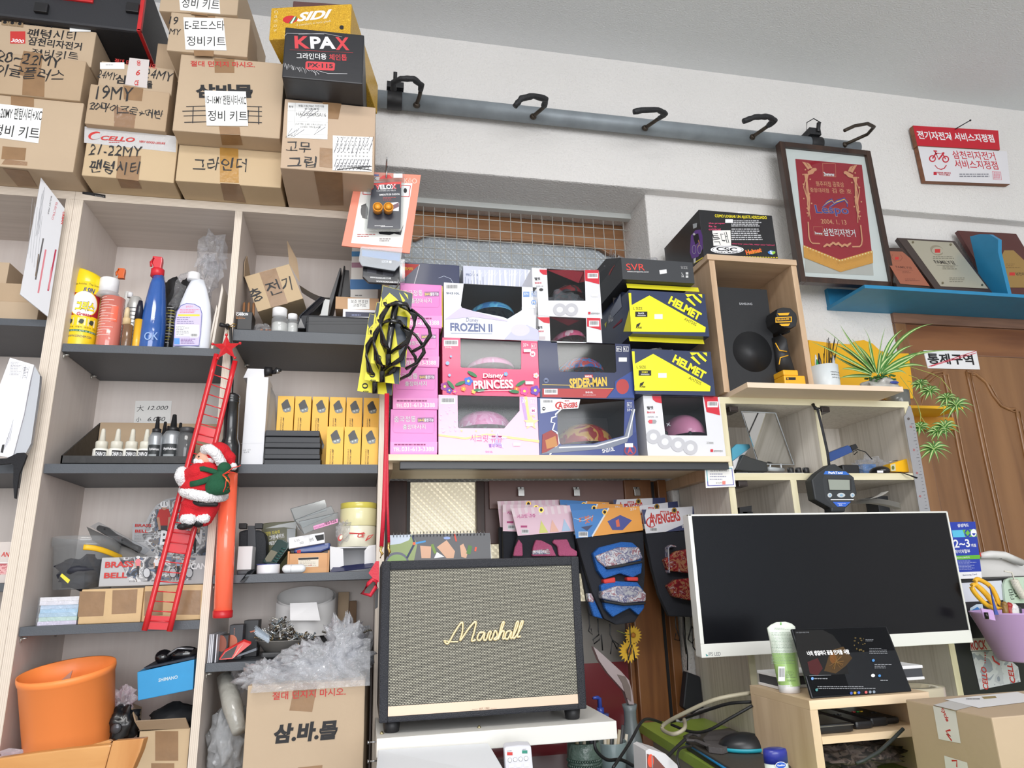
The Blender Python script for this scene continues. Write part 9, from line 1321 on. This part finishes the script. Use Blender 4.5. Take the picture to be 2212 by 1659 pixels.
b.add(vs[-n:],[tuple(range(n))],TW);b.bd('tube_body',t);f=Face(V((0,YU-.0225,0)),FR,CU);f.ls((262,205),(392,225),2,mat((120,140,120)),.3,3);f.ls((240,240),(420,490),22,mat((130,150,130)),.32,9,(.85,1));f.barcode((292,505),(345,620),8);f.ls((355,540),(440,600),5,mat((120,140,110)),.3,4);f.rc((306,160),(318,182),mat((110,170,90)));f.tx('100ml',(362,622),(425,622),14,mat((100,130,90)));f.dn('print',t)
b=MB();t=th_('white_modem','white and dark grey modem lying behind the tablet on the stand','modem',(.9,1.37,SZ));q0=Wc(CU,215,600,1.36).x;q1=Wc(CU,1355,600,1.36).x;b.box(q0,q1,1.33,SY1-.004,SZ+.022,SZ+.028,WH);b.box(q0,q1,1.33,SY1-.004,SZ+.0005,SZ+.006,WH);b.bd('shell',t,bevel=.001);b=MB();b.box(q0+.002,q1-.002,1.332,SY1-.006,SZ+.006,SZ+.022,mat((70,72,78),.5));b.bd('core',t)
t=th_('settop_box','small black set-top box with a silver edge on the stand shelf','box',Wc(CU,740,1020,SY0+.02));q0=SX0+th+.002;q1=Wc(CU,880,1010,SY0+.015).x;b=MB();b.box(q0,q1,SY0+.012,SY0+.1,zm_+.0005,zm_+.016,mat((30,31,34),.3,coat=.3));b.bd('body',t,bevel=.005);b=MB();b.box(q0,q1,SY0+.0112,SY0+.1,zm_+.012,zm_+.0135,STEEL);b.bd('silver_edge',t)
for i,(xa_,xb_,dz,lb)in enumerate(((890,1030,.014,'black remote control right of the set-top box'),(1040,1180,.016,'black remote control with coloured keys on the stand shelf'),(1185,1300,.012,'black rounded remote at the right of the stand shelf'))):
 q0=Wc(CU,xa_,1000,SY0+.03).x;q1=min(Wc(CU,xb_,1000,SY0+.03).x,SX1-th-.002);t=th_('remote_control',lb,'remote',((q0+q1)/2,SY0+.08,zm_));b=MB();b.box(q0,q1,SY0+.025+.01*i,SY0+.17,zm_+.0005,zm_+dz,mat((30,31,35),.4));b.bd('body',t,bevel=.005);b=MB()
 for j,cc in enumerate(((190,60,60),(60,150,80),(220,180,60))if i==1 else((60,62,66),(60,62,66))):b.box(q0+.006+j*.008,q0+.011+j*.008,SY0+.09,SY0+.095,zm_+dz-.001,zm_+dz+.0015,mat(cc,.4))
 b.bd('key',t)
b=MB();cr_(b,((SX0+SX1)/2,SY0+.08,ZD+.03),((.105),.06,.024),blotch('camouflage_cloth',[(40,36,34),(70,60,56),(96,84,78),(50,46,44)],40,.8),.3,81,34,3,True,zmin=ZD+.001,xmin=SX0+th+.002,xmax=SX1-th-.002);tag(b.bd('patterned_cloth'),'crumpled dark patterned cloth under the stand shelf','cloth')
b=MB();b.tb_([Wc(CU,*q,SY0-.012-.02*(i>1))for i,q in enumerate(((1270,990),(1200,1060),(1080,1170),(960,1240),(900,1260)))],.003,mat((44,50,50),.5),8);tag(b.bd('cable'),'dark cable hanging from the stand shelf across its opening','cable')
BZ0=H-.22;k0=Wcz(CU,1240,765,BZ0);k1=Wcz(CU,2010,900,BZ0);t=th_('parcel','cardboard parcel with white printed tape in the lower right corner','box',(k0.x+.2,(k0.y+k1.y)/2,ZD));bxx=(k0.x+k1.x)/2;b=MB();b.box(bxx,bxx+.42,k1.y,k0.y,ZD+.0005,BZ0,CARD);b.bd('body',t,bevel=.002)
fl=Face((bxx,k1.y,BZ0),(-1,0,0),CU);ft=Face((bxx,k1.y,BZ0),(0,0,1),CU);fl.k=2;ft.k=2;WT_=mat((226,224,222),.3,coat=.3);fl.py([(1502,812),(1680,855),(1720,1105),(1548,1072)],WT_);fl.py([(1590,1200),(1770,1255),(1785,1330),(1605,1330)],WT_);fl.tx('cycle',(1560,835),(1600,938),34,REDP,.03,.2);fl.line([(1640,1000),(1605,1010),(1640,1050),(1610,1030),(1650,1085)],10,REDP);fl.line([(1650,1240),(1690,1240),(1690,1290)],9,REDP);fl.dn('printed_tape',t)
ft.py([(1502,808),(1650,770),(1820,815),(1680,850)],WT_);ft.dn('printed_tape',t);ft=Face((bxx,k1.y,BZ0),(0,0,1),CU);ft.k=3;ft.py([(1590,765),(2160,706),(2360,770),(1860,832)],WH);ft.barcode((1750,755),(1880,772));ft.py([(1880,745),(1990,740),(2000,755),(1900,762)],mat((160,140,90)));ft.dn('shipping_label',t)
t=th_('tape_roll','clear tape roll lying behind the parcel','tape',Wc(CU,1750,700,1.34));c=Wcz(CU,1680,680,H-.23);b=MB();b.lathe([(.03,ZD+.0005),(.055,ZD+.0005),(.055,H-.23),(.03,H-.23),(.03,ZD+.0005)],mat((206,196,170),.2,coat=.5),MX.Translation((SX1+.075,1.33,0)),40,True,False);b.bd('tape',t)
BCX=mat((30,31,34),.4);zk_=Wc(CS,600,640,1.62).z;ck=1.462;t=th_('black_cabinet','black cabinet panel behind the purple bucket with stickers on its front','cabinet',(1.8,1.75,0));b=MB();b.box(ck,2.3,1.62,1.86,0,zk_,BCX);b.bd('body',t,bevel=.002);f=Face((0,1.62,0),FR,CS);f.k=2
f.py([(425,678),(765,655),(792,815),(455,832)],mat((216,220,228),.4));f.py([(510,880),(560,850),(610,848),(640,1010),(600,1028),(550,1000),(505,930)],mat((206,222,236),.4));f.py([(520,900),(570,870),(600,900),(580,950),(540,950)],mat((60,130,206),.4));f.py([(540,950),(575,940),(590,1020),(570,960)],WH)
f.py([(505,1128),(720,1118),(745,1220),(515,1230)],mat((226,222,222),.4));f.tx('ROCK',(522,1225),(650,1218),80,REDP,.03);f.tx('B',(680,1214),(712,1212),76,REDP,.03);SNW=blotch('torn_poster',[(150,156,168),(196,198,204),(214,216,220),(160,166,178)],26,.5);f.py([(520,1235),(745,1225),(900,1360),(920,1480),(590,1545)],SNW);f.tx('CELLO',(660,1545),(640,1360),44,REDP,.03,.2);f.tx('CELL',(880,1490),(850,1330),44,REDP,.03,.2);f.line([(690,1270),(705,1310),(750,1340)],14,REDP);f.ls((625,1240),(640,1340),5,REDP,.5);f.dn('stickers',t)
t=th_('payment_card_sign','blue card company leaflet with big 2~3 standing right of the monitor','sign',Wc(CS,500,640,1.60));f=Face((0,1.605,0),FR,CS);b=MB();b.sl([f.pt(q,0)for q in((340,180),(552,176),(608,636),(390,645))],(0,.002,0),WH);b.bd('leaflet',t);BLU=mat((34,60,168),.4);f.py([(340,180),(552,176),(602,582),(385,590)],BLU);f.tx('삼성카드',(410,222),(502,219),28,WH,.025);f.py([(362,248),(556,238),(565,298),(372,305)],mat((90,190,226),.4));f.py([(448,243),(556,238),(565,298),(470,301)],mat((110,180,60),.4));f.ell((490,270),26,32,BLU);f.py([(470,270),(490,245),(510,270),(490,294)],mat((110,180,60),.4));f.ell((538,268),24,32,WH);f.ell((540,270),14,18,BLU,a0=0,a1=180);f.tx('2~3',(385,390),(512,384),66,WH,.02);f.tx('개월',(518,384),(560,382),26,WH,.015);f.tx('무이자할부',(392,438),(512,432),32,WH,.015);f.py([(388,455),(588,448),(592,480),(394,486)],mat((100,180,50),.4));f.tx('2024.6.30까지',(398,478),(505,474),14,WH);f.ls((400,495),(580,575),7,mat((170,180,220)),.35,4);f.tx('Samsung Card',(452,622),(565,614),16,mat((60,70,120)));f.dn('print',t)
t=th_('desk_phone','white desk telephone with a coiled cord on the black cabinet','telephone',Wc(CS,780,620,1.72));b=MB();a=[Wc(CS,*q,1.68)for q in((560,625),(575,480),(780,470),(930,520),(1100,560),(1100,620))];
for q in(a[0],a[-1]):q.z=zk_+.0008
b.sl(a,(0,.12,0),mat((222,220,216),.4));b.bd('base',t,bevel=.003);b=MB();b.tb_([Wc(CS,*q,1.665)for q in((590,455),(680,445),(790,452),(930,510))],[.008,.011,.011,.01],mat((226,224,222),.35),14);b.bd('handset',t);b=MB();b.sl([Wc(CS,*q,1.66)for q in((588,430),(668,428),(672,460),(590,462))],(0,.01,0),REDP);b.sl([Wc(CS,*q,1.659)for q in((672,432),(775,455),(772,480),(675,462))],(0,.01,0),BLACK);b.bd('label',t)
CP_=[Wc(CS,*q,1.60)for q in((790,580),(850,590),(870,650),(890,700),(920,750),(950,800))];b=MB();hp=[]
for i in range(150):u=i/149*3;j=min(int(u),2);p=CP_[2+j].lerp(CP_[3+j],u-j)if j<3 else CP_[-1];a_=i*.75;hp.append(p+V((math.cos(a_)*.008,math.sin(a_)*.008,0)))
b.tb_(CP_[:3]+hp,.0022,mat((226,222,208),.4),6);b.bd('coiled_cord',t)
f=Face((0,1.612,0),FR,CS);t=th_('green_notice','pale green rounded notice with Korean letters behind the coiled cord','sign',f.pt((900,820)));b=MB();b.sl([f.pt(q,0)for q in((800,840),(785,690),(800,650),(840,632),(1100,620),(1100,840))],(0,.006,0),mat((196,216,196),.4));b.bd('plate',t);f.tx('문의',(840,815),(915,805),90,mat((60,70,60)),0);f.dn('lettering',t)
YB2=1.50;t=th_('purple_bucket','lilac plastic bucket hung on the black cabinet, full of tools','bucket',Wc(CS,850,1365,YB2));c=Wc(CS,950,1365,YB2);zt_=Wc(CS,900,905,YB2).z;zb_=Wc(CS,850,1362,YB2-.08).z;LIL2=mat((206,168,222),.45);r1=c.x-Wc(CS,612,905,YB2).x;b=MB();cx_=Wc(CS,612,905,YB2).x+.105;b.lathe([(.001,zb_),(.064,zb_),(.066,zb_+.003),(.104,zt_-.004),(.107,zt_),(.102,zt_),(.063,zb_+.005),(.001,zb_+.004)],LIL2,MX.Translation((cx_,YB2,0)),48);b.bd('bucket',t);b=MB();b.sl([Wc(CS,*q,YB2-.06)for q in((600,880),(700,900),(722,985),(630,965))],(0,.004,0),LIL2);b.bd('handle_tab',t,bevel=.001);b=MB();b.tb_([Wc(CS,640,915,YB2-.064),Wc(CS,650,970,YB2-.064)],.0042,mat((60,58,56),.3,.8),8);b.bd('hook',t)
t=th_('scissors','scissors with big yellow loop handles in the lilac bucket','scissors',Wc(CS,680,915,YB2));SYL=mat((240,182,44),.4,coat=.3)
for pts in([(700,880),(640,850),(560,770),(525,710),(545,690),(600,720),(690,820),(720,880)],[(720,880),(640,770),(560,690),(555,655),(590,650),(690,720),(760,880)]):b=MB();b.tb_([Wc(CS,*q,YB2-.02)for q in sm(pts,3)],.0055,SYL,8,closed=True);b.bd('handle',t)
b=MB();b.tb_([Wc(CS,710,880,YB2-.02),Wc(CS,740,985,YB2)],.004,STEEL,8);b.bd('blade',t)
b=MB();b.sl([Wc(CS,*q,YB2-.04)for q in((680,720),(672,702),(700,800),(745,935),(715,935))],(0,.002,0),mat((70,90,170),.3));tag(b.bd('pointed_tool'),'blue pointed steel tool among the tools in the lilac bucket','tool')
for i,(x,y,cc,r_,lb)in enumerate(((790,850,(150,116,60),.007,'brass tipped tool beside the scissors in the bucket'),(860,880,(230,228,226),.012,'thick white pen in the lilac bucket'),(830,860,(170,50,50),.008,'red handled tool in the lilac bucket'),(900,890,(60,60,70),.008,'dark handled tool at the right in the lilac bucket'))):b=MB();a=Wc(CS,x,y,YB2-.01);b.tb_([a,a+V((.006,.01,-.045))],[r_,r_*.9],mat(cc,.35),10);b.ball(a,r_,mat(cc,.35),10);tag(b.bd('hand_tool'),lb,'tool')
p0=[Wcz(CT_,*q,ZD+.018)for q in((1205,1290),(1250,1215),(1640,1160),(2250,1420),(2250,1560),(1780,1600),(1650,1560))];t=th_('lap_desk','dark grey lap desk with a blue edge on the green desk','desk pad',p0[4]);LDM=mat((76,72,66),.6,bump=.2,bscale=60);b=MB();b.sl(p0,(0,0,-.008),LDM);b.bd('top',t,bevel=.002);b=MB();b.sl([q+V((0,0,-.008))for q in p0],(0,0,-.005),mat((26,28,32),.4));b.bd('base_rim',t);b=MB();b.tb_([p0[0]+V((-.001,-.001,-.006)),p0[6]+V((-.002,-.002,-.006))],.0022,mat((30,120,170),.3),8);b.bd('blue_edge',t)
b=MB();b.sl([q+V((0,0,-.0132))for q in p0],(0,0,-.0042),mat((50,50,52),.6));b.bd('foot_pad',t)
c=Wcz(CT_,1840,1400,ZD+.02);t=th_('computer_mouse','black computer mouse with a turquoise side band on the lap desk','mouse',c);b=MB();T=MX.Translation((c.x,c.y+.02,ZD+.0195))@rot('Z',-18);b.ball((0,0,.006),(.05,.032,.026),mat((30,32,36),.35),28,T,bot=-.1);b.bd('shell',t);b=MB();b.lathe([(.95,0),(1.03,.25),(1.0,.5)],mat((40,160,180),.35),T@MX.Diagonal((.05,.032,.015,1)),32);b.bd('side_band',t)
b=MB();b.sl([Wcz(CT_,*q,ZD+.03)for q in((1370,1270),(1440,1200),(1560,1185),(1700,1195),(1800,1240),(1680,1330),(1560,1365),(1430,1350))],(0,0,-.011),mat((86,82,82),.85,bump=.3,bscale=200));b.tb_([Wcz(CT_,*q,ZD+.028)for q in((1440,1345),(1310,1290),(1215,1285),(1205,1250),(1260,1222),(1340,1240))],.006,mat((86,82,82),.85),8,flat=.5);tag(b.bd('wrist_rest',bevel=.002),'grey cloth glove-like wrist rest lying on the lap desk','glove')
Yj=1.05;c=Wc(CT_,2110,1562,Yj);t=th_('jelly_jar','small jar with blue cap and blue label in front of the stand','jar',(c.x,Yj,ZD+.001));k=kpx(CT_,2110,1500,Yj);b=MB();zz=Wc(CT_,2110,1505,Yj).z;b.lathe([(100*k,ZD+.001),(108*k,ZD+.004),(110*k,zz)],mat((206,216,206),.2,coat=.5),MX.Translation((c.x,Yj,0))@MX.Diagonal((1,.7,1,1)),32);b.bd('jar_body',t);b=MB();b.lathe([(112*k,zz),(113*k,Wc(CT_,2110,1400,Yj).z),(106*k,Wc(CT_,2110,1370,Yj).z),(80*k,Wc(CT_,2110,1362,Yj).z)],mat((34,44,140),.35,coat=.3),MX.Translation((c.x,Yj,0))@MX.Diagonal((1,.7,1,1)),32);b.bd('cap',t);f=Face((0,Yj-79*k,0),FR,CT_);f.ell((2150,1535),55,36,WH);f.ell((2150,1535),50,31,mat((40,90,190),.3));f.tx('Vaseline',(2112,1546),(2190,1540),20,WH,.02);f.dn('label',t)
def pot(name,label,cat,c_,xc,prof,Y,m,z):t=th_(name,label,cat,(Wc(c_,xc,1500,Y).x,Y,z));b=MB();x,P=LP(b,c_,xc,prof,Y,m,z,32,False);b.bd('body',t);return t,x,P
CEL=mat((104,124,114),.3,bump=.8,bscale=120,coat=.4);zL=ZL_+.0005
t,x,P=pot('patterned_pot','grey green openwork glass pot under the white shelf','pot',CT_,205,[(130,1700),(140,1640),(165,1400),(158,1300),(150,1290),(150,1640)],1.56,CEL,zL)
b=MB()
for i in range(22):
 for j in range(4):a=math.radians(180+i*8.4+4*(j%2));r_=P[2][0]*1.0;b.ball((x+r_*math.cos(a),1.56+r_*math.sin(a),P[2][1]-.012+j*-.010),(.0028,.0028,.0036),mat((70,92,82),.25,coat=.5),6)
o=b.bd('openwork',t);o['kind']='stuff'
BGP=mat((132,148,150),.3,var=.06,vscale=60,coat=.3);t,x2,P2=pot('blue_grey_pot','blue grey ceramic pot full of pens under the shelf corner','pot',CT_,490,[(100,1720),(110,1680),(150,1300),(148,1292),(140,1300),(100,1680)],1.62,BGP,zL)
for i in range(7):a=V((x2+(i-3)*.006,1.62+(i%3)*.006,zL+.01));e_=Wc(CT_,400+i*36,1225-(i%3)*45,1.63);b=MB();b.tb_([a,e_],.0038,mat(((214,206,190),(190,176,150),(70,70,72))[i%3],.4),8);tag(b.bd('pen'),'%s pen from the left in the blue grey pot'%('first','second','third','fourth','fifth','sixth','seventh')[i],'pen','pens in the blue grey pot')
for i in range(3):b=MB();a=V((x+(i-1)*.016,1.56,zL+.02));e_=Wc(CT_,120+i*70,1255,1.57);b.tb_([a,e_],.004,mat(((200,186,150),(210,200,180),(60,60,70))[i],.4),8);tag(b.bd('pen'),'%s pen standing in the openwork pot'%('left','middle','right')[i],'pen','pens in the openwork pot')
t,x,P=pot('grey_vase','tall slim grey ceramic vase behind the pots','vase',CT_,690,[(90,1600),(110,1560),(110,1380),(90,1250),(58,1080),(60,990),(74,925),(64,925),(50,1000)],1.72,mat((110,118,120),.35,var=.06,vscale=40),zL)
t=th_('wrapped_bouquet','dried bouquet in pinkish film standing in the grey vase','bouquet',Wc(CT_,670,920,1.72));f=Face((0,1.72,0),FR,CT_);b=MB();b.sl([f.pt(q,0)for q in((285,355),(330,390),(430,480),(560,600),(640,690),(668,790),(690,930),(640,930),(600,810),(520,720),(430,620),(340,490))],(0,.02,0),mat((176,160,160),.3,alpha=.8,coat=.4));b.bd('film_cone',t);b=MB();b.sl([f.pt(q,0)-V((0,.002,0))for q in((520,630),(600,650),(650,760),(660,900),(610,860),(570,720))],(0,.003,0),mat((106,92,86),.6));b.bd('stems',t)
t=th_('pump_bottle','blue pump dispenser head rising behind the white shelf','bottle',(Wc(CT_,350,1030,1.80).x,1.80,zL));PB_=mat((60,80,170),.3,coat=.3);b=MB();c=Wc(CT_,350,900,1.80);b.tb_([V((c.x,1.80,zL)),V((c.x,1.80,Wc(CT_,350,1020,1.80).z))],.02,mat((90,110,180),.2,alpha=.8),16);b.bd('bottle',t);b=MB();b.tb_([V((c.x,1.80,Wc(CT_,350,1025,1.80).z)),V((c.x,1.80,Wc(CT_,350,960,1.80).z))],.009,PB_,12);b.tb_([Wc(CT_,350,970,1.80),Wc(CT_,345,870,1.80),Wc(CT_,325,862,1.795),Wc(CT_,280,866,1.79)],[.006,.0055,.005,.003],PB_,10);b.bd('pump_head',t)
YG_=1.885;FLY=mat((236,186,50),.5);t=th_('flower_sticker','yellow daisies on the grey window pane behind the cords','flower',W(1365,1385,YG_));
for cx0,cy0,r_ in((680,240,90),(640,400,110)):
 c=Wc(CT_,cx0,cy0,YG_);b=MB();k=kpx(CT_,cx0,cy0,YG_)*r_
 for i in range(18):a=i*6.283/18;d=V((math.cos(a),-.05,math.sin(a)));s_=V((-math.sin(a),0,math.cos(a)));b.add([c+d*k*.2,c+d*k*.6+s_*k*.15,c+d*k,c+d*k*.6-s_*k*.15],[(0,1,2,3)],FLY)
 b.ball(c+V((0,-.002,0)),(k*.25,.003,k*.25),mat((190,120,40),.6),12);b.bd('blossom',t)
b=MB();b.tb_([Wc(CT_,680,240,YG_),Wc(CT_,600,225,YG_),Wc(CT_,520,195,YG_)],.0012,mat((130,140,70),.5),6);b.bd('stem',t)
f=Face((0,YL-.012,0),FR,CT_);t=th_('power_adapter_bag','black power adapter pouch hanging by its cord beside the cabinet','adapter',f.pt((1230,1010)));b=MB();b.sl([f.pt(q,0)-V((0,.03,0))for q in((1165,590),(1300,640),(1340,1000),(1220,1010),(1128,940))],(0,.026,0),mat((30,32,40),.5));b.bd('body',t,bevel=.004);b=MB();b.tb_([Wc(CT_,*q,YL-.03)for q in((1190,60),(1200,300),(1222,440),(1222,590))],.0018,BLACK,6);b.bd('cord',t)
for i,(lb,pts,r_,cc,Y0)in enumerate((('thick beige cable looping on the green desk',[(1850,815,1.42),(1500,880,1.44),(1180,1020,1.5),(1000,1120,1.55),(975,1180,1.55),(1080,1225,1.5),(1190,1170,1.5),(1190,1080,1.55)],.0042,(176,168,146),0),('black cable pair running down from the stand to the green desk',[(1860,905,1.42),(1640,920,1.45),(1420,985,1.5),(1150,1080,1.6),(1000,1110,1.65)],.0032,(30,30,32),0),('black cable drooping over the lap desk corner',[(1870,940,1.40),(1640,1070,1.42),(1420,1190,1.45),(1250,1200,1.5),(1060,1130,1.55)],.003,(30,30,32),0),('grey ribbon cable behind the beige one',[(1500,965,1.5),(1350,990,1.55),(1200,1090,1.6),(1110,1090,1.6)],.003,(150,150,148),0),('black cable hanging from the white shelf to the low desk',[(300,1260,1.40),(310,1380,1.40),(420,1480,1.42),(560,1480,1.44),(680,1540,1.45)],.0032,(30,30,32),0),('long black cable slanting up past the grey vase',[(480,1560,1.40),(640,1320,1.45),(760,1110,1.5),(840,1075,1.55),(960,1110,1.6)],.003,(30,30,32),0),('black cable slanting down before the green desk edge',[(1200,1275,1.35),(1080,1390,1.33),(920,1560,1.3)],.0032,(30,30,32),0),('thin black cable looped under the lap desk',[(1260,1345,1.3),(1150,1370,1.28),(1120,1450,1.26),(1140,1562,1.25)],.0022,(30,30,32),0))):
 b=MB();P_=[Wc(CT_,*q)for q in pts];Q_=[]
 for a in range(len(P_)-1):
  p0_,p1,p2,p3=P_[max(a-1,0)],P_[a],P_[a+1],P_[min(a+2,len(P_)-1)]
  for k_ in range(6):u=k_/6;Q_.append(.5*((2*p1)+(p2-p0_)*u+(2*p0_-5*p1+4*p2-p3)*u*u+(3*p1-p0_-3*p2+p3)*u**3))
 b.tb_(Q_+[P_[-1]],r_,mat(cc,.45),8);tag(b.bd('cable'),lb,'cable')
f=Face(Wc(CV,1330,640,1.30),V((-.1,-1,.55)),CV);t=th_('remote_control','silver white remote control with round keys standing before the low desk','remote',f.pt((1330,760)));b=MB();b.sl([f.pt(q,0)for q in((1205,550),(1225,535),(1330,522),(1425,524),(1438,540),(1470,900),(1225,900))],(0,.014,.004),mat((206,206,214),.35,coat=.3));b.bd('body',t,bevel=.003);f.rc((1228,583),(1276,610),REDP);f.rc((1358,567),(1405,594),mat((30,130,110)));f.tx('POWER',(1230,578),(1268,574),7,INK);f.tx('MENU',(1364,563),(1394,560),7,INK)
for i in range(4):f.ell((1252+i*47,653-i*5),18,20,mat((90,94,100),.4));f.ell((1252+i*47,653-i*5),15,17,WH)
for i in range(3):f.py([(1242+i*66,692-i*4),(1282+i*66,688-i*4),(1284+i*66,716-i*4),(1244+i*66,720-i*4)],WH)
f.dn('keys',t)
b=MB();c=Wc(CT_,950,1490,1.28);b.sl([Wc(CT_,*q,1.28)for q in((805,1390),(840,1370),(1000,1420),(1150,1560),(1150,1700),(820,1700))],(0,.06,0),mat((216,214,216),.4));o=b.bd('light_box_carton');tag(o,'white carton with a glowing red lamp picture under the green desk edge','box');f=Face((0,1.28,0),FR,CT_);f.py([(815,1420),(890,1440),(1000,1562),(1000,1700),(825,1700)],mat((120,70,62),.4));f.ell((855,1490),30,66,mat((236,80,50),.4));f.line([(868,1440),(872,1560)],12,STEEL);fo=f.mb.bd('print',None,o,org=o.location)
# things on the cut-off bookcase at the left edge
f=Face(Wc(CC,380,700,1.56),V((.75,-1,.0)),CC);t=th_('size_chart_board','white size chart board jutting out from the left bookcase edge','board',f.pt((430,1260)));b=MB();b.sl([f.pt(q,0)for q in((368,15),(578,290),(430,1260),(180,1060))],-f.n*.003,mat((214,214,218),.4,coat=.4));b.bd('board',t);RG=mat((206,120,130),.5);DGR=mat((90,86,86),.5);TX=mat((150,150,156))
for(p,q,w_,m_)in(((500,660),(430,1030),14,mat((170,40,70),.5)),((410,660),(342,1050),14,RG),((462,820),(436,1020),12,RG),((388,560),(318,930),13,DGR),((345,700),(318,900),10,mat((110,90,70),.5))):f.line([p,q],w_,m_)
for i in range(5):f.line([(290+i*22,200+i*40),(250+i*18,700+i*40)],2,TX)
for i in range(3):f.line([(400-i*12,100+i*30),(345-i*12,520+i*10)],3,TX)
f.tx('URBAN',(562,320),(545,430),18,REDP,.03);f.tx('ELECTRO',(500,235),(460,390),18,RG,.01);f.tx('BULLET MINI',(455,180),(425,340),12,DGR);f.dn('chart_print',t)
t,f=tx_('brown_carton','brown carton lying in the upper left compartment at the frame edge','box',CC,-160,330,1290,1125,1.64,.14,CARD,A1[1]+.0005);z1=Wc(CC,100,1125,1.64).z;t,f=tx_('brown_carton','brown carton on top of the lower one at the frame edge','box',CC,-160,290,1125,960,1.645,.14,CARD2,z1+.0008);b=MB();z1=Wc(CC,100,960,1.645).z;q0=Wc(CC,-160,900,1.66).x;q1=Wc(CC,65,900,1.66).x;b.box(q0,q1,1.66,1.78,z1+.001,Wc(CC,50,775,1.66).z,CARD);tag(b.bd('brown_carton',bevel=.001),'taller brown carton topmost in the pile at the frame edge','box')
f=Face(Wc(CE,150,600,1.55),V((.2,-1,-.06)),CE);t=th_('wrapped_documents','plastic wrapped white printed sheets hanging at the left bookcase','papers',f.pt((60,1020)));b=MB();b.sl([f.pt(q,0)for q in((90,135),(305,200),(270,340),(215,640),(115,1020),(70,1028),(-120,990),(-120,700))],(0,.01,0),mat((226,226,234),.4,coat=.4));b.bd('sheets',t);b=MB();b.sl([f.pt(q,0)+V((0,.004,0))for q in((300,200),(350,290),(345,380),(270,900),(225,985),(115,1000),(215,640))],(0,.01,0),mat((150,154,162),.2,alpha=.85,coat=.6));b.bd('plastic_sleeve',t);f.line([(112,162),(210,195),(180,330),(82,300)],2,TX,closed=True);f.ls((95,175),(200,300),9,TX,.3,3,(.6,.95));f.line([(228,205),(262,215),(235,330),(200,322)],2,INK,closed=True);f.ls((212,220),(250,320),7,mat((110,110,116)),.4,5)
for i in range(5):f.line([(118-i*13,690+i*40),(90-i*13,880+i*20)],3,TX)
f.py([(20,915),(42,912),(28,990),(5,985)],INK);f.dn('print',t)
b=MB();P_=[Wc(CE,*q,1.555)for q in((-60,1040),(60,1035),(150,990),(215,985),(240,1010),(215,1080),(170,1180),(140,1400),(125,1395),(115,1250),(120,1100),(100,1085),(-60,1100))];b.sl(P_,(0,.006,0),mat((30,30,34),.85,bump=.3,bscale=300));tag(b.bd('black_strap',bevel=.001),'black cloth strap dangling below the wrapped white sheets','strap')
t,f=tx_('packed_goods','clear topped pack with red lettering at the left frame edge','pack',CG,-80,75,860,555,1.62,.1,mat((206,196,190),.3,coat=.4),A3[1]+.0005);f.o=Wc(CG,0,860,1.62);f.tx('AN',(10,690),(80,695),45,REDP,.02);f.rc((-80,745),(75,750),WH);f.rc((-80,755),(75,855),blotch('red_speckle',[(196,120,124),(220,170,170),(176,90,96)],80,.4));f.dn('print',t)
t,f=tx_('black_case','black case edge beside the bookcase panel at the left frame edge','case',CG,78,108,925,545,1.615,.1,BLACK,A3[1]+.0005)
